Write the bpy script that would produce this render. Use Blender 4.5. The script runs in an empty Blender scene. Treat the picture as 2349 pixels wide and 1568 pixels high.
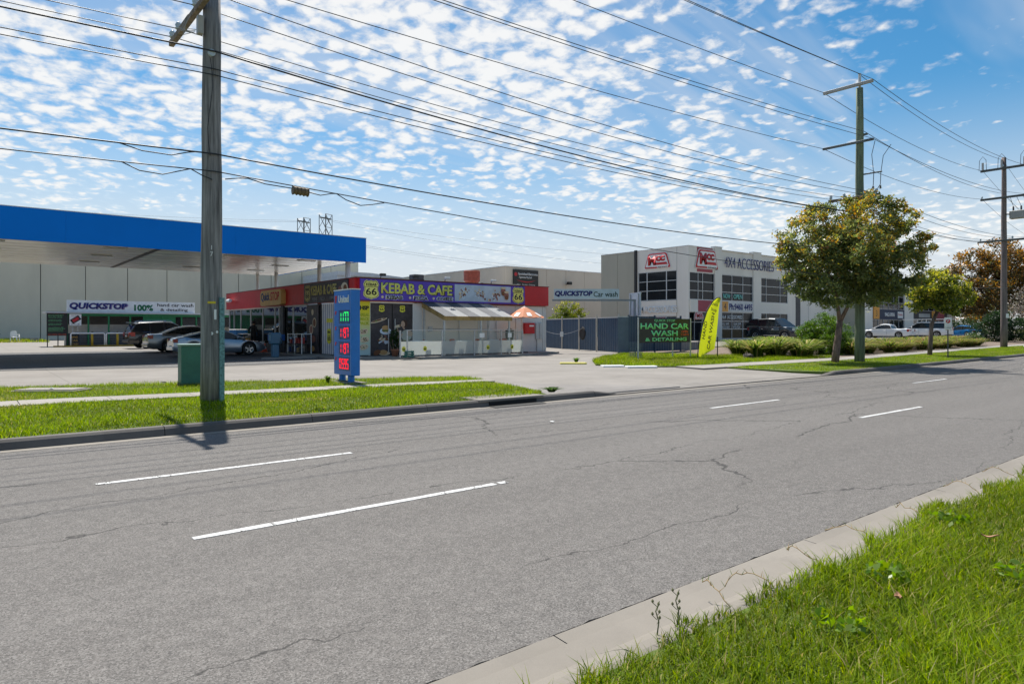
import bpy, bmesh, math, random
import numpy as np
from mathutils import Vector, Matrix
R = math.radians
sc = bpy.context.scene
col = sc.collection
# ------------------------------------------------------------------ camera
cam = bpy.data.objects.new('camera', bpy.data.cameras.new('camera'))
col.objects.link(cam)
cam.data.sensor_width = 36.0
cam.data.lens = 24.0
cam.data.shift_y = -0.0132
cam.data.clip_start = 0.05
cam.data.clip_end = 5000
cam.location = (0, 0, 1.65)
cam.rotation_euler = (R(90), 0, R(50.95 - 90))
sc.camera = cam
# ------------------------------------------------------------------ sky and sun
SUN_EL = R(62)
SUN_DIR = Vector((0.25 * math.cos(SUN_EL), 0.968 * math.cos(SUN_EL), math.sin(SUN_EL)))
world = bpy.data.worlds.new('World')
sc.world = world
world.use_nodes = True
nt = world.node_tree
nt.nodes.clear()
def wn(t, **k):
    n = nt.nodes.new(t)
    for a, b in k.items(): setattr(n, a, b)
    return n
def wmath(op, a, b=None, c=None):
    n = wn('ShaderNodeMath', operation=op)
    for i, v in enumerate((a, b, c)):
        if v is None: continue
        if isinstance(v, (int, float)): n.inputs[i].default_value = v
        else: nt.links.new(v, n.inputs[i])
    return n.outputs[0]
def wrange(v, a, b, c=0., d=1., smooth=True):
    n = wn('ShaderNodeMapRange', interpolation_type='SMOOTHSTEP' if smooth else 'LINEAR')
    nt.links.new(v, n.inputs['Value'])
    for k, x in zip(('From Min', 'From Max', 'To Min', 'To Max'), (a, b, c, d)): n.inputs[k].default_value = x
    return n.outputs['Result']
def wmix(f, a, b):
    n = wn('ShaderNodeMix', data_type='RGBA')
    for s, v in ((n.inputs[0], f), (n.inputs[6], a), (n.inputs[7], b)):
        if isinstance(v, (tuple, list)): s.default_value = (*v, 1)
        elif isinstance(v, (int, float)): s.default_value = v
        else: nt.links.new(v, s)
    return n.outputs[2]
BROAD_OFF = (4.3, .45, 0)
sky = wn('ShaderNodeTexSky', sky_type='NISHITA', sun_disc=False)
sky.sun_elevation = SUN_EL
sky.sun_rotation = math.atan2(SUN_DIR.x, SUN_DIR.y)
sky.air_density = 1.0
sky.dust_density = 0.6
sky.ozone_density = 2.0
tc = wn('ShaderNodeTexCoord')
sep = wn('ShaderNodeSeparateXYZ')
nt.links.new(tc.outputs['Generated'], sep.inputs[0])
zz = wmath('ADD', wmath('MAXIMUM', sep.outputs[2], 0.0), 0.17)
cmb = wn('ShaderNodeCombineXYZ')
nt.links.new(wmath('DIVIDE', sep.outputs[0], zz), cmb.inputs[0])
nt.links.new(wmath('DIVIDE', sep.outputs[1], zz), cmb.inputs[1])
def wnoise(scale, detail, rough, dist=0., off=(0, 0, 0), st=(1, 1, 1), rot=0):
    mp = wn('ShaderNodeMapping')
    mp.inputs['Location'].default_value = off
    mp.inputs['Rotation'].default_value = (0, 0, rot)
    mp.inputs['Scale'].default_value = st
    nt.links.new(cmb.outputs[0], mp.inputs[0])
    n = wn('ShaderNodeTexNoise', noise_dimensions='2D')
    n.inputs['Scale'].default_value = scale
    n.inputs['Detail'].default_value = detail
    n.inputs['Roughness'].default_value = rough
    n.inputs['Distortion'].default_value = dist
    nt.links.new(mp.outputs[0], n.inputs['Vector'])
    return n.outputs['Fac']
broad = wnoise(0.55, 2, .45, .3, BROAD_OFF, (1, 1, 1), .4)
warp = wn('ShaderNodeTexNoise', noise_dimensions='2D')
warp.inputs['Scale'].default_value = 7
warp.inputs['Detail'].default_value = 3
nt.links.new(cmb.outputs[0], warp.inputs['Vector'])
wv = wn('ShaderNodeVectorMath', operation='MULTIPLY_ADD')
nt.links.new(warp.outputs['Color'], wv.inputs[0])
wv.inputs[1].default_value = (.13, .13, 0)
nt.links.new(cmb.outputs[0], wv.inputs[2])
vor = wn('ShaderNodeTexVoronoi', voronoi_dimensions='2D', feature='SMOOTH_F1')
vor.inputs['Scale'].default_value = 12.5
vor.inputs['Smoothness'].default_value = .35
nt.links.new(wv.outputs[0], vor.inputs['Vector'])
fbm = wnoise(26, 6, .62, .2)
cell = wrange(vor.outputs['Distance'], .05, .62, 1., 0., False)
vor2 = wn('ShaderNodeTexVoronoi', voronoi_dimensions='2D', feature='SMOOTH_F1')
vor2.inputs['Scale'].default_value = 24
vor2.inputs['Smoothness'].default_value = .4
nt.links.new(wv.outputs[0], vor2.inputs['Vector'])
cell2 = wrange(vor2.outputs['Distance'], .05, .62, 1., 0., False)
lump = wnoise(5, 3, .5, .4, (1, 2, 0))
cells = wmath('ADD', wmath('MULTIPLY', cell, .34), wmath('MULTIPLY', cell2, .17))
puff = wmath('MULTIPLY_ADD', fbm, .62, wmath('MULTIPLY_ADD', lump, .45, wmath('SUBTRACT', cells, .10)))
a = wmath('MULTIPLY_ADD', wmath('SUBTRACT', broad, .5), 1.15, puff)
puffs = wrange(a, .55, 1.06)
wisp = wnoise(.8, 5, .6, .7, (2, 5, 0), (.4, 1.5, 1), .9)
wis = wmath('MULTIPLY', wrange(wisp, .45, .75), .5)
cov = wmath('MAXIMUM', puffs, wis)
hz = wrange(sep.outputs[2], .04, .32, .96, 0.)
cov = wmath('MAXIMUM', cov, hz)
cov = wmath('MULTIPLY', cov, .94)
shade = wrange(a, .62, 1.12)
ccol = wmix(shade, (2.1, 2.2, 2.36), (2.78, 2.77, 2.73))
skyc = wn('ShaderNodeHueSaturation')
skyc.inputs['Saturation'].default_value = 1.42
skyc.inputs['Value'].default_value = 0.35
skyc.inputs['Hue'].default_value = 0.489
nt.links.new(sky.outputs[0], skyc.inputs['Color'])
fin = wmix(cov, skyc.outputs[0], ccol)
bg = wn('ShaderNodeBackground')
bg.inputs['Strength'].default_value = 0.1
nt.links.new(fin, bg.inputs['Color'])
wo = wn('ShaderNodeOutputWorld')
nt.links.new(bg.outputs[0], wo.inputs[0])
sun = bpy.data.objects.new('sun', bpy.data.lights.new('sun', 'SUN'))
col.objects.link(sun)
sun.data.energy = 2.0
sun.data.angle = R(0.53)
sun.data.color = (1.0, .955, .88)
sun.rotation_euler = (-SUN_DIR).to_track_quat('-Z', 'Y').to_euler()
sun.location = (0, 40, 60)
# ------------------------------------------------------------------ exposure
vs = sc.view_settings
vs.view_transform = 'Standard'
vs.look = 'None'
vs.exposure = 1.8
vs.gamma = 1.0
vs.use_curve_mapping = False
sc.cycles.use_denoising = True
sc.cycles.denoising_prefilter = 'ACCURATE'
sc.cycles.sample_clamp_indirect = 6
sc.cycles.max_bounces = 8
sc.cycles.transparent_max_bounces = 16
sc.cycles.caustics_reflective = False
sc.cycles.caustics_refractive = False
# ------------------------------------------------------------------ helpers
rnd = random.Random(7)
def ip(x, pts):
    if x <= pts[0][0]: return pts[0][1]
    for (a, b), (c, d) in zip(pts, pts[1:]):
        if x <= c: return b + (d - b) * (x - a) / (c - a) if c > a else d
    return pts[-1][1]
def smooth(t):
    t = max(0., min(1., t)); return t * t * (3 - 2 * t)
MATS = {}
def M(name, c=(.5, .5, .5), rough=.6, metal=0., var=.08, scale=2.5, bump=0., bscale=80, emit=None, estr=1., spec=.5,
      coat=0., streak=0., wear=None, ior=None):
    if name in MATS: return MATS[name]
    m = bpy.data.materials.new(name); m.use_nodes = True
    n = m.node_tree.nodes; l = m.node_tree.links
    p = n['Principled BSDF']
    p.inputs['Roughness'].default_value = rough
    p.inputs['Metallic'].default_value = metal
    p.inputs['Specular IOR Level'].default_value = spec
    p.inputs['Coat Weight'].default_value = coat
    p.inputs['Coat Roughness'].default_value = .04
    if ior: p.inputs['IOR'].default_value = ior
    g = n.new('ShaderNodeNewGeometry')
    t = n.new('ShaderNodeTexNoise'); t.inputs['Scale'].default_value = scale; t.inputs['Detail'].default_value = 6
    t.inputs['Roughness'].default_value = .65
    src = g.outputs['Position']
    if streak:
        mp = n.new('ShaderNodeMapping'); mp.inputs['Scale'].default_value = (1, 1, streak)
        l.new(src, mp.inputs[0]); src = mp.outputs[0]
    l.new(src, t.inputs['Vector'])
    mx = n.new('ShaderNodeMix'); mx.data_type = 'RGBA'
    lo = tuple(max(0, v * (1 - var * 1.6)) for v in c); hi = tuple(min(1, v * (1 + var)) for v in c)
    if wear: lo = wear
    mx.inputs[6].default_value = (*lo, 1); mx.inputs[7].default_value = (*hi, 1)
    r = n.new('ShaderNodeMapRange'); r.inputs['From Min'].default_value = .3; r.inputs['From Max'].default_value = .68
    l.new(t.outputs['Fac'], r.inputs['Value']); l.new(r.outputs[0], mx.inputs[0])
    l.new(mx.outputs[2], p.inputs['Base Color'])
    if bump:
        b = n.new('ShaderNodeBump'); b.inputs['Strength'].default_value = bump; b.inputs['Distance'].default_value = .01
        t2 = n.new('ShaderNodeTexNoise'); t2.inputs['Scale'].default_value = bscale; t2.inputs['Detail'].default_value = 3
        l.new(src, t2.inputs['Vector']); l.new(t2.outputs['Fac'], b.inputs['Height']); l.new(b.outputs[0], p.inputs['Normal'])
    if emit:
        p.inputs['Emission Color'].default_value = (*emit, 1); p.inputs['Emission Strength'].default_value = estr
    MATS[name] = m
    return m
def see_through(name, c, alpha, rough=.3, trans=.3):
    """thin film: part clear, part white diffuse / translucent, with a gloss"""
    if name in MATS: return MATS[name]
    m = bpy.data.materials.new(name); m.use_nodes = True
    n = m.node_tree.nodes; l = m.node_tree.links; n.clear()
    o = n.new('ShaderNodeOutputMaterial'); tr = n.new('ShaderNodeBsdfTransparent')
    tr.inputs[0].default_value = (.93, .96, .95, 1)
    p = n.new('ShaderNodeBsdfPrincipled'); p.inputs['Base Color'].default_value = (*c, 1); p.inputs['Roughness'].default_value = rough
    tl = n.new('ShaderNodeBsdfTranslucent'); tl.inputs[0].default_value = (*c, 1)
    a = n.new('ShaderNodeMixShader'); a.inputs[0].default_value = trans
    l.new(p.outputs[0], a.inputs[1]); l.new(tl.outputs[0], a.inputs[2])
    b = n.new('ShaderNodeMixShader'); b.inputs[0].default_value = alpha
    l.new(tr.outputs[0], b.inputs[1]); l.new(a.outputs[0], b.inputs[2]); l.new(b.outputs[0], o.inputs[0])
    MATS[name] = m
    return m
def leafmat(name, trans=.35, rough=.45, spec=.4):
    """leaf colour comes from the per-leaf attribute 'leaf' (each leaf its own pigment)"""
    if name in MATS: return MATS[name]
    m = bpy.data.materials.new(name); m.use_nodes = True
    n = m.node_tree.nodes; l = m.node_tree.links; n.clear()
    o = n.new('ShaderNodeOutputMaterial'); a = n.new('ShaderNodeAttribute'); a.attribute_name = 'leaf'
    p = n.new('ShaderNodeBsdfPrincipled'); p.inputs['Roughness'].default_value = rough; p.inputs['Specular IOR Level'].default_value = spec
    tl = n.new('ShaderNodeBsdfTranslucent')
    hs = n.new('ShaderNodeHueSaturation'); hs.inputs['Saturation'].default_value = 1.15; hs.inputs['Value'].default_value = 1.5
    l.new(a.outputs['Color'], p.inputs['Base Color']); l.new(a.outputs['Color'], hs.inputs['Color']); l.new(hs.outputs[0], tl.inputs[0])
    x = n.new('ShaderNodeMixShader'); x.inputs[0].default_value = trans
    l.new(p.outputs[0], x.inputs[1]); l.new(tl.outputs[0], x.inputs[2]); l.new(x.outputs[0], o.inputs[0])
    MATS[name] = m
    return m
class MB:
    def __init__(s): s.v = []; s.f = []; s.m = []
    def add(s, vs, fs, mi=0):
        b = len(s.v); s.v += [tuple(v) for v in vs]; s.f += [tuple(i + b for i in f) for f in fs]; s.m += [mi] * len(fs); return s
    def box(s, x0, x1, y0, y1, z0, z1, mi=0):
        return s.add([(x, y, z) for z in (z0, z1) for y in (y0, y1) for x in (x0, x1)],
                     [(0, 2, 3, 1), (4, 5, 7, 6), (0, 1, 5, 4), (1, 3, 7, 5), (3, 2, 6, 7), (2, 0, 4, 6)], mi)
    def prism(s, poly, a, b, axis='y', mi=0):
        def p(u, w, t): return (u, t, w) if axis == 'y' else (t, u, w) if axis == 'x' else (u, w, t)
        n = len(poly)
        vs = [p(u, w, a) for u, w in poly] + [p(u, w, b) for u, w in poly]
        fs = [tuple(range(n)), tuple(range(2 * n - 1, n - 1, -1))] + [(i, n + i, n + (i + 1) % n, (i + 1) % n) for i in range(n)]
        return s.add(vs, fs, mi)
    def tube(s, pts, r, n=8, mi=0, cap=True):
        pts = [Vector(p) for p in pts]; rs = r if isinstance(r, (list, tuple)) else [r] * len(pts)
        up = None; rings = []
        for i, p in enumerate(pts):
            d = (pts[min(i + 1, len(pts) - 1)] - pts[max(i - 1, 0)]).normalized()
            if up is None:
                up = d.cross(Vector((0, 0, 1)) if abs(d.z) < .9 else Vector((1, 0, 0))).normalized()
            else:
                up = (up - d * up.dot(d)).normalized()
            w = d.cross(up)
            rings.append([p + (up * math.cos(2 * math.pi * k / n) + w * math.sin(2 * math.pi * k / n)) * rs[i] for k in range(n)])
        vs = [v for g in rings for v in g]
        fs = [(i * n + k, i * n + (k + 1) % n, (i + 1) * n + (k + 1) % n, (i + 1) * n + k) for i in range(len(pts) - 1) for k in range(n)]
        if cap: fs += [tuple(range(n - 1, -1, -1)), tuple((len(pts) - 1) * n + k for k in range(n))]
        return s.add(vs, fs, mi)
    def bar(s, a, b, w, h=None, mi=0):
        a, b = Vector(a), Vector(b); d = (b - a).normalized()
        u = d.cross(Vector((0, 0, 1)) if abs(d.z) < .95 else Vector((0, 1, 0))).normalized(); t = u.cross(d); h = h or w
        vs = [p + u * (w / 2 * i) + t * (h / 2 * j) for p in (a, b) for i, j in ((-1, -1), (1, -1), (1, 1), (-1, 1))]
        return s.add(vs, [(0, 1, 2, 3), (7, 6, 5, 4), (0, 4, 5, 1), (1, 5, 6, 2), (2, 6, 7, 3), (3, 7, 4, 0)], mi)
    def lathe(s, prof, c=(0, 0, 0), n=16, axis='z', mi=0):
        def p(r, t, a):
            u, w = r * math.cos(a), r * math.sin(a)
            q = (u, w, t) if axis == 'z' else (u, t, w) if axis == 'y' else (t, u, w)
            return (q[0] + c[0], q[1] + c[1], q[2] + c[2])
        vs = [p(r, t, 2 * math.pi * k / n) for r, t in prof for k in range(n)]
        fs = [(i * n + k, i * n + (k + 1) % n, (i + 1) * n + (k + 1) % n, (i + 1) * n + k) for i in range(len(prof) - 1) for k in range(n)]
        fs += [tuple(range(n - 1, -1, -1)), tuple((len(prof) - 1) * n + k for k in range(n))]
        return s.add(vs, fs, mi)
    def disc(s, c, r, u, v, nrm, t=.004, n=20, mi=0, ry=None):
        c, u, v, nrm = map(Vector, (c, u, v, nrm)); ry = ry or r
        ring = [c + u * (r * math.cos(2 * math.pi * k / n)) + v * (ry * math.sin(2 * math.pi * k / n)) for k in range(n)]
        return s.plate(ring, nrm * t, mi)
    def plate(s, ring, off, mi=0):
        ring = [Vector(p) for p in ring]; off = Vector(off); n = len(ring)
        vs = ring + [p + off for p in ring]
        return s.add(vs, [tuple(range(n - 1, -1, -1)), tuple(range(n, 2 * n))] + [(i, (i + 1) % n, n + (i + 1) % n, n + i) for i in range(n)], mi)
    def build(s, name, mats, parent=None, loc=(0, 0, 0), rz=0, sm=False, bevel=0., seg=1, **tags):
        me = bpy.data.meshes.new(name)
        me.from_pydata(s.v, [], s.f)
        mats = mats if isinstance(mats, (list, tuple)) else [mats]
        for m in mats: me.materials.append(m)
        me.polygons.foreach_set('material_index', s.m)
        bm = bmesh.new(); bm.from_mesh(me)
        bmesh.ops.recalc_face_normals(bm, faces=bm.faces)
        if bevel:
            ed = [e for e in bm.edges if len(e.link_faces) == 2 and e.calc_face_angle(0) > .6]
            bmesh.ops.bevel(bm, geom=ed, offset=bevel, segments=seg, affect='EDGES', profile=.6, clamp_overlap=True)
        bm.to_mesh(me); bm.free()
        if sm: me.polygons.foreach_set('use_smooth', [True] * len(me.polygons))
        return place(name, me, parent, loc, rz, **tags)
def place(name, me, parent=None, loc=(0, 0, 0), rz=0, **tags):
    o = bpy.data.objects.new(name, me); col.objects.link(o)
    o.parent = parent; o.location = loc
    if rz: o.rotation_euler.z = rz
    for k, v in tags.items():
        if v: o[k] = v
    return o
def thing(name, label, category, loc=(0, 0, 0), rz=0, group=None):
    return place(name, None, None, loc, rz, label=label, category=category, group=group)
def BX(name, mat, parent, x0, x1, y0, y1, z0, z1, bevel=0., **k):
    return MB().box(x0, x1, y0, y1, z0, z1).build(name, mat, parent, bevel=bevel, **k)
X, Y, Z = Vector((1, 0, 0)), Vector((0, 1, 0)), Vector((0, 0, 1))
FRONT = (X, Z)            # faces the road (-y): reads left to right along +x
SIDE = (-Y, Z)            # faces -x
def text(parent, s, pos, h, mat, w=None, uv=FRONT, bold=0., shear=0., ext=.006, al='C', name='lettering', sp=1., lead=1.):
    """solid lettering; pos = bottom centre (al C) or bottom left (al L) of the words, h = overall height in metres"""
    cu = bpy.data.curves.new('t', 'FONT'); cu.body = s; cu.size = 1; cu.offset = bold; cu.shear = shear
    cu.resolution_u = 3; cu.space_character = sp; cu.space_line = lead; cu.align_x = 'CENTER' if al == 'C' else 'LEFT'
    ob = bpy.data.objects.new('t', cu)
    me = bpy.data.meshes.new_from_object(ob)
    bpy.data.objects.remove(ob); bpy.data.curves.remove(cu)
    n = len(me.vertices); co = np.zeros(n * 3); me.vertices.foreach_get('co', co); co = co.reshape(-1, 3)
    mn, mx = co.min(0), co.max(0)
    ky = h / max(mx[1] - mn[1], 1e-6); kx = w / max(mx[0] - mn[0], 1e-6) if w else ky
    ax = (mn[0] + mx[0]) / 2 if al == 'C' else mn[0]
    u, v = uv; nr = Vector(u).cross(Vector(v))
    bm = bmesh.new(); bm.from_mesh(me); bmesh.ops.dissolve_limit(bm, angle_limit=.01, verts=bm.verts, edges=bm.edges)
    ex = bmesh.ops.extrude_face_region(bm, geom=bm.faces[:])
    for g in ex['geom']:
        if isinstance(g, bmesh.types.BMVert): g.co.z += 1
    for q in bm.verts:
        c = q.co.copy()
        q.co = Vector(u) * ((c.x - ax) * kx) + Vector(v) * ((c.y - mn[1]) * ky) + nr * (ext * c.z)
    bmesh.ops.recalc_face_normals(bm, faces=bm.faces)
    bm.to_mesh(me); bm.free()
    me.materials.clear(); me.materials.append(mat); me.name = name
    return place(name, me, parent, pos)
def soup(name, V, F, mat, parent=None, colr=None, sm=False, **tags):
    """big numpy mesh: V (n,3), F (m,k); colr (n,3) goes to the attribute 'leaf'"""
    me = bpy.data.meshes.new(name); n, (m, k) = len(V), F.shape
    me.vertices.add(n); me.vertices.foreach_set('co', V.astype(np.float32).ravel())
    me.loops.add(m * k); me.loops.foreach_set('vertex_index', F.astype(np.int32).ravel())
    me.polygons.add(m); me.polygons.foreach_set('loop_start', np.arange(0, m * k, k, dtype=np.int32))
    me.update(calc_edges=True)
    if colr is not None:
        at = me.attributes.new('leaf', 'FLOAT_COLOR', 'POINT')
        at.data.foreach_set('color', np.c_[colr, np.ones(n)].astype(np.float32).ravel())
    if sm: me.polygons.foreach_set('use_smooth', [True] * m)
    me.materials.append(mat)
    return place(name, me, parent, **tags)
def join_soups(parts):
    b = 0; VV = []; FF = []; CC = []
    for v, f, c in parts: VV.append(v); FF.append(f + b); CC.append(c); b += len(v)
    return np.concatenate(VV), np.concatenate(FF), np.concatenate(CC)
# ------------------------------------------------------------------ ground heights
def kd(x): return 11.5 + .035 * max(0., x - 28)          # face of the far kerb
def gz(x, y):
    b = ip(y, [(11.3, .02), (13, .09), (17, .18), (28, .25), (60, .42), (95, .5)])
    return b + .30 * smooth((x - 31) / 8) * smooth((y - 19) / 8)
def vz(x, y):
    return max(gz(x, y) + .03, ip(y - kd(x), [(0, .14), (4.5, .2), (9, .245), (14, .27)]))
def frange(a, b, st):
    n = max(1, int(round((b - a) / st))); return [a + (b - a) * i / n for i in range(n + 1)]
def strip(name, xs, y0, y1, mat, zf, ny=8, skirt=.12, parent=None, **tags):
    mb = MB(); n = ny + 1
    vs = []
    for x in xs:
        a, b = y0(x), y1(x)
        for j in range(n):
            y = a + (b - a) * j / ny; vs.append((x, y, zf(x, y)))
    fs = [(i * n + j, (i + 1) * n + j, (i + 1) * n + j + 1, i * n + j + 1) for i in range(len(xs) - 1) for j in range(ny)]
    if skirt:
        b = len(vs); rim = [i * n for i in range(len(xs))] + [(len(xs) - 1) * n + j for j in range(1, n)] \
            + [i * n + ny for i in range(len(xs) - 2, -1, -1)] + [j for j in range(ny - 1, 0, -1)]
        for k in rim: vs.append((vs[k][0], vs[k][1], vs[k][2] - skirt))
        m = len(rim)
        fs += [(rim[k], b + k, b + (k + 1) % m, rim[(k + 1) % m]) for k in range(m)]
    mb.add(vs, fs)
    return mb.build(name, mat, parent, sm=False, **tags)
# ------------------------------------------------------------------ ground materials
def nodes(name):
    m = bpy.data.materials.new(name); m.use_nodes = True
    t = m.node_tree
    return m, t, t.nodes['Principled BSDF']
def N(t, typ, **k):
    n = t.nodes.new(typ)
    for a, b in k.items():
        if a in n.inputs.keys(): n.inputs[a].default_value = b
        else: setattr(n, a, b)
    return n
def mth(t, op, a, b=None):
    n = t.nodes.new('ShaderNodeMath'); n.operation = op
    for i, v in enumerate((a, b)):
        if v is None: continue
        if isinstance(v, (int, float)): n.inputs[i].default_value = v
        else: t.links.new(v, n.inputs[i])
    return n.outputs[0]
def rng(t, v, a, b, c=0., d=1.):
    n = t.nodes.new('ShaderNodeMapRange'); t.links.new(v, n.inputs[0])
    for i, x in enumerate((a, b, c, d)): n.inputs[i + 1].default_value = x
    return n.outputs[0]
def mixc(t, f, a, b):
    n = t.nodes.new('ShaderNodeMix'); n.data_type = 'RGBA'
    for s, v in ((n.inputs[0], f), (n.inputs[6], a), (n.inputs[7], b)):
        if isinstance(v, (tuple, list)): s.default_value = (*v, 1)
        elif isinstance(v, (int, float)): s.default_value = v
        else: t.links.new(v, s)
    return n.outputs[2]
def noise(t, pos, scale, detail=4, rough=.6, st=(1, 1, 1), dist=0., out='Fac'):
    mp = t.nodes.new('ShaderNodeMapping'); mp.inputs['Scale'].default_value = st
    t.links.new(pos, mp.inputs[0])
    n = t.nodes.new('ShaderNodeTexNoise')
    n.inputs['Scale'].default_value = scale; n.inputs['Detail'].default_value = detail
    n.inputs['Roughness'].default_value = rough; n.inputs['Distortion'].default_value = dist
    t.links.new(mp.outputs[0], n.inputs['Vector'])
    return n.outputs[out]
def asphalt(name, dark, light, crack=1., rough=.85):
    m, t, p = nodes(name)
    pos = N(t, 'ShaderNodeNewGeometry').outputs['Position']
    big = noise(t, pos, .35, 4, .6, (.35, 1, 1))
    c = mixc(t, rng(t, big, .3, .7), dark, light)
    band = noise(t, pos, .9, 3, .55, (.012, 1, 1))
    c = mixc(t, rng(t, band, .36, .64, .0, .34), c, tuple(v * .72 for v in dark))
    spots = noise(t, pos, 1.7, 4, .6)
    c = mixc(t, rng(t, spots, .68, .78, 0., .35), c, tuple(v * .5 for v in dark))
    v = N(t, 'ShaderNodeTexVoronoi', Scale=135.); t.links.new(pos, v.inputs['Vector'])
    sv = N(t, 'ShaderNodeSeparateColor'); t.links.new(v.outputs['Color'], sv.inputs[0])
    g1 = sv.outputs[0]
    c = mixc(t, mth(t, 'MULTIPLY', mth(t, 'GREATER_THAN', g1, .80), .45), c, (.30, .285, .265))
    c = mixc(t, mth(t, 'MULTIPLY', mth(t, 'LESS_THAN', g1, .26), .5), c, (.035, .033, .031))
    mid = noise(t, pos, 9, 3, .6)
    c = mixc(t, rng(t, mid, .38, .62, .22, 0), c, (.05, .048, .046))
    if crack:
        wv = noise(t, pos, .8, 4, .6, out='Color')
        va = N(t, 'ShaderNodeVectorMath', operation='MULTIPLY_ADD')
        t.links.new(wv, va.inputs[0]); va.inputs[1].default_value = (1.4, .9, 0); t.links.new(pos, va.inputs[2])
        jag = noise(t, pos, 5, 3, .7, out='Color')
        vb = N(t, 'ShaderNodeVectorMath', operation='MULTIPLY_ADD')
        t.links.new(jag, vb.inputs[0]); vb.inputs[1].default_value = (.16, .16, 0); t.links.new(va.outputs[0], vb.inputs[2])
        mp = N(t, 'ShaderNodeMapping'); mp.inputs['Scale'].default_value = (.11, .42, 1); t.links.new(vb.outputs[0], mp.inputs[0])
        vo = N(t, 'ShaderNodeTexVoronoi', feature='DISTANCE_TO_EDGE', Scale=1.); t.links.new(mp.outputs[0], vo.inputs['Vector'])
        line = rng(t, vo.outputs['Distance'], .0014, .0044, 1., 0.)
        msk = rng(t, noise(t, pos, .45, 2, .5), .36, .47)
        line = mth(t, 'MULTIPLY', mth(t, 'MULTIPLY', line, msk), .74 * crack)
        c = mixc(t, line, c, (.018, .017, .016))
        # faint tyre lines along the road
        sx = noise(t, pos, 1., 5, .75, (.05, 7, 1))
        c = mixc(t, rng(t, sx, .6, .78, 0., .2), c, (.045, .044, .043))
    t.links.new(c, p.inputs['Base Color'])
    p.inputs['Roughness'].default_value = rough
    p.inputs['Specular IOR Level'].default_value = .3
    b = N(t, 'ShaderNodeBump', Strength=.6, Distance=.006)
    t.links.new(g1, b.inputs['Height']); t.links.new(b.outputs[0], p.inputs['Normal'])
    return m
def concrete(name, lo, hi, stain=(.2, .18, .16), joint=None, marks=0.):
    m, t, p = nodes(name)
    pos = N(t, 'ShaderNodeNewGeometry').outputs['Position']
    c = mixc(t, rng(t, noise(t, pos, .5, 6, .65), .3, .7), lo, hi)
    c = mixc(t, rng(t, noise(t, pos, 2.6, 5, .7), .55, .8, 0., .35), c, stain)
    c = mixc(t, rng(t, noise(t, pos, 160, 2, .6), .3, .7, .25, 0.), c, stain)
    if marks:
        sx = noise(t, pos, 1.1, 5, .7, (.16, 2.4, 1), 1.2)
        c = mixc(t, rng(t, sx, .58, .7, 0., marks), c, (.1, .095, .09))
    if joint:
        s = N(t, 'ShaderNodeSeparateXYZ'); t.links.new(pos, s.inputs[0])
        for i in (0, 1):
            f = mth(t, 'FRACT', mth(t, 'DIVIDE', s.outputs[i], joint))
            d = mth(t, 'ABSOLUTE', mth(t, 'SUBTRACT', f, .5))
            c = mixc(t, mth(t, 'MULTIPLY', mth(t, 'LESS_THAN', d, .010 / joint), .6), c, (.09, .08, .07))
    t.links.new(c, p.inputs['Base Color']); p.inputs['Roughness'].default_value = .82
    p.inputs['Specular IOR Level'].default_value = .3
    b = N(t, 'ShaderNodeBump', Strength=.25, Distance=.004)
    t.links.new(noise(t, pos, 220, 2, .6), b.inputs['Height']); t.links.new(b.outputs[0], p.inputs['Normal'])
    return m
def soil(name, a, b, c3):
    m, t, p = nodes(name)
    pos = N(t, 'ShaderNodeNewGeometry').outputs['Position']
    c = mixc(t, rng(t, noise(t, pos, 3, 6, .7), .35, .65), a, b)
    c = mixc(t, rng(t, noise(t, pos, 38, 4, .7), .5, .72), c, c3)
    t.links.new(c, p.inputs['Base Color']); p.inputs['Roughness'].default_value = .95
    bm_ = N(t, 'ShaderNodeBump', Strength=.8, Distance=.02)
    t.links.new(noise(t, pos, 45, 4, .7), bm_.inputs['Height']); t.links.new(bm_.outputs[0], p.inputs['Normal'])
    return m
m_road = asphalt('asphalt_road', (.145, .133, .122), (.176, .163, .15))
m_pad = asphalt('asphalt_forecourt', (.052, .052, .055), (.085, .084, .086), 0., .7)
m_conc = concrete('forecourt_concrete', (.20, .182, .16), (.285, .262, .235), (.13, .115, .1), 4.6, .4)
m_kerb = concrete('kerb_concrete', (.20, .18, .152), (.28, .252, .215), (.14, .125, .11))
m_kerbd = concrete('shaded_kerb_concrete', (.085, .078, .07), (.17, .155, .14), (.045, .04, .036))  # kerb concrete darkened, the far kerb face's shade is put into the colour
m_path = concrete('footpath_concrete', (.25, .23, .205), (.34, .315, .285), (.22, .2, .17))
m_turf = soil('turf_soil', (.075, .12, .012), (.10, .155, .018), (.14, .125, .05))
m_dirt = soil('garden_dirt', (.15, .11, .08), (.22, .165, .125), (.09, .065, .05))
m_land = soil('far_land', (.14, .13, .07), (.2, .18, .1), (.1, .1, .05))
def worn_paint():
    m, t, p = nodes('road_paint')
    pos = N(t, 'ShaderNodeNewGeometry').outputs['Position']
    c = mixc(t, rng(t, noise(t, pos, 6, 4, .7), .3, .7), (.46, .455, .44), (.66, .655, .64))
    c = mixc(t, rng(t, noise(t, pos, 55, 3, .7), .60, .68), c, (.14, .13, .12))
    cr_ = noise(t, pos, 2.2, 3, .6, (2.2, .5, 1))
    d = mth(t, 'ABSOLUTE', mth(t, 'SUBTRACT', cr_, .5))
    c = mixc(t, rng(t, d, .004, .010, 1., 0.), c, (.09, .085, .08))
    t.links.new(c, p.inputs['Base Color']); p.inputs['Roughness'].default_value = .7
    return m
m_line = worn_paint()
m_linew = M('bay_paint', (.55, .55, .54), .7, var=.2, scale=8)
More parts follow.
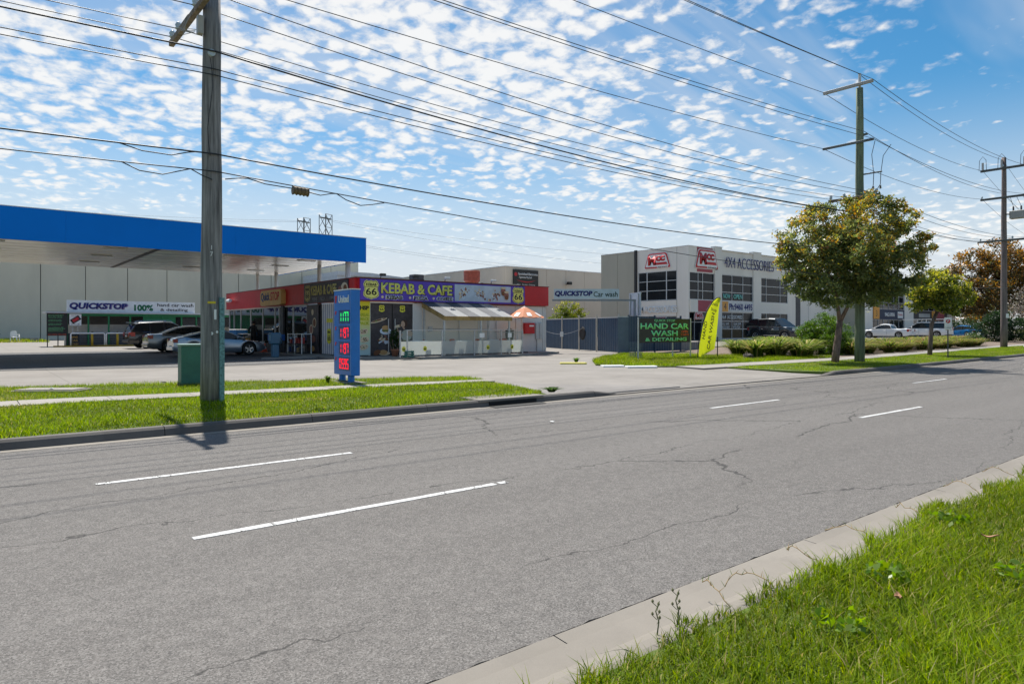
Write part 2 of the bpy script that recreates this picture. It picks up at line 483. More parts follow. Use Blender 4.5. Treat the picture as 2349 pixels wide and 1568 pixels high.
# ------------------------------------------------------------------ ground, road, kerbs
S = dict(kind='structure')
MB().box(-1600, 1600, -1500, 1700, -.3, -.06).build('ground', m_land, **S)
road = strip('road', frange(-80, -4, 12) + frange(-3.95, 28, .07) + frange(32, 260, 20), lambda x: 2.716 + .006 * math.sin(x * 7.3) * math.sin(x * 3.1) + .005 * math.sin(x * 23) + .004 * math.sin(x * 41 + 1), lambda x: kd(x) - .16, m_road, lambda x, y: 0., 4, .05, **S)
for nm, y, segs in (('c', 5.74, [(-21.6, -18.6), (-10.1, -7.1), (1.43, 4.42), (4.47, 4.58), (12.95, 15.75), (24.5, 27.5), (36, 39), (47.6, 50.6), (59, 62), (71, 74), (83, 86)]),
                    ('l', 8.38, [(-19.5, -16.5), (-9.8, -6.8), (1.13, 4.05), (12.1, 14.75), (22.4, 25.05), (33.3, 36.1), (44.5, 47.4), (56, 59), (68, 71), (80, 83)])):
    for a, b in segs:
        k = max(2, int((b - a) / .22)); e = []
        top = [(a + (b - a) * i / k, y + .04 + rnd.uniform(-.006, .006)) for i in range(k + 1)]
        bot = [(a + (b - a) * i / k + (.03 if 0 < i < k else .0), y - .04 + rnd.uniform(-.006, .006)) for i in range(k, -1, -1)]
        MB().prism(bot + top, .0012, .005, 'z').build('lane_marking', m_line, road)
# near gutter and kerb (rolled concrete), cast in bays
near = MB().box(-40, 120, 2.05, 2.55, -.05, .03).build('near_kerb', m_kerb, **S)
for i, (a, b) in enumerate(zip(frange(-16, 50, 2.6), frange(-16, 50, 2.6)[1:])):
    prof = [(2.70, -.03), (2.70, .006), (2.56, -.004), (2.40, .012), (2.27, .085), (2.20, .115), (2.14, .118), (2.06, .098), (2.06, -.03)]
    MB().prism(prof, a + .004, b - .004, 'x').build('kerb_bay', m_kerb, near)
# far kerb and gutter
far = strip('far_gutter', frange(-80, 28, 12) + frange(32, 200, 20), lambda x: kd(x) - .22, lambda x: kd(x) + .06, m_kerb, lambda x, y: .004, 2, .03, **S)
def kerb_piece(a, b, ha, hb, m=None):
    ya, yb = kd(a), kd(b)
    vs = []
    for x, y, h in ((a, ya, ha), (b, yb, hb)):
        for dy, z in ((-.02, .006), (.015, h * .75), (.05, h), (.17, h + .004), (.17, -.02)): vs.append((x, y + dy, z))
    MB().add(vs, [(0, 1, 6, 5), (1, 2, 7, 6), (2, 3, 8, 7), (3, 4, 9, 8), (4, 3, 2, 1, 0), (5, 6, 7, 8, 9)]).build('kerb_stone', m or m_kerbd, far)
xs = frange(-40, 11.9, 2.36)
for a, b in zip(xs, xs[1:]): kerb_piece(a + .005, b - .005, .14, .14)
kerb_piece(11.905, 12.7, .14, .035)
xs = frange(12.71, 23.2, 3.4)
for a, b in zip(xs, xs[1:]): kerb_piece(a, b - .01, .03, .03)
kerb_piece(23.2, 24.1, .035, .14)
xs = frange(24.11, 58, 2.4) + frange(60, 160, 10)
for a, b in zip(xs, xs[1:]): kerb_piece(a + .005, b - .005, .14, .14)
# storm-water inlet in the kerb
dr = thing('storm_drain', 'dark side inlet drain cut into the far kerb before the driveway', 'drain', (9.35, kd(9) - .03, 0))
m_dark = M('dark_void', (.012, .012, .012), .9)
BX('opening', m_dark, dr, -.65, .65, -.012, .02, .03, .105)
BX('lintel', m_kerb, dr, -.9, .9, .02, .75, .1, .158, .01)
BX('grate', M('cast_iron', (.06, .058, .055), .6, .6), dr, -.7, .7, -.28, -.03, .004, .014)
# sheets of the far side
lo_fp = lambda x: 15.85 - .07 * x
hi_fp = lambda x: 16.9 - .11 * x
strip('forecourt', frange(-75, 33, 3), lambda x: 11.5, lambda x: 94, m_conc, gz, 40, 0, **S)
vend = lambda x: ip(x, [(9.6, 11.62), (10.6, 11.8), (11.2, 13.4), (11.35, 15.0)])
def verge_a0(x): return vend(x) if x > 9.6 else 11.62
strip('grass_verge', frange(-75, 9.6, 3) + [10, 10.3, 10.6, 10.9, 11.2, 11.35], verge_a0, lo_fp, m_turf, lambda x, y: vz(x, y) - .012, 6, .2, **S)
edge_b = lambda x: ip(x, [(-75, 26), (-12, 24.4), (.8, 20.5), (11.7, 17.0)])
strip('inner_grass_verge', frange(-75, -12, 8) + frange(-11, 11.4, 1.5) + [11.7], hi_fp, lambda x: max(edge_b(x), hi_fp(x) + .02), m_turf, lambda x, y: vz(x, y) - .012, 6, .15, **S)
fp = strip('footpath', frange(-75, 11.6, 3), lo_fp, hi_fp, m_dirt, lambda x, y: vz(x, y) - .03, 2, .05, **S)
def slabs(xs, f0, f1, parent):
    for a, b in zip(xs, xs[1:]):
        a += .006; b -= .006; j = rnd.uniform(-.004, .006)
        vs = []
        for x in (a, b):
            for f, e in ((f0, .01), (f1, -.01)):
                y = f(x) + e
                vs += [(x, y, vz(x, y) + .006 + j), (x, y, vz(x, y) - .08)]
        MB().add(vs, [(0, 2, 6, 4), (0, 4, 5, 1), (2, 3, 7, 6), (0, 1, 3, 2), (4, 6, 7, 5)]).build('slab', m_path, parent)
slabs(frange(-22, 11.6, 1.5), lo_fp, hi_fp, fp)
fr0 = lambda x: ip(x, [(21, 15.0), (34, 14.95), (62, 17.15), (220, 24)])
fr1 = lambda x: fr0(x) + 1.25
vr0 = lambda x: ip(x, [(22.7, 14.3), (23.0, 12.6), (23.7, 11.66), (28, 11.67)]) if x < 28 else kd(x) + .17
strip('right_grass_verge', [22.7, 22.85, 23.0, 23.3, 23.7] + frange(24.5, 60, 1.5) + frange(64, 220, 12), vr0, fr0, m_turf, lambda x, y: vz(x, y) - .012, 6, .2, **S)
fpr = strip('right_footpath', frange(21.2, 60, 2) + frange(64, 220, 12), fr0, fr1, m_dirt, lambda x, y: vz(x, y) - .03, 2, .05, **S)
slabs(frange(21.2, 72, 1.5) + frange(78, 200, 8), fr0, fr1, fpr)
is0 = lambda x: ip(x, [(19.5, 18.6), (20.2, 17.1), (21.3, 16.35), (23, fr1(23) + .02), (34, fr1(34) + .02)])
is1 = lambda x: ip(x, [(19.5, 18.8), (21.5, 20.9), (24.9, 23.5), (28.6, 25.2), (29.6, 23.6), (31, 19.6), (34, 16.9)])
strip('garden_bed', frange(19.5, 60, 1.5) + frange(64, 220, 12), lambda x: is0(x) + .02 if x < 34 else fr1(x),
      lambda x: ip(x, [(19.5, 18.78), (24.9, 23.45), (28.6, 25.15), (30, 27), (33.2, 40), (33.4, 70)]), m_dirt, lambda x, y: gz(x, y) + .022, 14, .1, **S)
strip('corner_lawn', frange(19.5, 34, .5), is0, is1, m_turf, lambda x, y: vz(x, y) + .005, 8, .1, **S)
strip('car_park', frange(33.8, 200, 4), lambda x: ip(x, [(33.8, 26.2), (37, 25.4), (50, 23.5), (62, 23.2), (200, 31)]), lambda x: 37.5, m_conc, lambda x, y: gz(x, y) + .05, 6, .15, **S)
# asphalt pad below the canopy
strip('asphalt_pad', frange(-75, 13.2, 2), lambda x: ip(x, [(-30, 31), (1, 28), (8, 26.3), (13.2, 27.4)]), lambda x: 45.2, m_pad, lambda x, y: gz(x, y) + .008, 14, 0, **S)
padln = thing('bay_marking', 'pair of long white painted lines on the asphalt beside the shop', 'road marking')
for pts in ([(5.6, 27.6), (13.0, 28.3)], [(6.4, 29.6), (13.0, 30.3)]):
    (a, b), (c, d) = pts
    k = 10; vs = []
    for i in range(k + 1):
        x = a + (c - a) * i / k; y = b + (d - b) * i / k
        vs += [(x, y - .05, gz(x, y) + .013), (x, y + .05, gz(x, y) + .013)]
    MB().add(vs, [(2 * i, 2 * i + 2, 2 * i + 3, 2 * i + 1) for i in range(k)]).build('painted_line', m_linew, padln)
# darker old concrete wedge at the driveway mouth
strip('driveway_wedge', frange(9.8, 15.4, .4), lambda x: ip(x, [(9.8, 11.66), (15.4, 11.66)]), lambda x: ip(x, [(9.8, 15.3), (11.5, 14.7), (15.4, 11.7)]),
      concrete('old_driveway_concrete', (.19, .175, .16), (.27, .25, .23), (.1, .09, .08), None, .5), lambda x, y: gz(x, y) + .02 + .05 * smooth((12.5 - y)) * smooth((12.6 - x)), 5, .08, **S)
near_v = strip('near_grass_verge', frange(-40, 60, 2), lambda x: -12, lambda x: 2.14, m_turf, lambda x, y: .11 + .012 * max(0, 2 - y), 8, .1, **S)
# ------------------------------------------------------------------ building materials
m_white = M('white_paint', (.74, .73, .71), .6, var=.05, scale=.8, streak=.3)
m_cream = M('cream_panel', (.66, .59, .49), .75, var=.05, scale=.5, streak=.35, bump=.1)
m_greyp = M('grey_green_panel', (.62, .58, .46), .8, var=.05, scale=.45, streak=.35, bump=.1)
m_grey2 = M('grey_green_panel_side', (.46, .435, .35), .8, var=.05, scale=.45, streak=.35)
m_mcc = M('offwhite_render', (.82, .77, .69), .75, var=.045, scale=.7, streak=.25, bump=.08)
m_joint = M('panel_joint', (.10, .1, .095), .9)
m_alu = M('aluminium_frame', (.62, .63, .64), .4, .4, var=.04)
m_steel = M('galvanised_steel', (.52, .53, .53), .5, .3, var=.15, scale=9)
m_glass = M('window_glass', (.012, .016, .022), .05, spec=.35, var=.3, scale=.6, ior=1.35)
m_glass2 = M('shop_glass', (.02, .024, .022), .02, spec=1., ior=1.9, var=.3)
m_black = M('black_paint', (.014, .014, .015), .45)
m_char = M('charcoal', (.045, .045, .05), .55)
m_red = M('red_fascia', (.55, .018, .025), .5, var=.06)
m_pink = M('faded_red_render', (.42, .085, .105), .7)
m_blue = M('canopy_blue', (.001, .19, .70), .6, var=.03, scale=.5, spec=.12)
m_purple = M('sign_purple', (.10, .05, .46), .5, var=.12, scale=1.2)
m_yel = M('sign_yellow', (.78, .76, .20), .5, var=.05)
m_yel2 = M('letter_lime', (.72, .72, .16), .5, var=.05)
m_blk = M('letter_black', (.012, .012, .012), .5)
m_wht = M('letter_white', (.82, .82, .80), .5)
m_navy = M('letter_navy', (.012, .018, .16), .5)
m_grn = M('letter_green', (.01, .16, .06), .5)
m_lgrn = M('letter_bright_green', (.28, .95, .38), .5)
m_orng = M('letter_orange', (.85, .12, .05), .5)
m_soff = M('soffit_sheet', (.92, .85, .76), .25, .35, var=.12, scale=.8)
m_timber = M('treated_timber', (.34, .235, .085), .75, var=.3, scale=5, streak=.2)
m_blueg = M('blue_steel_fence', (.024, .062, .115), .5, var=.12, scale=1.5)
m_greenf = M('green_paint', (.012, .20, .075), .5, var=.1)
# ------------------------------------------------------------------ service station canopy
cz = 5.02
cn = thing('service_station_canopy', 'flat fuel canopy with deep bright blue fascia over the asphalt pad', 'canopy', (16.3, 32.0, 0))
for i, (a, b) in enumerate(zip(frange(-52, 0, 6.5), frange(-52, 0, 6.5)[1:])):
    BX('fascia_panel', m_blue, cn, a + .002, b - .002, 0, .05, cz, 6.27)
BX('end_fascia', m_blue, cn, -.05, 0, .052, 12.9, cz + .1, 6.27)
BX('back_fascia', m_blue, cn, -52, 0, 12.902, 12.95, cz + .165, 6.27)
BX('roof_deck', m_white, cn, -51.9, -.06, .06, 12.89, 5.95, 6.02)
BX('top_flashing', M('flashing', (.6, .62, .64), .4, .5), cn, -52.02, .02, -.012, .062, 6.272, 6.30)
for k, y in enumerate(frange(.06, 12.88, .42)[:-1]):
    BX('soffit_plank', m_soff, cn, -51.9, -.06, y, y + .40, cz + .12 + .004 * (k % 3), cz + .16)
BX('soffit_beam', m_char, cn, -9.55, -9.35, .07, 12.87, cz + .105, cz + .118)
m_lampg = M('lamp_glass', (.75, .76, .74), .3)
for lx in (-20.2, -15.3, -11, -6.0, -2.4):
    for ly in (1.9, 5.6, 9.6):
        BX('recessed_light', m_lampg, cn, lx - .45, lx + .45, ly - .2, ly + .2, cz + .085, cz + .125, .02)
for x, y, r in ((-.75, .55, .13), (-.8, 4.0, .11), (-.8, 10.6, .11), (-5.8, 6.5, .16), (-24, 6.5, .16), (-1.35, 12.4, .1)):
    MB().tube([(x, y, .2), (x, y, cz + .13)], r, 16).build('column', m_white, cn, sm=True)
# ------------------------------------------------------------------ kebab shop
fz = .36                                              # floor of the shop
sh = thing('kebab_shop', 'low white kebab shop with red and purple fascia beside the fuel canopy', 'shop', (14.5, 29.4, 0))
W_, D_ = 11.85, 19.6
BX('front_wall', m_white, sh, 3.06, W_, 0, .2, .2, 2.93)
BX('wall_panel_warm', M('cream_render', (.80, .72, .62), .7, var=.04, scale=.8), sh, 3.55, 7.6, -.012, -.002, fz, 2.92)
BX('side_wall', m_white, sh, W_ - .2, W_, .21, D_, .2, 2.93)
BX('back_wall', m_white, sh, .2, W_ - .21, D_ - .2, D_, .2, 2.93)
BX('roof', M('roof_sheet', (.45, .46, .47), .5, .3), sh, .15, W_ - .1, .15, D_ - .15, 3.55, 3.62)
BX('front_fascia', m_red, sh, 0, W_ + .06, -.18, 0, 2.94, 4.02)
BX('left_fascia', m_red, sh, -.12, 0, .002, D_ + .05, 2.94, 4.02)
BX('right_fascia', m_red, sh, W_, W_ + .06, .002, D_, 2.94, 4.02)
BX('fascia_capping', M('dark_capping', (.10, .03, .03), .5), sh, -.15, W_ + .09, -.21, .03, 4.022, 4.05)
BX('capping_side', M('dark_capping', (.10, .03, .03), .5), sh, -.15, .02, .04, D_, 4.022, 4.05)
BX('soffit', m_white, sh, 0, W_, .0, .15, 2.90, 2.938)
for x in (7.0, 9.6, W_ - .06): BX('downpipe', m_white, sh, x, x + .05, -.05, -.003, fz, 2.9)
BX('corner_strip', m_alu, sh, W_ - .25, W_ - .2, -.03, -.002, fz, 2.9)
# glazed left side (faces the canopy)
BX('interior_back', M('shop_interior', (.12, .11, .10), .8), sh, 5.0, 5.1, .5, D_ - .3, fz, 2.9)
BX('interior_floor', M('shop_floor', (.25, .24, .23), .4), sh, .1, 5.0, .3, D_ - .3, fz - .05, fz - .01)
ys = [5.9, 7.9, 10.0, 10.7, 12.8, 15.0, 17.0, 18.4, 19.4]
for a, b in zip(ys, ys[1:]):
    BX('window_pane', m_glass2, sh, .04, .06, a + .03, b - .03, fz + .42, 2.86)
    BX('window_dado', M('dado_panel', (.10, .105, .11), .5), sh, .02, .08, a + .03, b - .03, fz, fz + .38)
for y in ys: BX('mullion', m_alu if y > 6 else m_white, sh, 0, .1, y - .028, y + .028, fz, 2.9)
BX('window_head', m_white, sh, 0, .1, 5.93, 19.37, 2.865, 2.937)
BX('dark_pillar', m_char, sh, -.1, .0, 9.1, 9.45, fz, 2.93)
BX('door_panel', m_char, sh, .0, .06, 4.1, 5.86, fz, 2.9)
for k, y in enumerate(frange(2.2, 4.0, .12)[:-1]):
    BX('striped_door_slat', (m_wht, M('slat_lilac', (.42, .42, .52), .5))[k % 2], sh, .02, .05 + .012 * (k % 2), y, y + .118, fz, 2.88)
BX('corner_glazing', m_glass2, sh, .03, .05, .08, 2.15, fz, 2.9)
# glazed front corner: door leaves
BX('door_leaf', m_black, sh, .70, 1.86, .02, .06, fz, 2.86)
BX('door_leaf', m_black, sh, 1.88, 3.0, .02, .06, fz, 2.86)
BX('door_frame', m_wht, sh, .62, .69, -.01, .08, fz, 2.93)
BX('door_frame', m_wht, sh, 3.01, 3.055, -.01, .08, fz, 2.93)
BX('door_head', m_wht, sh, .7, 3.0, -.012, .08, 2.865, 2.935)
for x in (1.62, 1.98): MB().tube([(x, -.07, fz + .15), (x, -.07, fz + 1.75)], .022, 8).build('pull_handle', m_steel, sh)
BX('corner_post', m_wht, sh, 0, .06, -.01, .07, fz, 2.93)
# step and paving round the shop
pl = place('shop_paving', None, kind='structure')
m_plin = concrete('plinth_concrete', (.2, .19, .175), (.36, .34, .31), (.1, .095, .09))
MB().prism([(13.2, 28.05), (16.2, 28.05), (16.4, 26.75), (23.2, 26.75), (23.9, 27.4), (26.4, 28.3), (26.45, 29.38), (14.62, 29.38), (14.42, 29.38), (14.38, 49), (13.2, 49)], .12, fz - .02, 'z').build('paved_apron', m_plin, pl)
MB().prism([(10.5, 30.7), (13.1, 30.7), (13.1, 31.8), (11.0, 31.7)], .2, fz - .03, 'z').build('kerb_island', m_plin, pl)
BX('step', m_plin, pl, 14.8, 16.2, 27.6, 28.04, .15, .30)
# verandah
ve = thing('patio_roof', 'skillion patio roof with striped corrugated sheets and timber beams beside the kebab shop', 'patio roof', (17.9, 27.2, 0))
w4 = 4.15
def zr(y): return 2.24 + (2.93 - 2.24) * y / 2.0
BX('front_beam', m_timber, ve, 0, w4, -.045, 0, 2.04, 2.25)
for x in (0, w4 - .045): MB().add([(x + dx, y, z) for dx in (0, .045) for y, z in ((.002, 2.04), (2.0, 2.70), (2.0, 2.93), (.002, 2.25))],
    [(0, 1, 2, 3), (7, 6, 5, 4), (0, 4, 5, 1), (1, 5, 6, 2), (2, 6, 7, 3), (3, 7, 4, 0)]).build('side_beam', m_timber, ve)
for x in (1.38, 2.76): MB().add([(x + dx, y, z) for dx in (0, .045) for y, z in ((.002, 2.06), (2.0, 2.75), (2.0, 2.9), (.002, 2.21))],
    [(0, 1, 2, 3), (7, 6, 5, 4), (0, 4, 5, 1), (1, 5, 6, 2), (2, 6, 7, 3), (3, 7, 4, 0)]).build('rafter', m_timber, ve)
m_sheetg = M('grey_corrugated', (.10, .105, .115), .75, var=.2)
m_sheetw = see_through('clear_corrugated', (.62, .64, .66), .6, .5, .4)
n6 = 6
for k in range(n6):
    a = k * w4 / n6; b = (k + 1) * w4 / n6 + .03; vs = []
    ns = 28
    for i in range(ns + 1):
        x = a + (b - a) * i / ns
        for y in (-.12, 2.04): vs.append((x, y, zr(y) + .03 + .012 * math.sin(i * 2 * math.pi / 4) + .002 * k))
    MB().add(vs, [(2 * i, 2 * i + 2, 2 * i + 3, 2 * i + 1) for i in range(ns)]).build('roof_sheet', m_sheetg if k % 2 == 0 else m_sheetw, ve, sm=True)
for x, y, h in ((.04, .03, 2.04), (2.2, .03, 2.04), (4.0, .03, 2.04), (.06, 1.85, 2.65), (4.05, 1.85, 2.65)):
    BX('post', m_steel, ve, x - .04, x + .04, y - .04, y + .04, fz - .01, h)
# glass fence of the patio
gf = thing('glass_fence', 'low glass patio fence with frosted lower panels and yellow badges', 'fence', (0, 27.0, fz - .02))
gs = [15.43, 15.79, 17.67, 19.54, 21.2, 22.6]
m_clear = see_through('clear_glass', (.75, .82, .8), .06, .05, 0.)
m_frost = see_through('frosted_film', (.74, .76, .73), .6, .4, .45)
for x in gs: BX('fence_post', m_steel, gf, x - .025, x + .025, -.025, .025, 0, 1.22)
m_badge = M('badge_yellow', (.75, .72, .05), .5)
for k, (a, b) in enumerate(zip(gs, gs[1:])):
    BX('clear_pane', m_clear, gf, a + .03, b - .03, -.004, .004, .72, 1.18)
    BX('frosted_pane', m_frost, gf, a + .03, b - .03, -.005, .005, .1, .715)
    if k != 2:
        c = (a + b) / 2
        MB().disc((c, -.007, .38), .1, X, Z, -Y, .004, 18, 0, .12).build('badge', m_badge, gf)
        text(gf, '66', (c, -.012, .32), .1, m_blk, bold=.02)
BX('top_rail', m_steel, gf, 15.8, 22.6, -.015, .015, 1.222, 1.25)
BX('return_frosted_pane', m_frost, gf, 22.59, 22.6, .03, 2.3, .1, .7)
BX('return_rail', m_steel, gf, 22.58, 22.61, .03, 2.34, 1.1, 1.13)
for x, wd in ((20.0, .3), (21.75, .24)): BX('notice', m_wht, gf, x - wd / 2, x + wd / 2, -.014, -.006, .86, 1.08)
# wall things right of the patio
rb = thing('fire_hose_box', 'small red metal service box on the white shop wall', 'service box', (25.0, 29.4, 0))
BX('cabinet', m_red, rb, -.35, .35, -.2, -.002, 1.36, 1.96, .01)
BX('sticker', m_wht, rb, -.05, .28, -.206, -.201, 1.75, 1.84)
mb = thing('meter_box', 'pale grey meter box with conduit beside the red box', 'meter box', (25.72, 29.4, 0))
BX('cabinet', M('meter_grey', (.55, .56, .56), .5), mb, -.2, .3, -.12, -.002, 1.05, 1.97, .008)
MB().tube([(-.08, -.05, fz), (-.08, -.05, 1.05)], .03, 8).build('conduit', m_steel, mb)
MB().tube([(.05, -.14, 1.05), (.05, -.14, 1.95)], .02, 8).build('conduit', m_steel, mb)
cd = thing('wall_conduit', 'long grey conduit with square junction box on the cream patio wall', 'conduit', (18.5, 29.38, 0))
BX('junction_box', M('meter_grey', (.55, .56, .56), .5), cd, -.12, .12, -.09, -.004, 1.5, 1.75, .01)
MB().tube([(.12, -.05, 1.63), (4.2, -.05, 1.58)], .022, 8).build('pipe', m_steel, cd)
MB().tube([(4.2, -.05, 2.85), (4.2, -.05, .4)], .022, 8).build('pipe', m_steel, cd)
MB().tube([(1.75, -.05, 2.85), (1.75, -.05, .9)], .018, 8).build('pipe', m_steel, cd)
# roof things
ex = thing('exhaust_flue', 'rust red mushroom exhaust flue on the kebab shop roof', 'flue', (23.7, 33, 3.62))
MB().tube([(0, 0, 0), (0, 0, .55)], .27, 18).build('duct', M('duct_white', (.6, .62, .64), .4, .4), ex, sm=True)
MB().lathe([(.30, .5), (.32, .66), (.48, .85), (.49, 1.42), (.46, 1.45)], n=22).build('cowl', M('rust_red', (.36, .075, .04), .6, var=.2, scale=6), ex)
MB().lathe([(.36, -.08), (.36, .08)], (.75, .1, .42), 20, 'y').build('fan_housing', m_char, ex, sm=True)
ac = thing('roof_cooler', 'dark square cooler box on the shop roof', 'cooler', (20.5, 34.0, 3.62))
BX('casing', m_char, ac, -.32, .32, -.3, .3, .0, 1.12, .02)
for z in (.2, .4, .6, .8): BX('louvre', m_black, ac, -.33, .33, -.32, -.302, z - .04, z + .04)
for i, (x, fl) in enumerate(((15.6, 'small black floodlight over the left shield badge'), (17.4, 'small black floodlight over the large lime letters'), (19.25, 'pale floodlight near the middle of the purple sign'), (22.2, 'pale floodlight over the food picture on the purple sign'))):
    t = thing('floodlight', fl, 'floodlight', (x, 29.1, 4.05), 0, 'floodlights above the purple sign')
    mm = m_black if i < 2 else m_alu
    MB().tube([(0, .06, 0), (0, 0, .1), (0, -.08, .12)], .02, 6).build('bracket', m_black, t)
    BX('lamp_head', mm, t, -.14, .14, -.26, -.08, .08, .2, .02)
# ------------------------------------------------------------------ backdrop buildings
wh = thing('warehouse', 'long windowless grey green warehouse of tall concrete panels behind the canopy', 'warehouse', (0, 86, .3))
for k, i in enumerate(range(-10, 12)):
    a = 6.65 + (i) * 4.0
    if a + 4 > 43: break
    BX('wall_panel', m_greyp, wh, a + .035, a + 3.965, 0, .3, 0, 11.6)
BX('wall_backing', m_joint, wh, -33, 42.6, .12, 12, 0, 11.4)
BX('parapet_cap', M('flashing', (.6, .62, .64), .4, .5), wh, -33.4, 42.7, -.04, .34, 11.602, 11.7)
gs_ = thing('shed', 'pale blue grey shed roof showing between the canopy and the beige warehouse', 'shed', (37, 74, .3))
BX('wall', M('shed_grey', (.50, .54, .58), .6), gs_, -3, 5.7, 0, 10, 0, 7.5)
MB().prism([(-3, 7.502), (5.8, 7.502), (5.8, 7.62), (1.2, 7.95), (-3, 7.95)], -.2, 10, 'y').build('roof', M('shed_roof', (.56, .60, .64), .5), gs_)
BX('logo_plate', m_navy, gs_, 2.6, 3.2, -.03, -.002, 6.9, 7.3)
bw = thing('beige_warehouse', 'beige tilt panel warehouse with black company sign behind the kebab shop', 'warehouse', (47.3, 59.5, .4))
for k in range(8): BX('front_panel', m_cream, bw, k * 3.1 + .02, k * 3.1 + 3.08, 0, .2, 0, 8.15)
for k in range(10): BX('side_panel', m_cream, bw, 0, .2, .21 + k * 5.2, .21 + k * 5.2 + 5.17, 0, 8.15)
BX('wall_backing', m_joint, bw, .1, 24.7, .1, 52, 0, 8.05)
BX('parapet_cap', M('flashing', (.6, .62, .64), .4, .5), bw, -.05, 24.9, -.05, .25, 8.152, 8.24)
BX('parapet_cap', M('flashing', (.6, .62, .64), .4, .5), bw, -.05, .25, .252, 52.3, 8.152, 8.24)
rd = thing('roller_door', 'wide pale ribbed roller door beside the blue gate', 'roller door', (38.5, 57.0, .4))
BX('wall', m_cream, rd, -1.2, 8.8, 0, 2, 4.2, 6.0)
for k in range(26): BX('door_rib', M('rib_white', (.60, .59, .56), .5), rd, 0, 8.6, .04, .2, k * .16 + .01, k * .16 + .155)
BX('jamb', m_cream, rd, -1.2, -.02, 0, 2, 0, 4.19); BX('jamb', m_cream, rd, 8.62, 8.8, 0, 2, 0, 4.19)
# MCC building ------------------------------------------------------
mc = thing('accessories_showroom', 'two storey off white four wheel drive accessories showroom with red logos', 'showroom', (47.8, 35.3, 0))
H_ = 8.62
def win(name, parent, uv, o, us, zs, mat=m_glass, fr=m_alu, dep=.12, fw=.045):
    """window grid in a wall: us and zs are the bar positions, uv=(u axis, outward normal) ; o = wall origin"""
    u, nrm = Vector(uv[0]), Vector(uv[1]); o = Vector(o)
    f = MB()
    for a in us: f.bar(o + u * a + Z * zs[0] - nrm * (dep * .5), o + u * a + Z * zs[-1] - nrm * (dep * .5), fw, dep * .7)
    for z in zs: f.bar(o + u * (us[0] - fw / 2) + Z * z - nrm * (dep * .5 - .004), o + u * (us[-1] + fw / 2) + Z * z - nrm * (dep * .5 - .004), dep * .7, fw)
    fo = f.build('window', fr, parent)
    for a, b in zip(us, us[1:]):
        for c, d in zip(zs, zs[1:]):
            p = [o + u * s + Z * t - nrm * dep * .6 for s, t in ((a + fw / 2, c + fw / 2), (b - fw / 2, c + fw / 2), (b - fw / 2, d - fw / 2), (a + fw / 2, d - fw / 2))]
            MB().plate(p, -nrm * .012).build('pane', mat, fo)
    return fo
FN = (X, -Y); SN = (Y, -X)
zu = [4.13, 4.88, 5.65, 6.42]; zl = [.75, 1.6, 2.3, 3.08]
# front piers and bands
BX('pier', m_mcc, mc, 0, .12, 0, .35, .3, H_)
BX('entry_parapet', m_mcc, mc, .122, 3.68, .0, .35, 6.44, H_)
BX('entry_band', m_mcc, mc, .122, 3.68, -.12, .35, 3.05, 4.09)
BX('pilaster', m_mcc, mc, 3.682, 4.72, -.08, .35, .3, H_ + .18)
BX('parapet', m_mcc, mc, 4.722, 9.74, 0, .35, 6.46, H_ - .06)
BX('band', m_mcc, mc, 4.722, 9.74, 0, .35, 3.1, 4.10)
BX('pilaster', m_mcc, mc, 9.742, 11.08, -.08, .35, .3, H_ + .12)
BX('parapet', m_mcc, mc, 11.082, 16.0, 0, .35, 6.46, H_ - .06)
BX('band', m_mcc, mc, 11.082, 16.0, 0, .35, 3.1, 4.10)
BX('end_wall', m_mcc, mc, 16.002, 17.5, 0, .35, .3, H_ - .06)
BX('dark_end', m_char, mc, 17.502, 18.5, .02, .35, .3, H_ - .3)
for a, b in ((4.722, 9.74), (11.082, 16.0)): BX('sill_wall', m_mcc, mc, a, b, 0, .35, .3, .72)
BX('core', m_black, mc, .4, 17.4, .4, 10, .3, 8.3)
win('window', mc, FN, (0, 0, 0), [.16, 1.35, 2.0, 3.66], zu)
win('window', mc, FN, (0, 0, 0), [4.76, 6.4, 8.15, 9.72], zu)
win('window', mc, FN, (0, 0, 0), [11.1, 12.1, 14.6, 15.98], zu)
win('window', mc, FN, (0, 0, 0), [4.76, 6.4, 8.15, 9.72], zl)
win('window', mc, FN, (0, 0, 0), [11.1, 12.1, 14.6, 15.98], zl)
win('entry_door', mc, FN, (0, .25, 0), [.16, 1.2, 2.3, 3.66], [.6, 2.2, 3.03])
# side (faces -x)
BX('side_pier', m_mcc, mc, 0, .35, .352, 1.22, .3, H_)
BX('side_parapet', m_mcc, mc, 0, .35, 1.222, 5.5, 6.66, H_)
BX('side_band', m_mcc, mc, -.06, .35, 1.222, 5.5, 2.72, 4.08)
BX('side_pier', m_mcc, mc, 0, .35, 5.502, 5.75, .3, H_)
BX('side_sill', m_mcc, mc, 0, .35, 1.222, 5.5, .3, .8)
BX('black_downpipe', m_black, mc, -.14, .02, 5.6, 5.85, .3, H_ + .1)
BX('grey_side_panel', m_grey2, mc, .02, .35, 5.86, 8.0, .3, H_)
BX('grey_side_panel', m_grey2, mc, .02, .35, 8.03, 10.1, .3, H_)
BX('grey_back_panel', m_grey2, mc, .352, 17, 9.9, 10.1, .3, H_)
BX('side_joint', m_joint, mc, -.008, -.001, 1.2, 1.22, .8, H_)
win('window', mc, SN, (0, 0, 0), [1.25, 2.35, 4.5, 5.48], [4.13, 4.97, 5.8, 6.63])
win('window', mc, SN, (0, 0, 0), [1.25, 2.35, 4.5, 5.48], [.83, 1.75, 2.68])
BX('roof_cap', M('flashing', (.6, .62, .64), .4, .5), mc, -.03, 3.68, -.03, .38, H_ + .002, H_ + .05)
BX('roof_cap', M('flashing', (.6, .62, .64), .4, .5), mc, -.03, .38, .382, 10.1, H_ + .002, H_ + .05)
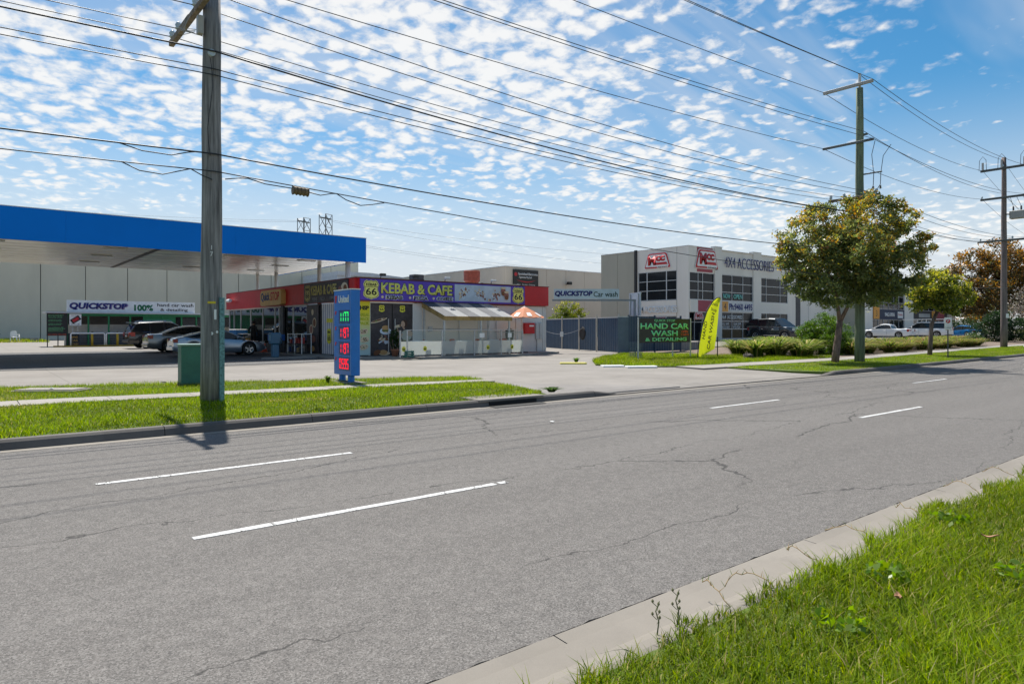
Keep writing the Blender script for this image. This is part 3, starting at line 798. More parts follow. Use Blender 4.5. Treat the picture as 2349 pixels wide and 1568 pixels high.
for a, b, z in ((4.722, 9.74, H_ - .058), (11.082, 17.5, H_ - .058), (3.66, 4.74, H_ + .182), (9.72, 11.1, H_ + .122)):
    BX('roof_cap', M('flashing', (.6, .62, .64), .4, .5), mc, a, b, -.11, .38, z, z + .045)
BX('red_band', m_pink, mc, 1.15, 3.4, -.012, -.002, 6.5, H_ - .02)
BX('red_band', m_pink, mc, 1.15, 3.5, -.132, -.122, 3.1, 4.06)
# set back white unit between the two showrooms
sb = thing('white_unit', 'plain white unit set back between the two showrooms', 'building', (66.6, 38.5, .3))
BX('wall', m_mcc, sb, 0, 14.2, 0, .3, 0, 7.4)
for x in (3.2, 7.4, 11.2): BX('wall_joint', m_joint, sb, x, x + .03, -.006, -.001, 0, 7.4)
for x, z in ((1.1, 2.6), (6.0, 2.2)):
    win('window', sb, FN, (0, 0, 0), [x, x + .9], [z, z + 1.5], dep=.05)
BX('parapet_cap', M('flashing', (.6, .62, .64), .4, .5), sb, 0, 14.2, -.04, .34, 7.402, 7.46)
# blue showroom -----------------------------------------------------
b2 = thing('blue_showroom', 'two storey showroom with blue parapet and gridded windows behind the white utes', 'showroom', (80.8, 36.0, 0))
BX('pier', m_mcc, b2, 0, 3.6, 0, .35, .3, 7.9)
BX('blue_parapet', M('sign_blue', (.012, .06, .26), .45), b2, 3.602, 12.6, 0, .35, 6.36, 7.9)
BX('pier', m_mcc, b2, 12.602, 15.4, -.06, .35, .3, 8.05)
BX('parapet', m_mcc, b2, 15.402, 27.0, 0, .35, 6.36, 7.9)
BX('dark_pier', m_char, b2, 26.0, 27.0, -.05, -.002, .3, 6.3)
BX('end_pier', m_mcc, b2, 27.002, 30.2, -.06, .35, .3, 8.0)
BX('blue_band', M('band_navy', (.014, .03, .075), .5), b2, 3.602, 12.6, -.02, .35, 2.75, 3.95)
BX('grey_band', m_char, b2, 15.402, 27.0, -.02, .35, 2.75, 3.95)
BX('core', m_black, b2, .4, 29.8, .4, 10, .3, 7.6)
win('window', b2, FN, (0, 0, 0), frange(3.63, 12.58, 1.49), [4.0, 4.8, 5.58, 6.34])
win('window', b2, FN, (0, 0, 0), frange(15.43, 26.0, 1.76), [4.0, 4.8, 5.58, 6.34])
win('window', b2, FN, (0, 0, 0), frange(3.63, 12.58, 1.49), [.6, 1.4, 2.72])
win('window', b2, FN, (0, 0, 0), frange(15.43, 26.0, 1.76), [.6, 1.4, 2.72])
BX('side_wall', m_grey2, b2, 0, .3, .352, 10, .3, 7.9)
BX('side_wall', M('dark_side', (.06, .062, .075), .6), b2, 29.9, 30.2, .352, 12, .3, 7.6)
text(b2, '9462-0006', (8.3, -.025, 3.1), .52, m_wht, bold=.03)
BX('number_plate', M('unit_orange', (.80, .36, .06), .5), b2, 3.7, 5.3, -.07, -.022, 2.8, 4.25); text(b2, '3', (4.5, -.074, 3.1), .7, m_char)
BX('shop_panel', m_wht, b2, 10.6, 12.2, -.04, -.022, 2.95, 3.75); text(b2, 'Products', (11.4, -.044, 3.25), .28, m_red, w=1.2)
BX('number_plate', M('unit_orange', (.80, .36, .06), .5), b2, 21.6, 22.9, -.07, -.022, 2.7, 4.0); text(b2, '2', (22.25, -.074, 2.95), .7, m_char)
BX('pink_panel', m_pink, b2, 22.95, 26.0, -.05, -.022, 2.75, 3.95)
BX('shop_panel', M('pale_sign', (.5, .48, .45), .5), b2, 17.2, 20.9, -.05, -.022, 3.1, 3.6)
# ------------------------------------------------------------------ signs
SHIELD = [(-.5, .27), (-.41, .43), (-.29, .5), (-.14, .45), (0, .5), (.14, .45), (.29, .5), (.41, .43), (.5, .27), (.43, .12), (.43, -.02), (.5, -.16),
          (.49, -.3), (.33, -.41), (.12, -.45), (0, -.5), (-.12, -.45), (-.33, -.41), (-.49, -.3), (-.5, -.16), (-.43, -.02), (-.43, .12)]
def shield(parent, c, w, h, uv=FRONT, lay=.004, ymat=None, big=True):
    u, v = Vector(uv[0]), Vector(uv[1]); n = u.cross(v); c = Vector(c)
    mb = MB(); ls = [(1., 0), (.93, 1), (.88, 0)] if big else [(1., 0)]
    for i, (k, mi) in enumerate(ls):
        mb.plate([c + u * (a * w * k) + v * (b * h * k) + n * (lay * i) for a, b in SHIELD], n * lay, mi)
    s = mb.build('shield_badge', [ymat or m_yel, m_blk], parent)
    q = c + n * (lay * len(ls))
    if big:
        MB().plate([q + u * a + v * b for a, b in ((-w * .42, h * .14), (w * .42, h * .14), (w * .42, h * .165), (-w * .42, h * .165))], n * lay).build('shield_line', m_blk, s)
    text(s, 'KEBAB', q + v * (h * .2), h * .14, m_blk, w=w * .66, uv=uv, bold=.03, ext=lay)
    text(s, '66', q - v * (h * .27), h * .36, m_blk, w=w * .68, uv=uv, bold=.015, ext=lay)
    return s
def prints(parent, c, items, uv=FRONT, name='printed_picture', t=.0015, base=.002):
    """flat printed picture: coloured patches, each (u, v, ru, rv, material index, tilt)"""
    u, v = Vector(uv[0]), Vector(uv[1]); n = u.cross(v); c = Vector(c); mb = MB()
    mats = []
    for i, (a, b, ra, rb, mat, tilt) in enumerate(items):
        if mat not in mats: mats.append(mat)
        ct, st = math.cos(tilt), math.sin(tilt)
        mb.disc(c + u * a + v * b + n * (base + t * i), ra, u * ct + v * st, v * ct - u * st, n, t * .9, 14, mats.index(mat), rb)
    return mb.build(name, mats, parent, kind='stuff')
f_brown = M('food_brown', (.20, .075, .03), .6, var=.4, scale=40)
f_meat = M('food_meat', (.32, .13, .10), .6, var=.5, scale=45)
f_bun = M('food_bun', (.55, .32, .13), .6, var=.2, scale=30)
f_cream = M('food_cream', (.70, .58, .40), .6, var=.15, scale=30)
f_leaf = M('food_green', (.10, .22, .03), .6, var=.3, scale=30)
f_plate = M('food_plate', (.62, .70, .80), .4)
f_skin = M('print_skin', (.55, .36, .25), .6)
f_hair = M('print_hair', (.06, .025, .015), .6)
f_top = M('print_shirt', (.42, .42, .36), .6)
f_dark = M('print_dark', (.05, .04, .045), .5, var=.3, scale=4)
ks = thing('kebab_sign', 'long purple KEBAB & CAFE sign with shield badges on the road side fascia', 'sign', (14.5, 29.2, 0))
BX('panel', m_purple, ks, .05, 10.06, -.06, .018, 2.96, 4.0)
BX('panel_edge', m_blk, ks, .05, 10.06, -.064, -.061, 2.96, 2.985); BX('panel_edge', m_blk, ks, .05, 10.06, -.064, -.061, 3.975, 4.0)
shield(ks, (.60, -.062, 3.47), .82, .92)
shield(ks, (9.58, -.062, 3.47), .82, .92)
text(ks, 'KEBAB & CAFE', (3.17, -.0615, 3.30), .56, m_blk, w=4.16, bold=.05, ext=.004)
text(ks, 'KEBAB & CAFE', (3.15, -.066, 3.32), .52, m_yel2, w=4.06, bold=.035, ext=.006)
for s_, x, wd in (('KEBAB', 1.84, .86), ('PIZZA', 3.32, .80), ('COFFEE', 4.74, .92)):
    text(ks, s_, (x, -.0615, 3.035), .215, m_wht, w=wd + .1, bold=.1, ext=.004)
    text(ks, s_, (x, -.066, 3.05), .18, m_blk, w=wd, bold=.02, ext=.006)
    MB().disc((x - wd / 2 - .22, -.062, 3.15), .065, X, Z, -Y, .01).build('bullet', f_cream, ks)
BX('food_panel', M('sign_pale', (.48, .56, .66), .5, var=.1), ks, 5.34, 9.04, -.068, -.061, 3.06, 3.92, .002)
rr = random.Random(3)
it = []
for cx, cz, n, ra in ((5.95, 3.62, 16, .3), (5.75, 3.3, 10, .2), (6.95, 3.46, 26, .3), (7.95, 3.38, 24, .36)):
    for k in range(n):
        it.append((cx + rr.gauss(0, ra * .5), cz + rr.gauss(0, ra * .42), rr.uniform(.03, .1), rr.uniform(.02, .06), rr.choice((f_meat, f_brown, f_cream, f_meat, f_plate)), rr.uniform(0, 3)))
for cx, cz in ((8.5, 3.72), (8.72, 3.5)):
    it += [(cx, cz - .06, .16, .2, f_meat, 0), (cx + .01, cz - .18, .13, .12, f_brown, 0), (cx, cz + .12, .17, .06, f_cream, 0)]
prints(ks, (0, -.068, 0), it, name='food_picture', t=.0004)
# side sign (faces the canopy); the shade there is put into its colours
kd_ = thing('kebab_side_sign', 'shade darkened KEBAB & CAFE sign on the canopy side of the shop', 'sign', (14.38, 29.45, 0))
BX('panel', M('sign_shaded', (.035, .028, .04), .45, var=.2), kd_, -.05, -.002, .55, 5.85, 2.96, 4.0)
shield(kd_, (-.052, 5.35, 3.47), .75, .9, SIDE, ymat=M('badge_shaded', (.42, .36, .12), .5))
text(kd_, 'KEBAB & CAFE', (-.054, 3.35, 3.35), .5, M('letter_shaded', (.46, .38, .12), .5), w=3.1, uv=SIDE, bold=.035)
for s_, y in (('KEBAB', 4.4), ('PIZZA', 3.4), ('COFFEE', 2.3)): text(kd_, s_, (-.054, y, 3.08), .16, M('letter_grey_shaded', (.25, .25, .24), .5), w=.6, uv=SIDE, bold=.02)
prints(kd_, (-.05, .95, 3.5), [(0, 0, .42, .36, f_cream, .2), (.1, .05, .2, .2, f_brown, 0), (-.45, -.05, .22, .25, f_meat, .3)], SIDE, 'food_picture')
qs = thing('quickstop_box_sign', 'yellow QuickSTOP light box on the red fascia under the canopy', 'sign', (14.38, 39.68, 0))
MB().prism([(-1.7, 3.05), (-1.7, 3.7), (-1.5, 3.88), (1.5, 3.88), (1.7, 3.7), (1.7, 3.05), (1.55, 2.98), (-1.55, 2.98)], -.3, -.002, 'x').build('box', M('sign_amber', (.66, .42, .14), .5), qs, bevel=.02)
text(qs, 'Quick', (-.302, .8, 3.2), .55, M('letter_blue', (.008, .05, .2), .5), w=1.45, uv=SIDE, bold=.03)
text(qs, 'STOP', (-.302, -.75, 3.25), .5, m_red, w=1.4, uv=SIDE, bold=.02)
hb = thing('halal_banner', 'tall yellow and pale green HSP snack pack banner beside the shop door', 'banner', (14.55, 29.4, 0))
def grad(name, c0, c1, z0, z1):
    m, t, p = nodes(name); pos = N(t, 'ShaderNodeNewGeometry').outputs['Position']
    s = N(t, 'ShaderNodeSeparateXYZ'); t.links.new(pos, s.inputs[0])
    t.links.new(mixc(t, rng(t, s.outputs[2], z0, z1), c0, c1), p.inputs['Base Color']); p.inputs['Roughness'].default_value = .45
    return m
BX('panel', grad('banner_print', (.45, .62, .62), (.68, .62, .01), .6, 2.4), hb, .01, .61, -.03, .02, fz + .03, 2.92)
text(hb, 'HSP', (.32, -.031, 2.52), .2, m_blk, w=.46, bold=.05)
for k, s_ in enumerate(('HALAL', 'SNACK', 'PACK')): text(hb, s_, (.31, -.031, 2.22 - .2 * k), .15, M('banner_lime', (.5, .55, .02), .5), w=.52, bold=.05)
it = []
for cx, cz, n in ((.28, 1.5, 22), (.33, 1.12, 36), (.27, .78, 24)):
    it.append((cx, cz, .24, .14, f_cream, .15))
    it += [(cx + rr.gauss(0, .09), cz + rr.gauss(0, .05), rr.uniform(.015, .04), rr.uniform(.01, .025), rr.choice((f_brown, f_meat, f_cream, f_leaf, f_dark)), rr.uniform(0, 3)) for _ in range(n)]
prints(hb, (0, -.03, 0), it, name='food_picture', t=.0004)
# printed door posters
pp = thing('door_poster', 'black food poster with burger, wrap and coffee cup on the left door leaf', 'poster', (15.2, 29.42, 0))
BX('sheet', f_dark, pp, .02, 1.14, -.012, -.002, fz + .02, 2.84)
shield(pp, (.60, -.013, 2.6), .3, .34, lay=.002, ymat=m_badge, big=False)
prints(pp, (0, -.012, 0), [(.45, 2.03, .46, .07, f_cream, .27), (.45, 2.05, .40, .04, f_brown, .27), (.3, 2.0, .06, .03, f_leaf, .2), (.62, 2.1, .06, .03, f_cream, .2),
    (.80, 1.52, .31, .17, f_plate, 0), (.80, 1.56, .2, .1, f_brown, 0), (.80, 1.68, .2, .12, f_bun, 0), (.80, 1.55, .19, .03, f_leaf, 0), (.82, 1.47, .1, .03, f_cream, 0)], name='food_picture')
it = [(.72, .98, .30, .09, f_plate, .05), (.62, .7, .22, .3, M('cup_dark', (.045, .045, .06), .4), 0), (.75, .45, .3, .1, f_cream, 0), (.68, .5, .22, .12, f_bun, 0), (.35, .5, .2, .12, f_brown, .4)]
it += [(.68 + rr.gauss(0, .13), 1.12 + rr.gauss(0, .07), rr.uniform(.04, .09), rr.uniform(.02, .04), rr.choice((f_meat, f_brown, f_cream)), rr.uniform(-.6, .6)) for _ in range(26)]
prints(pp, (0, -.012, 0), it, name='meat_picture', t=.0006)
pq = thing('door_poster', 'black poster of a woman eating a wrap on the right door leaf', 'poster', (16.38, 29.42, 0))
BX('sheet', f_dark, pq, .02, 1.1, -.012, -.002, fz + .02, 2.84)
shield(pq, (.55, -.013, 2.6), .3, .34, lay=.002, ymat=m_badge, big=False)
prints(pq, (0, -.012, 0), [(.78, 1.32, .3, .28, f_top, 0), (.98, 1.4, .16, .14, f_skin, -.5), (.62, 1.72, .07, .12, f_skin, .2), (.66, 1.88, .17, .2, f_hair, 0), (.58, 1.86, .11, .16, f_skin, .15),
    (.30, 1.42, .055, .26, f_skin, .2), (.42, 1.25, .24, .055, f_skin, .75), (.3, 1.76, .22, .07, f_cream, .22), (.42, 1.79, .05, .05, f_brown, 0)], name='woman_picture')
m_ylet = M('poster_lime', (.42, .42, .06), .5)
text(pq, 'ENJOY OUR', (.5, -.016, .98), .13, m_ylet, w=.82, ext=.002); text(pq, 'FRESH', (.5, -.016, .76), .13, m_ylet, w=.5, ext=.002)
ps = thing('door_poster', 'narrow dark poster with food circles beside the striped door', 'poster', (14.44, 33.6, 0))
BX('sheet', f_dark, ps, -.03, -.002, .0, 1.5, fz + .02, 2.86)
prints(ps, (-.03, .75, 0), [(0, 2.5, .14, .16, f_cream, 0), (.25, 1.95, .24, .26, f_cream, 0), (.25, 1.95, .18, .2, f_brown, 0), (-.15, 1.6, .24, .26, f_cream, 0), (-.15, 1.6, .18, .2, f_meat, 0), (.1, 1.1, .3, .2, f_meat, 0), (0, .6, .3, .16, f_bun, 0)], SIDE, 'food_picture')
sd = shield(sh, (-.0, 3.1, 1.25), .5, .8, SIDE, ymat=m_badge, big=False, lay=.003)
BX('door_notice', m_badge, sh, -.002, .012, 2.7, 3.4, 1.95, 2.15)
cc = thing('security_camera', 'white bullet camera on the far end of the red side fascia', 'camera', (14.3, 47.8, 3.5))
MB().tube([(0, 0, 0), (-.15, 0, -.05)], .05, 8).build('bracket', m_wht, cc)
MB().tube([(-.1, .35, .02), (-.25, -.75, .0)], .11, 10).build('body', m_wht, cc)
# black company sign on the beige warehouse
sp = thing('company_sign', 'black company sign with red swoosh high on the beige warehouse', 'sign', (50.2, 59.4, 0))
BX('panel', m_black, sp, -1.85, 1.85, -.06, .05, 5.9, 8.3)
text(sp, 'Specialised Electronics', (.3, -.062, 7.62), .34, m_wht, w=2.9, bold=.03); text(sp, 'Agencies Pty Ltd', (-.1, -.062, 7.28), .28, m_wht, w=1.9, bold=.03)
MB().disc((-1.5, -.062, 7.75), .22, X, Z, -Y, .01).build('emblem', m_red, sp)
sw = [(-1.5 + 3.1 * i / 12, 7.15 - .28 * math.sin(i / 12 * 2.6) + .2 * (i / 12)) for i in range(13)]
MB().prism(sw + [(a, b - .12 * math.sin(math.pi * i / 12)) for i, (a, b) in reversed(list(enumerate(sw)))], -.072, -.062, 'y').build('swoosh', m_red, sp)
text(sp, 'Sales - Service - Training', (0, -.062, 6.5), .2, m_wht, w=2.7)
BX('number_strip', m_wht, sp, -1.45, 1.35, -.066, -.061, 6.02, 6.38); text(sp, '1300 831 968', (-.05, -.068, 6.09), .22, m_blk, w=2.3)
fl = thing('floodlight', 'black floodlight on the beige wall beside the overhead car wash sign', 'floodlight', (56.6, 59.4, 6.9))
MB().tube([(0, .1, 0), (0, -.3, .1)], .05, 6).build('bracket', m_black, fl); BX('lamp_head', m_black, fl, -.3, .3, -.7, -.3, -.05, .3, .05)
# MCC lettering ------------------------------------------------------
def trap(parent, o, uv, w, h):
    u, v = Vector(uv[0]), Vector(uv[1]); n = u.cross(v); o = Vector(o)
    def poly(k, dx=0): return [(-.5 + .02, -.5), (.5 - .02, -.5), (.5, -.44), (.37, .42), (.31, .5), (-.31, .5), (-.37, .42), (-.5, -.44)]
    t = None
    for i, (kx, ky, mm) in enumerate(((1., 1., m_wht), (.96, .92, m_red), (.87, .76, m_wht))):
        mb = MB().plate([o + u * (a * w * kx) + v * (b * h * ky) + n * (.04 * i) for a, b in poly(1)], n * .04)
        t = mb.build('logo_plate', mm, parent)
    q = o + n * .12
    text(parent, 'M', q + u * (-w * .19) - v * (h * .28), h * .58, m_red, w=w * .3, uv=uv, bold=.06, ext=.02)
    text(parent, 'CC', q + u * (w * .13) - v * (h * .05), h * .34, m_red, w=w * .34, uv=uv, bold=.09, ext=.02)
    MB().plate([q + u * a + v * b for a, b in ((-w * .1, -h * .27), (w * .4, -h * .27), (w * .36, -h * .13), (-w * .06, -h * .13))], n * .02).build('logo_bar', m_red, parent)
    MB().plate([q - n * .035 + u * a + v * b for a, b in ((w * .0, -h * .455), (w * .4, -h * .455), (w * .4, -h * .36), (w * .0, -h * .36))], n * .02).build('logo_strip', m_wht, parent)
    text(parent, 'AUSTRALIA', q - n * .012 + u * (w * .2) - v * (h * .445), h * .075, m_blk, w=w * .36, uv=uv, bold=.02, ext=.01)
lg = thing('logo_sign', 'red and white trapezoid logo on the showroom side wall', 'sign', (47.78, 38.55, 7.6))
trap(lg, (0, 0, 0), SIDE, 2.9, 1.4)
lg = thing('logo_sign', 'larger red and white trapezoid logo on the red stripe of the showroom front', 'sign', (50.25, 35.26, 7.62))
trap(lg, (0, 0, 0), FRONT, 3.3, 1.7)
lg = thing('logo_sign', 'small red logo over the showroom entry door', 'sign', (49.0, 35.16, 2.72))
trap(lg, (0, 0, 0), FRONT, 1.35, .62)
lg = thing('logo_sign', 'small red logo in the side window just above the black hand wash board', 'sign', (47.7, 38.1, 2.3))
trap(lg, (0, 0, 0), SIDE, 1.5, .7)
t = thing('wall_lettering', 'raised navy 4X4 ACCESSORIES lettering high on the showroom front', 'lettering', (56.9, 35.2, 0))
text(t, '4X4 ACCESSORIES', (0, -.02, 7.08), .95, m_navy, w=8.1, bold=-.018, ext=.05)
t = thing('wall_lettering', 'white 4X4 ACCESSORIES lettering on the showroom side band', 'lettering', (47.72, 38.7, 0))
text(t, '4x4 ACCESSORIES', (0, 0, 2.98), .62, m_wht, w=4.6, uv=SIDE, bold=.03, ext=.05)
t = thing('phone_sign', 'white phone number sign with orange unit number on the showroom front', 'sign', (52.54, 35.28, 0))
BX('panel', M('sign_white', (.66, .66, .65), .5), t, .02, 4.98, -.04, -.002, 3.14, 4.06)
BX('number_plate', M('unit_orange', (.80, .36, .06), .5), t, .03, .95, -.05, -.041, 3.15, 4.05); text(t, '4', (.47, -.053, 3.32), .58, m_char, bold=.0)
text(t, 'Ph:9460 4495', (2.98, -.044, 3.3), .6, m_navy, w=3.75, bold=.03)
t = thing('window_lettering', 'pale green NOW OPEN lettering across the upper showroom window', 'lettering', (52.54, 35.32, 0))
m_mint = M('letter_mint', (.25, .72, .60), .5)
text(t, 'NOW', (.85, 0, 4.32), .42, m_mint, w=1.1, bold=.02); text(t, 'OPEN', (2.6, 0, 4.32), .42, m_mint, w=1.4, bold=.02)
t = thing('window_lettering', 'white 4x4 accessories lettering on the lower showroom window', 'lettering', (52.54, 35.32, 0))
text(t, '4x4  ACCESSORIES', (1.7, 0, 2.5), .34, m_wht, w=3.1, bold=.02)
for s_, x, z in (('BULL BAR', .6, 1.95), ('NUDGE BAR', .7, 1.66), ('REAR BAR', 2.5, 1.95), ('WINCH', 2.35, 1.66)): text(t, s_, (x, 0, z), .22, m_wht, w=1.15)
# ------------------------------------------------------------------ price sign
pr_ = thing('price_sign', 'tall blue fuel price pylon with lit red and green digits on the grass', 'price sign', (8.0, 16.55, .2), R(-3))
m_pblue = M('pylon_blue', (.001, .17, .60), .35)
MB().prism([(0, .2), (0, 2.47), (.25, 2.47), (.25, .2)], 0, 1.2, 'y').build('cabinet', m_pblue, pr_, bevel=.015)
BX('top_cap', m_wht, pr_, -.01, .26, -.01, 1.21, 2.472, 2.5)
MB().tube([(.125, .3, -.02), (.125, .3, .21)], .09, 12).build('leg', m_pblue, pr_); MB().tube([(.125, .9, -.02), (.125, .9, .21)], .09, 12).build('leg', m_pblue, pr_)
BX('footing', m_kerb, pr_, -.15, .4, -.15, 1.3, -.08, .03, .02)
text(pr_, 'United', (-.001, .52, 2.14), .2, m_wht, w=.72, uv=SIDE, bold=.03)
MB().plate([Vector((-.001, y, z)) for y, z in ((1.1, 2.14), (1.03, 2.14), (.96, 2.34), (1.12, 2.34))], (-.006, 0, 0)).build('emblem', m_red, pr_)
m_ledr = M('led_red', (.2, .0, .0), .6, emit=(1., .008, .02), estr=.42)
m_ledg = M('led_green', (.0, .2, .04), .6, emit=(.02, 1., .15), estr=.36)
SEG = {'0': 'abcdef', '1': 'bc', '7': 'abc', '9': 'abcdfg', '5': 'acdfg', '4': 'bcfg', '8': 'abcdefg'}
def seven(parent, s, y0, z0, h, wd, mat):
    mb = MB(); t = h * .1
    for i, ch in enumerate(s):
        ya = y0 - i * wd * 1.3; yb = ya - wd
        for g in SEG[ch]:
            b = dict(a=(ya, yb, z0 + h - t, z0 + h), g=(ya, yb, z0 + h / 2 - t / 2, z0 + h / 2 + t / 2), d=(ya, yb, z0, z0 + t), f=(ya, ya - t, z0 + h / 2 + t / 2, z0 + h - t),
                     b=(yb + t, yb, z0 + h / 2 + t / 2, z0 + h - t), e=(ya, ya - t, z0 + t, z0 + h / 2 - t / 2), c=(yb + t, yb, z0 + t, z0 + h / 2 - t / 2))[g]
            mb.box(-.012, -.006, min(b[:2]) + .002, max(b[:2]) - .002, b[2] + .001, b[3] - .001)
    mb.build('digits', mat, parent)
for s_, z, mm in (('1177', 1.62, m_ledg), ('1197', 1.20, m_ledr), ('1197', .78, m_ledr), ('0595', .37, m_ledr)):
    BX('display', M('display_blue_dark', (.004, .06, .22), .4), pr_, -.006, -.001, .1, .84, z - .04, z + .32)
    seven(pr_, s_, .79, z, .27, .125, mm)
    MB().plate([Vector((-.001, y, zz)) for y, zz in ((1.1, z + .2), (1.05, z + .2), (1.0, z + .3), (1.1, z + .3))], (-.005, 0, 0)).build('emblem', m_red, pr_)
# ------------------------------------------------------------------ hand car wash board
bd = thing('sign_board', 'black HAND CAR WASH & DETAILING board with green letters on grey posts', 'sign', (23.38, 20.0, 0), R(0))
BX('panel', M('board_black', (.012, .014, .014), .4), bd, .02, 3.76, -.03, .03, 1.0, 2.1)
for x, y in ((.0, -.05), (3.78, -.05), (3.2, .55)): MB().tube([(x, y, gz(23.4 + x, 20) - .1), (x, y, 2.14 if y < 0 else 1.2)], .032, 8).build('post', m_steel, bd)
MB().bar((3.2, .55, 1.15), (3.2, .03, 1.6), .04).build('brace', m_steel, bd)
text(bd, 'QUICK STOP', (1.88, -.032, 1.94), .125, m_lgrn, w=1.5, bold=.01); text(bd, 'HAND CAR', (1.92, -.032, 1.62), .27, m_lgrn, w=3.5, bold=.025)
text(bd, 'WASH', (1.85, -.032, 1.3), .26, m_lgrn, w=1.95, bold=.025); text(bd, '& DETAILING', (2.0, -.032, 1.07), .16, m_lgrn, w=3.0, bold=.025)
text(bd, 'OPEN', (3.35, -.032, 1.45), .1, m_orng, w=.5, bold=.02); text(bd, '7 DAYS', (3.36, -.032, 1.31), .1, m_orng, w=.6, bold=.02)
# ------------------------------------------------------------------ feather flag
fg = thing('feather_flag', 'lime yellow feather flag reading HAND CAR WASH on a black pole in the lawn', 'flag', (26.53, 19.1, 0))
m_lime = see_through('flag_lime', (.66, .72, .02), .995, .7, .55)
pl_ = [(.07, .9), (.33, 1.81), (.72, 2.49), (1.2, 2.95), (1.52, 3.1), (1.79, 3.13)]
MB().tube([(0, 0, .05), (.035, 0, .5)] + [(x, 0, z) for x, z in pl_], .022, 8).build('pole', m_black, fg)
L_ = [(.05, .3), (.1, .9), (.35, 1.81), (.74, 2.48), (1.21, 2.93), (1.53, 3.08), (1.79, 3.11)]
R_ = [(.6, .47), (1.26, .68), (1.47, 1.4), (1.6, 1.9), (1.69, 2.34), (1.76, 2.8), (1.79, 3.10)]
vs = []
for (ax, az), (bx, bz) in zip(L_, R_):
    for k in range(7):
        t = k / 6; vs.append((ax + (bx - ax) * t, -.05 * math.sin(t * 7 + az), az + (bz - az) * t))
MB().add(vs, [(i * 7 + k, i * 7 + k + 1, (i + 1) * 7 + k + 1, (i + 1) * 7 + k) for i in range(6) for k in range(6)]).build('cloth', m_lime, fg, sm=True)
text(fg, 'Quick', (1.22, -.07, 2.70), .19, m_blk, w=.56, bold=.0, uv=(Vector((.985, 0, -.17)), Vector((.17, 0, .985)))); text(fg, 'Stop', (1.16, -.07, 2.42), .2, m_blk, w=.46, uv=(Vector((.985, 0, -.17)), Vector((.17, 0, .985))))
a_ = R(76); up = (Vector((math.cos(a_), 0, math.sin(a_))), Vector((-math.sin(a_), 0, math.cos(a_))))
text(fg, 'HAND', (.56, -.07, 1.55), .22, m_blk, w=.85, uv=up, bold=.01); text(fg, 'CAR WASH', (1.05, -.07, 1.5), .24, m_blk, w=1.75, uv=up, bold=.01)
# ------------------------------------------------------------------ gate, fence and overhead car wash sign
gt = thing('blue_gate', 'dark blue corrugated steel gate with pale posts beside the kebab shop', 'gate', (28.95, 26.1, .25))
gv = Vector((3.4, 10.6, 0)); gl = gv.length; gd = gv.normalized()
def fpanel(parent, a, b, h, mat, dirv, off=(0, 0, 0)):
    o = Vector(off); nrm = Vector((-dirv.y, dirv.x, 0)); vs = []; n = max(4, int((b - a) / .055))
    for i in range(n + 1):
        p = o + dirv * (a + (b - a) * i / n) + nrm * (.02 if (i // 2) % 2 else 0)
        vs += [p + Z * .06, p + Z * h]
    MB().add(vs, [(2 * i, 2 * i + 2, 2 * i + 3, 2 * i + 1) for i in range(n)]).build('sheet_panel', mat, parent)
ks_ = [0, 2.6, 4.9, 7.4, gl]
for a, b in zip(ks_, ks_[1:]):
    fpanel(gt, a + .06, b - .06, 2.0, m_blueg, gd)
    MB().bar(gd * (a + .04) + Z * 2.03, gd * (b - .04) + Z * 2.03, .05, .06).build('top_rail', m_steel, gt)
for a in ks_: MB().tube([gd * a - Vector((.04, 0, 0)), gd * a - Vector((.04, 0, 0)) + Z * 2.22], .045, 10).build('post', M('post_cream', (.52, .49, .42), .6), gt)
ty = thing('hanging_tyre', 'black tyre hung on the chain across the blue gate', 'tyre', (30.35, 30.35, 1.35), math.atan2(gv.y, gv.x))
MB().lathe([(.2, -.09), (.34, -.1), (.42, -.06), (.43, 0), (.42, .06), (.34, .1), (.2, .09)], n=24, axis='y').build('tread', M('tyre_rubber', (.016, .016, .016), .8), ty, sm=True)
BX('paper_tag', m_wht, ty, -.15, .15, -.13, -.112, .12, .36)
ch = thing('gate_chain', 'thin sagging chain strung across the blue gate', 'chain', (26.36, 30.6, 1.9))
pts = [(4.0 * t, -.3 * t, -.2 * t - .5 * math.sin(math.pi * t)) for t in [i / 12 for i in range(13)]]
MB().tube(pts, .012, 5).build('links', m_steel, ch)
BX('paper_tag', m_wht, ch, 2.1, 2.35, -.18, -.17, -.75, -.45)
fn = thing('blue_fence', 'dark blue corrugated steel side fence behind the hand wash board', 'fence', (28.9, 25.35, .28))
fpanel(fn, .05, 2.2, 2.05, m_blueg, X); fpanel(fn, 2.3, 4.6, 2.0, m_blueg, X); fpanel(fn, 4.7, 6.6, .55, M('grey_low_fence', (.2, .21, .22), .6), X)
for x in (0, 2.25, 4.65): BX('post', m_blueg, fn, x - .04, x + .04, -.04, .04, 0, 2.12)
gf2 = thing('gate_leaf', 'grey blue flat gate leaf standing open beside the gate post', 'gate', (28.45, 25.75, .24))
MB().bar((0, 0, 1.03), (.42, -.42, 1.03), .05, 2.0).build('leaf', M('grey_blue_sheet', (.10, .135, .18), .5), gf2)
MB().bar((0, .0, 2.06), (.42, -.42, 2.06), .06, .05).build('cap_rail', m_steel, gf2)
ow = thing('overhead_sign', 'white QUICKSTOP Car wash sign on a steel gantry over the side driveway', 'sign', (26.36, 28.85, 0))
u_ = Vector((3.35, -2.72, 0)); ul = u_.length; u_ = u_.normalized(); OV = (u_, Z)
MB().bar(u_ * -.0 + Z * 3.26, u_ * (ul + .45) + Z * 3.26, .08, .1).build('beam', M('gantry_grey', (.22, .25, .28), .5), ow)
MB().bar(u_ * (ul + .4) + Z * .2, u_ * (ul + .4) + Z * 3.3, .1).build('post', M('gantry_grey', (.22, .25, .28), .5), ow)
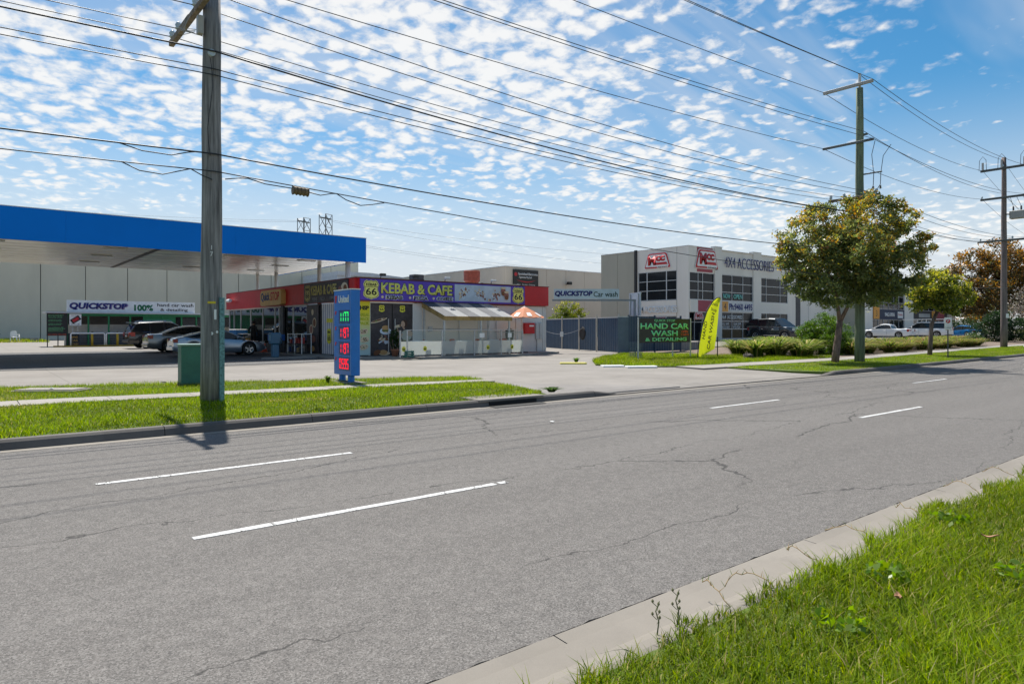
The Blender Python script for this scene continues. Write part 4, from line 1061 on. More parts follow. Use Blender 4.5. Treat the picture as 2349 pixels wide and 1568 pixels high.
nn = u_.cross(Z)
MB().plate([u_ * a + Z * b for a, b in ((.1, 3.33), (3.82, 3.33), (3.82, 3.9), (.1, 3.9))], nn * .05).build('panel', M('sign_ice', (.50, .60, .66), .5), ow)
text(ow, 'QUICKSTOP', u_ * .15 + Z * 3.45 + nn * .052, .34, m_navy, w=2.15, uv=OV, bold=.05, shear=.15, al='L'); text(ow, 'Car wash', u_ * 2.36 + Z * 3.45 + nn * .052, .3, M('letter_forest', (.01, .05, .03), .5), w=1.38, uv=OV, bold=.01, al='L')
ne = thing('no_entry_sign', 'small white NO ENTRY plate on the gantry post', 'sign', (29.32, 25.95, 1.75))
MB().plate([u_ * a + Z * b for a, b in ((-.05, 0), (.42, 0), (.42, .45), (-.05, .45))], nn * .012).build('plate', m_wht, ne)
text(ne, 'NO', u_ * .185 + Z * .25 + nn * .014, .13, m_blk, uv=OV); text(ne, 'ENTRY', u_ * .185 + Z * .07 + nn * .014, .11, m_blk, w=.36, uv=OV)
bs = thing('hoarding_sign', 'pale blank back of a tilted sign panel behind the blue fence', 'sign', (31.0, 26.7, .3), R(72))
BX('panel', M('sign_back', (.55, .60, .66), .4, .3), bs, -.62, .62, -.03, .03, 2.1, 3.45)
for x in (-.45, .45): BX('leg', m_steel, bs, x - .03, x + .03, .032, .09, 0, 3.4)
for z in (2.14, 2.8, 3.41): BX('rib', m_alu, bs, -.62, .62, -.06, -.032, z - .03, z + .03)
# ------------------------------------------------------------------ car wash hut at the back
hz_ = .40
hu = thing('car_wash_hut', 'long green framed car wash shelter under the white QUICKSTOP 100% sign', 'shelter', (5.85, 56.0, hz_))
BX('roof', M('hut_roof', (.55, .56, .56), .5), hu, -1.3, 13.9, -.4, 1.6, 2.3, 2.4)
BX('eave_beam', m_greenf, hu, -.05, 13.8, -.1, .0, 2.12, 2.29)
BX('rear_screen', M('screen_cream', (.74, .71, .64), .7), hu, .0, 13.8, 1.7, 1.8, 0, 2.3)
for k in range(12): BX('rear_board', M('screen_dark', (.07, .07, .072), .6), hu, .05, 13.7, 1.64, 1.69, 1.55 + k * .06, 1.55 + k * .06 + .055)
for x in (.0, 1.25, 2.5, 3.85, 4.75, 6.0, 7.3, 8.35, 9.6, 11.0, 12.4, 13.7): BX('frame_post', m_greenf, hu, x - .05, x + .05, -.05, .05, 0, 2.12)
for k in range(7):
    BX('wall_board', M('board_grey', (.085, .085, .088), .55), hu, .05, 4.7, .06, .09, k * .13 + .02, k * .13 + .14)
    BX('wall_board', M('board_grey', (.085, .085, .088), .55), hu, 7.4, 13.6, .06, .09, k * .13 + .02, k * .13 + .14)
for k in range(14): BX('green_board', m_greenf, hu, 4.8, 6.9, .055, .085, k * .15 + .02, k * .15 + .165)
BX('doorway', m_dark, hu, 7.02, 7.28, .03, .1, 0, 2.1)
for x0, x1 in ((7.4, 8.3), (8.45, 9.5), (9.7, 10.9), (11.1, 12.3), (12.5, 13.6)): BX('pane', m_glass, hu, x0, x1, .04, .055, 1.35, 2.05)
BX('yellow_kerb', M('kerb_yellow', (.50, .30, .03), .7, var=.3, scale=3), hu, -.9, 13.9, -1.3, -1.05, -.06, .09)
qh = thing('car_wash_sign', 'long white QUICKSTOP 100% hand car wash sign on the green shelter roof', 'sign', (5.85, 55.9, 0))
BX('panel', m_wht, qh, -.05, 8.2, -.08, -.02, 2.75, 3.62)
text(qh, 'QUICKSTOP', (1.9, -.081, 2.93), .52, M('letter_violet', (.30, .22, .40), .5), w=3.6, bold=.07, shear=.12, sp=1.06); text(qh, 'QUICKSTOP', (1.87, -.09, 2.96), .48, m_navy, w=3.5, bold=.04, shear=.12)
text(qh, '100%', (4.7, -.081, 2.92), .46, m_grn, w=1.25, bold=.05)['kind'] = 'stuff'; text(qh, 'hand car wash', (6.85, -.081, 3.27), .24, m_blk, w=2.5, bold=.015); text(qh, '& detailing', (6.75, -.081, 2.88), .26, m_blk, w=1.9, bold=.015)
wb = thing('price_board', 'black car wash price board with green print left of the shelter', 'sign', (4.65, 55.8, hz_))
BX('panel', m_black, wb, 0, 1.2, -.05, 0, .75, 2.42)
for x in (.05, .65, 1.15): BX('leg', m_char, wb, x - .03, x + .03, .0, .05, -.1, .8)
text(wb, 'CAR WASH PRICES', (.6, -.052, 2.28), .09, m_red, w=1.05)
for k in range(14):
    if k in (3, 6, 9): continue
    text(wb, rr.choice(('hand wash dry and vacuum', 'express wash and tyre shine', 'wash and full interior detail', 'cut polish wax and protect')), (.1, -.052, 2.14 - .085 * k), .05, m_lgrn, w=rr.uniform(.7, 1.0), al='L', ext=.003)
text(wb, 'ALL CARDS WELCOME', (.6, -.052, .8), .08, m_orng, w=1.05)
w2 = thing('gift_card_sign', 'small white sign with tilted black and red card beside the price board', 'sign', (5.95, 55.75, hz_))
BX('panel', m_wht, w2, 0, .7, -.04, 0, 1.45, 2.25)
for x in (.2, .5): BX('leg', m_steel, w2, x - .02, x + .02, .0, .04, 0, 1.5)
q_ = Vector((.36, -.041, 1.86)); a_ = R(35)
MB().plate([q_ + X * (a * math.cos(a_) - b * math.sin(a_)) + Z * (a * math.sin(a_) + b * math.cos(a_)) for a, b in ((-.3, -.17), (.3, -.17), (.3, .17), (-.3, .17))], (0, -.006, 0)).build('card', m_black, w2)
MB().plate([q_ + Vector((0, -.006, 0)) + X * (a * math.cos(a_) - b * math.sin(a_)) + Z * (a * math.sin(a_) + b * math.cos(a_)) for a, b in ((-.2, -.09), (.2, -.09), (.2, .09), (-.2, .09))], (0, -.006, 0)).build('card_stripe', m_red, w2)
text(w2, 'YOU WANT', (.35, -.042, 2.1), .07, m_blk, w=.5); text(w2, 'IT TO BE', (.35, -.042, 1.5), .07, m_blk, w=.5)
af = thing('sandwich_board', 'small black and amber A-frame board under the white card sign', 'sign', (6.2, 55.3, hz_ - .04))
MB().add([(-.3, 0, 0), (.3, 0, 0), (.3, .2, .9), (-.3, .2, .9), (-.3, .4, 0), (.3, .4, 0), (.3, .25, .9), (-.3, .25, .9)], [(0, 1, 2, 3), (4, 7, 6, 5), (3, 2, 6, 7)]).build('panel', m_black, af)
for k, s_ in enumerate(('HAND', 'CAR', 'WASH')): text(af, s_, (0, .13 - .055 * k, .62 - .24 * k), .15, M('letter_amber', (.7, .4, .08), .5), w=.42)
def rail(label, x0, x1):
    t = thing('barrier_rail', label, 'barrier', (x0, 55.0, hz_ - .05), 0, 'white hoop barriers before the car wash')
    w = x1 - x0
    MB().tube([(0, 0, 0), (0, 0, .9), (.06, 0, .97), (w - .06, 0, .97), (w, 0, .9), (w, 0, 0)], .045, 10).build('hoop', m_wht, t, sm=True)
    for x in (0, w): MB().lathe([(.1, -.02), (.1, .02)], (x, 0, .02), 12).build('base_plate', m_steel, t)
rail('white tubular barrier hoop nearest the black price board', 5.95, 7.95); rail('white tubular barrier hoop beside the black SUV', 8.05, 10.05)
for i, (x, lb) in enumerate(((7.25, 'yellow bollard behind the left barrier hoop'), (8.8, 'yellow bollard behind the right barrier hoop'))):
    b = thing('bollard', lb, 'bollard', (x, 55.4, hz_ - .06), 0, 'yellow bollards before the car wash')
    MB().tube([(0, 0, 0), (0, 0, 1.05)], .075, 14).build('tube', M('bollard_yellow', (.62, .38, .02), .5), b, sm=True)
    MB().lathe([(.077, 1.05), (.06, 1.09), (.02, 1.1)], n=14).build('cap', m_char, b)
# ------------------------------------------------------------------ power poles and lines
m_pole = M('weathered_pole', (.235, .222, .215), .9, var=.45, scale=16, streak=.05, bump=.6, bscale=30)
m_polg = M('treated_green_pole', (.17, .205, .135), .9, var=.3, scale=12, streak=.06, bump=.5, bscale=30)
m_polb = M('brown_pole', (.19, .15, .14), .9, var=.3, scale=12, streak=.06)
m_arm = M('crossarm_timber', (.22, .165, .125), .9, var=.4, scale=9)
m_wire = M('line_black', (.02, .02, .022), .5)
m_ins = M('insulator', (.46, .52, .56), .25)
m_yelt = M('tag_yellow', (.72, .55, .02), .5)
def pole(label, x, y, zb, h, r0, r1, mat):
    t = thing('power_pole', label, 'power pole', (x, y, zb))
    n = 9; pts = [(math.sin(i * 1.7) * .008, math.cos(i * 2.1) * .008, h * i / n - (.1 if i == 0 else 0)) for i in range(n + 1)]
    MB().tube(pts, [r0 + (r1 - r0) * i / n for i in range(n + 1)], 20).build('shaft', mat, t, sm=True)
    return t
def arm(t, z, y0, y1, xo, sec=.1, mat=None, ins=(), name='crossarm'):
    o = MB().bar((xo, y0, z), (xo, y1, z), sec, sec * 1.2).build(name, mat or m_arm, t, bevel=.008)
    for y in ins:
        MB().tube([(xo, y, z + sec * .5), (xo, y, z + sec * .5 + .1)], .014, 6).build('pin', m_steel, o)
        MB().lathe([(.04, 0), (.075, .03), (.05, .06), (.07, .10), (.045, .16), (.025, .175)], (xo, y, z + sec * .5 + .05), 12).build('insulator', m_ins, o, sm=True)
    return o
P1 = (4.0, 14.62, .17)
p1 = pole('tall weathered grey timber power pole in the near grass with a teal cable guard', *P1, 8.2, .218, .165, m_pole)
arm(p1, 7.95, -.55, 2.35, -.23, .105, ins=(-.45, .3, 1.7, 2.25))
cd_ = Vector((-.264, -.964, 0)); rt_ = Vector((.7766, -.63, 0))
def on_pole(t, r, z, w, h, mat, name, side=0., th=.008):
    c = cd_ * (r * math.cos(side)) + rt_ * (r * math.sin(side)); n = c.normalized(); u = Vector((-n.y, n.x, 0))
    MB().plate([c + u * a + Z * b for a, b in ((-w / 2, z - h / 2), (w / 2, z - h / 2), (w / 2, z + h / 2), (-w / 2, z + h / 2))], n * th).build(name, mat, t)
on_pole(p1, .207, 2.0, .15, .045, m_yelt, 'asset_tag'); on_pole(p1, .207, 1.74, .05, .16, m_yelt, 'warning_tag', -.2); on_pole(p1, .207, 1.76, .045, .2, m_wht, 'warning_tag', .35)
MB().disc(cd_ * .207 + Z * 1.38, .032, rt_, Z, cd_, .006).build('disc_tag', m_wht, p1); MB().disc(cd_ * .18 + rt_ * .11 + Z * 1.41, .025, rt_, Z, cd_, .006).build('disc_tag', m_wht, p1)
for s_, z in (('1', 3.06), ('7', 2.93)): text(p1, s_, cd_ * .205 + Z * z, .085, m_wht, uv=(rt_, Z), ext=.003)
g_ = rt_ * .195 + cd_ * .05
MB().bar(g_ + Z * -.02, g_ + Z * 2.1, .095, .12).build('cable_guard', M('teal_guard', (.15, .30, .31), .6, .2, var=.4, scale=25), p1)
MB().tube([cd_ * .205 + rt_ * (-.03 + .05 * math.sin(i * .9)) + Z * (6.9 - i * .28) for i in range(8)], .007, 5).build('earth_wire', m_wire, p1)
MB().lathe([(.03, -.03), (.07, -.03), (.05, 0), (.07, .03), (.03, .03)], cd_ * .2 + Z * 7.0, 14, 'y').build('spool_insulator', m_ins, p1)
BX('fuse_box', M('fuse_grey', (.36, .34, .30), .5), p1, -.3, -.19, -.16, -.02, 7.35, 7.72, .01)
for k in range(6):
    a = rnd.uniform(-.2, .9); b = a + rnd.uniform(.1, .5)
    MB().tube([(-.26, a, 8.05), (-.34 - .1 * rnd.random(), (a + b) / 2, 7.8 - .25 * rnd.random()), (-.24, b * .4, 7.55)], .008, 5).build('jumper_lead', M('lead_grey', (.3, .3, .3), .5), p1)
P2 = (31.28, 13.9, .17)
p2 = pole('tall greenish treated timber power pole behind the gum tree', *P2, 12.2, .215, .145, m_polg)
arm(p2, 12.33, -.65, 1.56, -.17, .11, M('steel_arm', (.38, .36, .33), .6, .3)); MB().tube([(0, 0, 12.1), (0, 0, 12.85)], .06, 10).build('top_pin', m_steel, p2)
m_arms = M('steel_arm_dark', (.13, .14, .14), .6, .3)
arm(p2, 9.76, -.68, 1.58, -.19, .085, m_arms); arm(p2, 10.12, -.3, .1, .1, .07, m_arms)
for y in (-.55, -.4, 1.3, 1.45): MB().lathe([(.03, -.06), (.06, -.03), (.03, 0), (.06, .03), (.03, .06)], (-.19, y, 9.76), 10, 'y').build('insulator', m_char, p2)
arm(p2, 8.35, -.9, .0, .12, .05, m_arms); arm(p2, 7.3, -.9, 1.3, -.2, .1, ins=(-.8, -.3, .6, 1.2))
for k, (a, b) in enumerate((((.12, -.85, 8.3), (.3, -1.2, 9.5)), ((.12, -.55, 8.3), (-.1, -.7, 9.7)))):
    MB().tube([a, ((a[0] + b[0]) / 2 + .02, (a[1] + b[1]) / 2 + .12, (a[2] + b[2]) / 2 + .15), b], .014, 6).build('dropper', m_wire, p2)
    MB().tube([a, (a[0], a[1] + .02, 7.8), (a[0] * .8, a[1] * .6, 7.3), (.1, -.12, 6.8)], .016, 6).build('dropper', m_wire, p2)
    MB().lathe([(.02, 0), (.05, .02), (.02, .05), (.05, .08), (.02, .11), (.05, .14), (.02, .16)], (a[0], a[1] + .02, 7.6), 8).build('insulator', m_char, p2)
P3 = (62.7, 17.0, .22)
p3 = pole('far brown timber power pole with switch gear beside the dark bush', *P3, 14.6, .24, .15, m_polb)
m_armd = M('arm_dark', (.08, .085, .08), .7)
arm(p3, 13.75, -1.5, 1.5, -.2, .14, m_armd, (-1.35, 0, 1.35)); arm(p3, 11.5, -1.5, 1.5, -.2, .13, m_armd, (-1.4, 1.4)); arm(p3, 8.2, -1.6, 1.7, -.2, .12, m_armd, (-1.4, -.6, .7, 1.5))
for y in (-1.35, 1.35, .1):
    MB().tube([(-.2, y - .25, 13.8), (-.2, y - .22, 14.6), (-.2, y, 14.9), (-.2, y + .22, 14.6), (-.2, y + .25, 13.8)], .018, 6).build('jumper_loop', m_wire, p3, sm=True)
    MB().tube([(-.2, y, 13.8), (-.2, y, 14.4)], .08, 8).build('post_insulator', M('ins_grey', (.4, .4, .4), .4), p3)
BX('switch_box', M('switch_grey', (.33, .33, .31), .5), p3, .1, .7, -1.7, -.3, 9.85, 10.45, .03)
for y in (-1.5, -1.0, -.5): MB().tube([(.4, y, 10.45), (.4, y, 10.8)], .06, 8).build('bushing', m_char, p3); MB().tube([(.4, y, 10.8), (.0, y * .8, 11.5)], .015, 5).build('dropper', m_wire, p3)
MB().bar((-.15, -.12, 10.2), (.2, -.4, 10.2), .08).build('bracket', m_armd, p3)
on_pole(p3, .245, 2.4, .36, .34, m_wht, 'notice_plate', 0, .01)
def wire(label, a, b, sag, r=.013, n=26, name='power_line', group='overhead lines along the road', **k):
    a, b = Vector(a), Vector(b); d = b - a
    pts = []
    for i in range(n + 1):
        t = i / n; p = d * t; p.z -= 4 * sag * t * (1 - t); pts.append(p)
    return MB().tube(pts, r * .82, 6).build(name, m_wire, None, a, sm=True, label=label, category='power line', group=group)
A = lambda p, dy, z, dx=-.2: (p[0] + dx, p[1] + dy, z)
P0 = (-26.0, 14.8, .17); P4 = (100., 22, .3)
ordn = ('first', 'second', 'third', 'fourth')
hv = [(1.08, 12.55, 12.55, 1.56, 14.0, 1.35), (0, 13.2, 13.0, 0, 14.6, 0), (-1.1, 12.5, 12.55, -.65, 14.0, -1.35)]
for i, (d1, z1, z2, d2, z3, d3) in enumerate(hv):
    nm = ('left', 'middle', 'right')[i]
    wire('%s of the three topmost lines passing over the near pole to the green pole' % nm, A(P0, d1, z1 + .35), A(P2, d2, z2), .75, .014, 40)
    wire('%s of the three topmost lines from the green pole to the far pole' % nm, A(P2, d2, z2), A(P3, d3, z3), .5, .016)
    wire('%s of the three topmost lines leaving the far pole to the right' % nm, A(P3, d3, z3), A(P4, d3, 14), .5, .016)
md = [(1.2, 9.95, 1.56, 9.95, 1.4, 11.8), (-.75, 9.95, -.66, 9.95, -1.4, 11.8), (-.2, 10.15, -.28, 10.35, -.1, 12.0)]
for i, (d1, z1, d2, z2, d3, z3) in enumerate(md):
    nm = ('left', 'lower right', 'upper right')[i]
    wire('%s middle level line passing over the near pole to the green pole' % nm, A(P0, d1, z1 + .35), A(P2, d2, z2), .8, .013, 40)
    wire('%s middle level line from the green pole to the far pole' % nm, A(P2, d2, z2), A(P3, d3, z3), .5, .015)
    wire('%s middle level line leaving the far pole to the right' % nm, A(P3, d3, z3), A(P4, d3, 12), .5, .015)
lv = [(-.45, -.8, -1.4), (.3, -.3, -.6), (1.7, .6, .7), (2.25, 1.2, 1.5)]
for i, (d1, d2, d3) in enumerate(lv):
    wire('%s low voltage line from the top between the near pole and the gum tree' % ordn[i], A(P1, d1, 8.25), A(P2, d2, 7.55), .42, .012)
    wire('%s low voltage line from the top at the left edge beside the near pole' % ordn[i], A(P0, d1, 8.25), A(P1, d1, 8.25), .3, .012)
    wire('%s low voltage line from the top between the gum tree and the far pole' % ordn[i], A(P2, d2, 7.55), A(P3, d3, 8.55), .5, .014)
wire('thick black bundled cable between the near pole and the gum tree', (P1[0], P1[1] - .24, 7.2), (P2[0], P2[1] - .24, 6.75), .42, .022)
wire('thick black bundled cable left of the near pole', (P0[0], P0[1] - .24, 7.25), (P1[0], P1[1] - .24, 7.2), .3, .02)
wire('upper of two thin cables below the bundled cable, ending in the gum tree', (P1[0], P1[1] - .2, 6.86), (P2[0], P2[1] - .2, 6.72), .3, .012)
wire('lower of two thin cables below the bundled cable, ending in the gum tree', (P1[0], P1[1] - .2, 6.74), (P2[0], P2[1] - .2, 6.64), .33, .012)
wire('upper of two thin cables left of the near pole', (P0[0], P0[1] - .2, 6.95), (P1[0], P1[1] - .2, 6.86), .3, .012)
wire('lower of two thin cables left of the near pole', (P0[0], P0[1] - .2, 6.85), (P1[0], P1[1] - .2, 6.74), .3, .012)
wire('black telephone cable between the near pole and the gum tree', (P1[0], P1[1] - .22, 5.15), (P2[0], P2[1] - .22, 5.1), .3, .019)
wire('black telephone cable left of the near pole', (P0[0], P0[1] - .22, 5.2), (P1[0], P1[1] - .22, 5.15), .3, .019)
wire('lowest cable carrying the brown splice box right of the near pole', (P1[0], P1[1] - .22, 4.80), (P2[0], P2[1] - .22, 3.75), .12, .014)
wire('lowest cable left of the near pole', (P0[0], P0[1] - .22, 4.9), (P1[0], P1[1] - .22, 4.80), .3, .014)
wire('telephone cable between the gum tree and the far pole', (P2[0], P2[1] - .22, 5.1), (P3[0], P3[1] - .25, 5.3), .2, .017)
wire('pale lowest cable between the gum tree and the far pole', (P2[0], P2[1] - .22, 3.75), (P3[0], P3[1] - .25, 4.75), .1, .017)
wire('bundled cable between the gum tree and the far pole', (P2[0], P2[1] - .24, 6.75), (P3[0], P3[1] - .25, 8.2), .4, .02)
def on_wire(a, b, sag, x):
    t = (x - a[0]) / (b[0] - a[0]); return Vector((x, a[1] + (b[1] - a[1]) * t, a[2] + (b[2] - a[2]) * t - 4 * sag * t * (1 - t)))
WR = ((P1[0], P1[1] - .22, 4.80), (P2[0], P2[1] - .22, 3.75), .12); WL = ((P0[0], P0[1] - .22, 4.9), (P1[0], P1[1] - .22, 4.80), .3); WT = ((P0[0], P0[1] - .22, 5.2), (P1[0], P1[1] - .22, 5.15), .3)
sl = thing('splice_box', 'brown finned splice box hanging on the lowest cable', 'splice box', on_wire(*WR, 5.75) - Z * .08, R(-2))
MB().tube([(-.17, 0, .0), (.17, 0, -.015)], .085, 10).build('casing', M('splice_brown', (.20, .145, .085), .7, var=.3, scale=20), sl)
for k in range(5): MB().lathe([(.1, -.008), (.1, .008)], (-.16 + k * .08, 0, -.004 - k * .003), 10, 'x').build('clamp_rib', M('splice_dark', (.12, .085, .05), .7), sl)
def slack(label, w, x0, drops):
    o = on_wire(*w, x0); t = thing('slack_cable', label, 'cable', o)
    MB().tube([on_wire(*w, x0 + dx) - o - Z * dz for dx, dz in drops], .011, 6).build('strand', m_wire, t, sm=True)
slack('slack loop of black cable right of the splice box', WR, 5.95, ((0, .08), (.25, .10), (.5, .02), (.62, .0), (.85, .1), (1.2, .17), (1.5, .1), (1.8, .01)))
slack('slack loop of black cable between the near pole and the splice box', WR, 4.2, ((0, .12), (.25, .05), (.45, .02), (.8, .07), (1.35, .06)))
slack('slack loop of black cable on the lowest line left of the near pole', WL, 2.35, ((0, .0), (.3, .13), (.7, .16), (1.1, .03), (1.2, .0), (1.4, .1), (1.6, .17)))
slack('slack loop of black cable on the telephone line left of the near pole', WT, 2.3, ((0, .0), (.4, .1), (.9, .12), (1.2, .03), (1.35, .0)))
# far transmission towers
def lattice(label, x, y, h, w):
    t = thing('transmission_tower', label, 'pylon', (x, y, 0), .35, 'steel pylons far behind the canopy')
    mb = MB(); lv_ = frange(0, h, h / 9)
    def cr(z): k = 1 - .62 * min(1, z / (h * .72)); return w * k
    for sx in (-1, 1):
        for sy in (-1, 1): mb.tube([(sx * cr(z), sy * cr(z), z) for z in lv_], .22, 4)
    for a, b in zip(lv_, lv_[1:]):
        for s_ in (-1, 1):
            mb.tube([(-cr(a), s_ * cr(a), a), (cr(b), s_ * cr(b), b)], .14, 3); mb.tube([(cr(a), s_ * cr(a), a), (-cr(b), s_ * cr(b), b)], .14, 3)
            mb.tube([(s_ * cr(a), -cr(a), a), (s_ * cr(b), cr(b), b)], .14, 3)
        mb.tube([(-cr(b), -cr(b), b), (cr(b), -cr(b), b)], .14, 3)
    mb.build('lattice_frame', M('pylon_steel', (.16, .165, .17), .6, .3), t)
    for z in (h * .8, h * .97): MB().bar((-w * .62, 0, z), (w * .62, 0, z), .5).build('cross_arm', M('pylon_steel', (.16, .165, .17), .6, .3), t)
    return t
lattice('steel lattice pylon, left one of the pair above the canopy', 121.8, 300, 51.5, 5.2)
lattice('steel lattice pylon, right and taller one of the pair above the canopy', 127.8, 290, 52.5, 5.2)
for i, (z0, z1) in enumerate(((50.5, 36), (41.5, 28), (41, 27.2), (50, 34.5))):
    wire('%s faint transmission line descending right from the far pylons' % ordn[i], (127.8, 290, z0), (330, 190 + 14 * i, z1), 4, .05, 30, group='transmission lines behind the shop')
    wire('%s faint transmission line running left from the far pylons' % ordn[i], (121.8, 300, z0), (-120, 330 + 8 * i, z0 + 2), 5, .05, 30, group='transmission lines behind the canopy')
# ------------------------------------------------------------------ vehicles
m_tyre = M('tyre_rubber', (.016, .016, .016), .8); m_rim = M('alloy', (.50, .51, .52), .3, .85, var=.1)
m_cgl = M('car_glass', (.012, .016, .018), .03, spec=.6, ior=1.45)
m_trim = M('car_trim', (.018, .018, .019), .5)
m_chr = M('chrome', (.65, .66, .67), .15, 1.)
m_tail = M('tail_lamp', (.36, .012, .012), .2, coat=.5); m_head = M('head_lamp', (.7, .73, .76), .1, .3, coat=.5)
def car(name, label, cat, loc, rz, sp, paint, group=None):
    t = thing(name, label, cat, loc, rz, group)
    L, W = sp['L'], sp['W']; r = sp.get('r', .33); ra = r + .055; gc = sp.get('gc', .2); cr = sp.get('crown', .03); top = sp['top']; xa = (sp['xr'], sp['xf'])
    def hw(x):
        e = max(0, (abs(x) / (L / 2) - .72) / .28); return W / 2 * (1 - sp.get('tap', .17) * e ** 2.3)
    xs = sorted(set([round(v, 4) for v in frange(-L / 2, L / 2, L / 56)] + [round(a + s * ra * math.cos(k * math.pi / 10), 4) for a in xa for s in (1,) for k in range(11)]))
    def z0(x):
        z = gc + .12 * max(0, (abs(x) / (L / 2) - .8) / .2) ** 2
        for a in xa:
            if abs(x - a) < ra: z = max(z, r + math.sqrt(ra * ra - (x - a) ** 2))
        return z
    rows = []
    for x in xs:
        zb, zt, w = z0(x), ip(x, top), hw(x); zb = min(zb, zt - .06)
        half = [(w * .955, zb), (w * .99, zb + .1 * (zt - zb)), (w, zb + .42 * (zt - zb)), (w * .985, zb + .74 * (zt - zb)), (w * .945, zt - .015), (w * .9, zt + .004), (w * .55, zt + cr * .75), (0, zt + cr)]
        rows.append([(x, y, z) for y, z in half] + [(x, -y, z) for y, z in half[-2::-1]])
    n = len(rows[0]); mb = MB()
    mb.add([p for rw in rows for p in rw], [(i * n + k, (i + 1) * n + k, (i + 1) * n + k + 1, i * n + k + 1) for i in range(len(rows) - 1) for k in range(n - 1)] + [tuple(range(n)), tuple(range(len(rows) * n - 1, (len(rows) - 1) * n - 1, -1))])
    body = mb.build('body', paint, t, sm=True)
    for p in body.data.polygons[-2:]: p.use_smooth = False
    body.data.set_sharp_from_angle(angle=.6)
    BX('underbody', m_trim, t, -L / 2 + .25, L / 2 - .25, -W / 2 + .26, W / 2 - .26, gc - .02, gc + .32)
    gh = sp['gh']; hb, hr, Ht = sp['hb'], sp['hr'], max(z for _, z in gh); ra_, rb_ = sp['roof']; solid = sp.get('solid', ())
    gx = sorted(set(frange(gh[0][0], gh[-1][0], .12) + [x for x, _ in gh] + [ra_, rb_] + [v for s in solid for v in s]))
    def sec(x):
        zb = ip(x, top) + .002; zt = max(ip(x, gh), zb + .01); f = min(1, (zt - zb) / max(.05, Ht - zb))
        wt = hb + (hr - hb) * f
        return [(hb, zb), (wt + .03 * f, zb + .86 * (zt - zb)), (wt - .1, zt), (0, zt + .025 * f)]
    G, P = MB(), MB(); S_ = [sec(x) for x in gx]
    for i in range(len(gx) - 1):
        xm = (gx[i] + gx[i + 1]) / 2
        for k in range(3):
            for sg in (1, -1):
                a, b = S_[i], S_[i + 1]
                q = [(gx[i], a[k][0] * sg, a[k][1]), (gx[i + 1], b[k][0] * sg, b[k][1]), (gx[i + 1], b[k + 1][0] * sg, b[k + 1][1]), (gx[i], a[k + 1][0] * sg, a[k + 1][1])]
                pt = (k >= 1 and ra_ <= xm <= rb_) or (k == 0 and any(s0 <= xm <= s1 for s0, s1 in solid))
                (P if pt else G).add(q, [(0, 1, 2, 3)])
    G.build('glass', m_cgl, t)
    ro = P.build('roof', paint, t, sm=True)
    for sg in (1, -1):
        MB().tube([(x, s[1][0] * sg, s[1][1]) for x, s in zip(gx, S_)], .032, 6).build('roof_pillar', paint, t, sm=True)
        for px in sp.get('pil', ()):
            s = sec(px); MB().bar((px, s[0][0] * sg, s[0][1]), (px, s[1][0] * sg, s[1][1]), .05, .07).build('door_pillar', m_trim, t)
        MB().tube([(x, (s[0][0] + .012) * sg, s[0][1] + .01) for x, s in zip(gx, S_)], .014, 5).build('belt_moulding', sp.get('belt', m_trim), t)
        mx = sp.get('mir', gh[-1][0] - .42)
        MB().lathe([(.02, -.06), (.085, -.04), (.09, .03), (.03, .06)], (mx, sg * (hb + .14), ip(mx, top) + .1), 10, 'x').build('mirror', sp.get('mirmat', paint), t, sm=True)
        for dx in sp.get('doors', ()):
            MB().tube([(dx, sg * (hw(dx) * .985 + .004), gc + .1), (dx, sg * (hw(dx) + .004), (gc + ip(dx, top)) / 2), (dx, sg * (hw(dx) * .95 + .002), ip(dx, top) - .01)], .007, 4).build('door_seam', m_trim, t)
            BX('door_handle', sp.get('handle', paint), t, dx + .1, dx + .3, min(sg * (hw(dx) * .97), sg * (hw(dx) + .025)), max(sg * (hw(dx) * .97), sg * (hw(dx) + .025)), ip(dx, top) - .2, ip(dx, top) - .165, .008)
        for a in xa:
            yo = sg * (W / 2 - .012)
            tw = MB().lathe([(r * .66, -.1), (r * .9, -.11), (r * .985, -.085), (r, -.04), (r, .04), (r * .985, .085), (r * .9, .11), (r * .66, .1)], (0, 0, 0), 28, 'y').build('wheel', m_tyre, t, (a, yo - sg * .11, r), sm=True)
            MB().lathe([(r * .65, -.03), (r * .1, -.03)], n=20, axis='y').build('rim_well', m_trim, tw)
            rm = MB()
            rm.lathe([(r * .69, sg * .095), (r * .66, sg * .112), (r * .6, sg * .10), (r * .6, sg * .02)], n=24, axis='y')
            ns = sp.get('spokes', 5)
            for k in range(ns):
                an = 2 * math.pi * k / ns + .3
                rm.bar((math.cos(an) * r * .08, sg * .085, math.sin(an) * r * .08), (math.cos(an) * r * .62, sg * .095, math.sin(an) * r * .62), .03, sp.get('spw', .075))
            rm.lathe([(r * .17, sg * .07), (r * .15, sg * .1)], n=12, axis='y')
            rm.build('rim', m_rim, tw)
        # arch trim and lamps
        if sp.get('flare'):
            for a in xa: MB().tube([(a + ra * math.cos(k * math.pi / 12), sg * (hw(a) * .985), r + ra * math.sin(k * math.pi / 12)) for k in range(13)], .035, 6).build('arch_trim', sp['flare'], t, sm=True)
        for nm, xe, mm, zl, zh in (('tail_lamp', -L / 2, m_tail, *sp['tl']), ('head_lamp', L / 2, m_head, *sp['hl'])):
            s_ = 1 if xe > 0 else -1; we = hw(xe)
            q = [(xe + s_ * .012, sg * we * sp.get('tin', .62)), (xe + s_ * .012, sg * we * .93), (xe - s_ * .10, sg * (hw(xe - s_ * .1) + .006)), (xe - s_ * sp.get('wrap', .28), sg * (hw(xe - s_ * sp.get('wrap', .28)) + .006)), (xe - s_ * .2, sg * we * sp.get('tin', .62))]
            MB().prism(q, zl, zh, 'z').build(nm, mm, t)
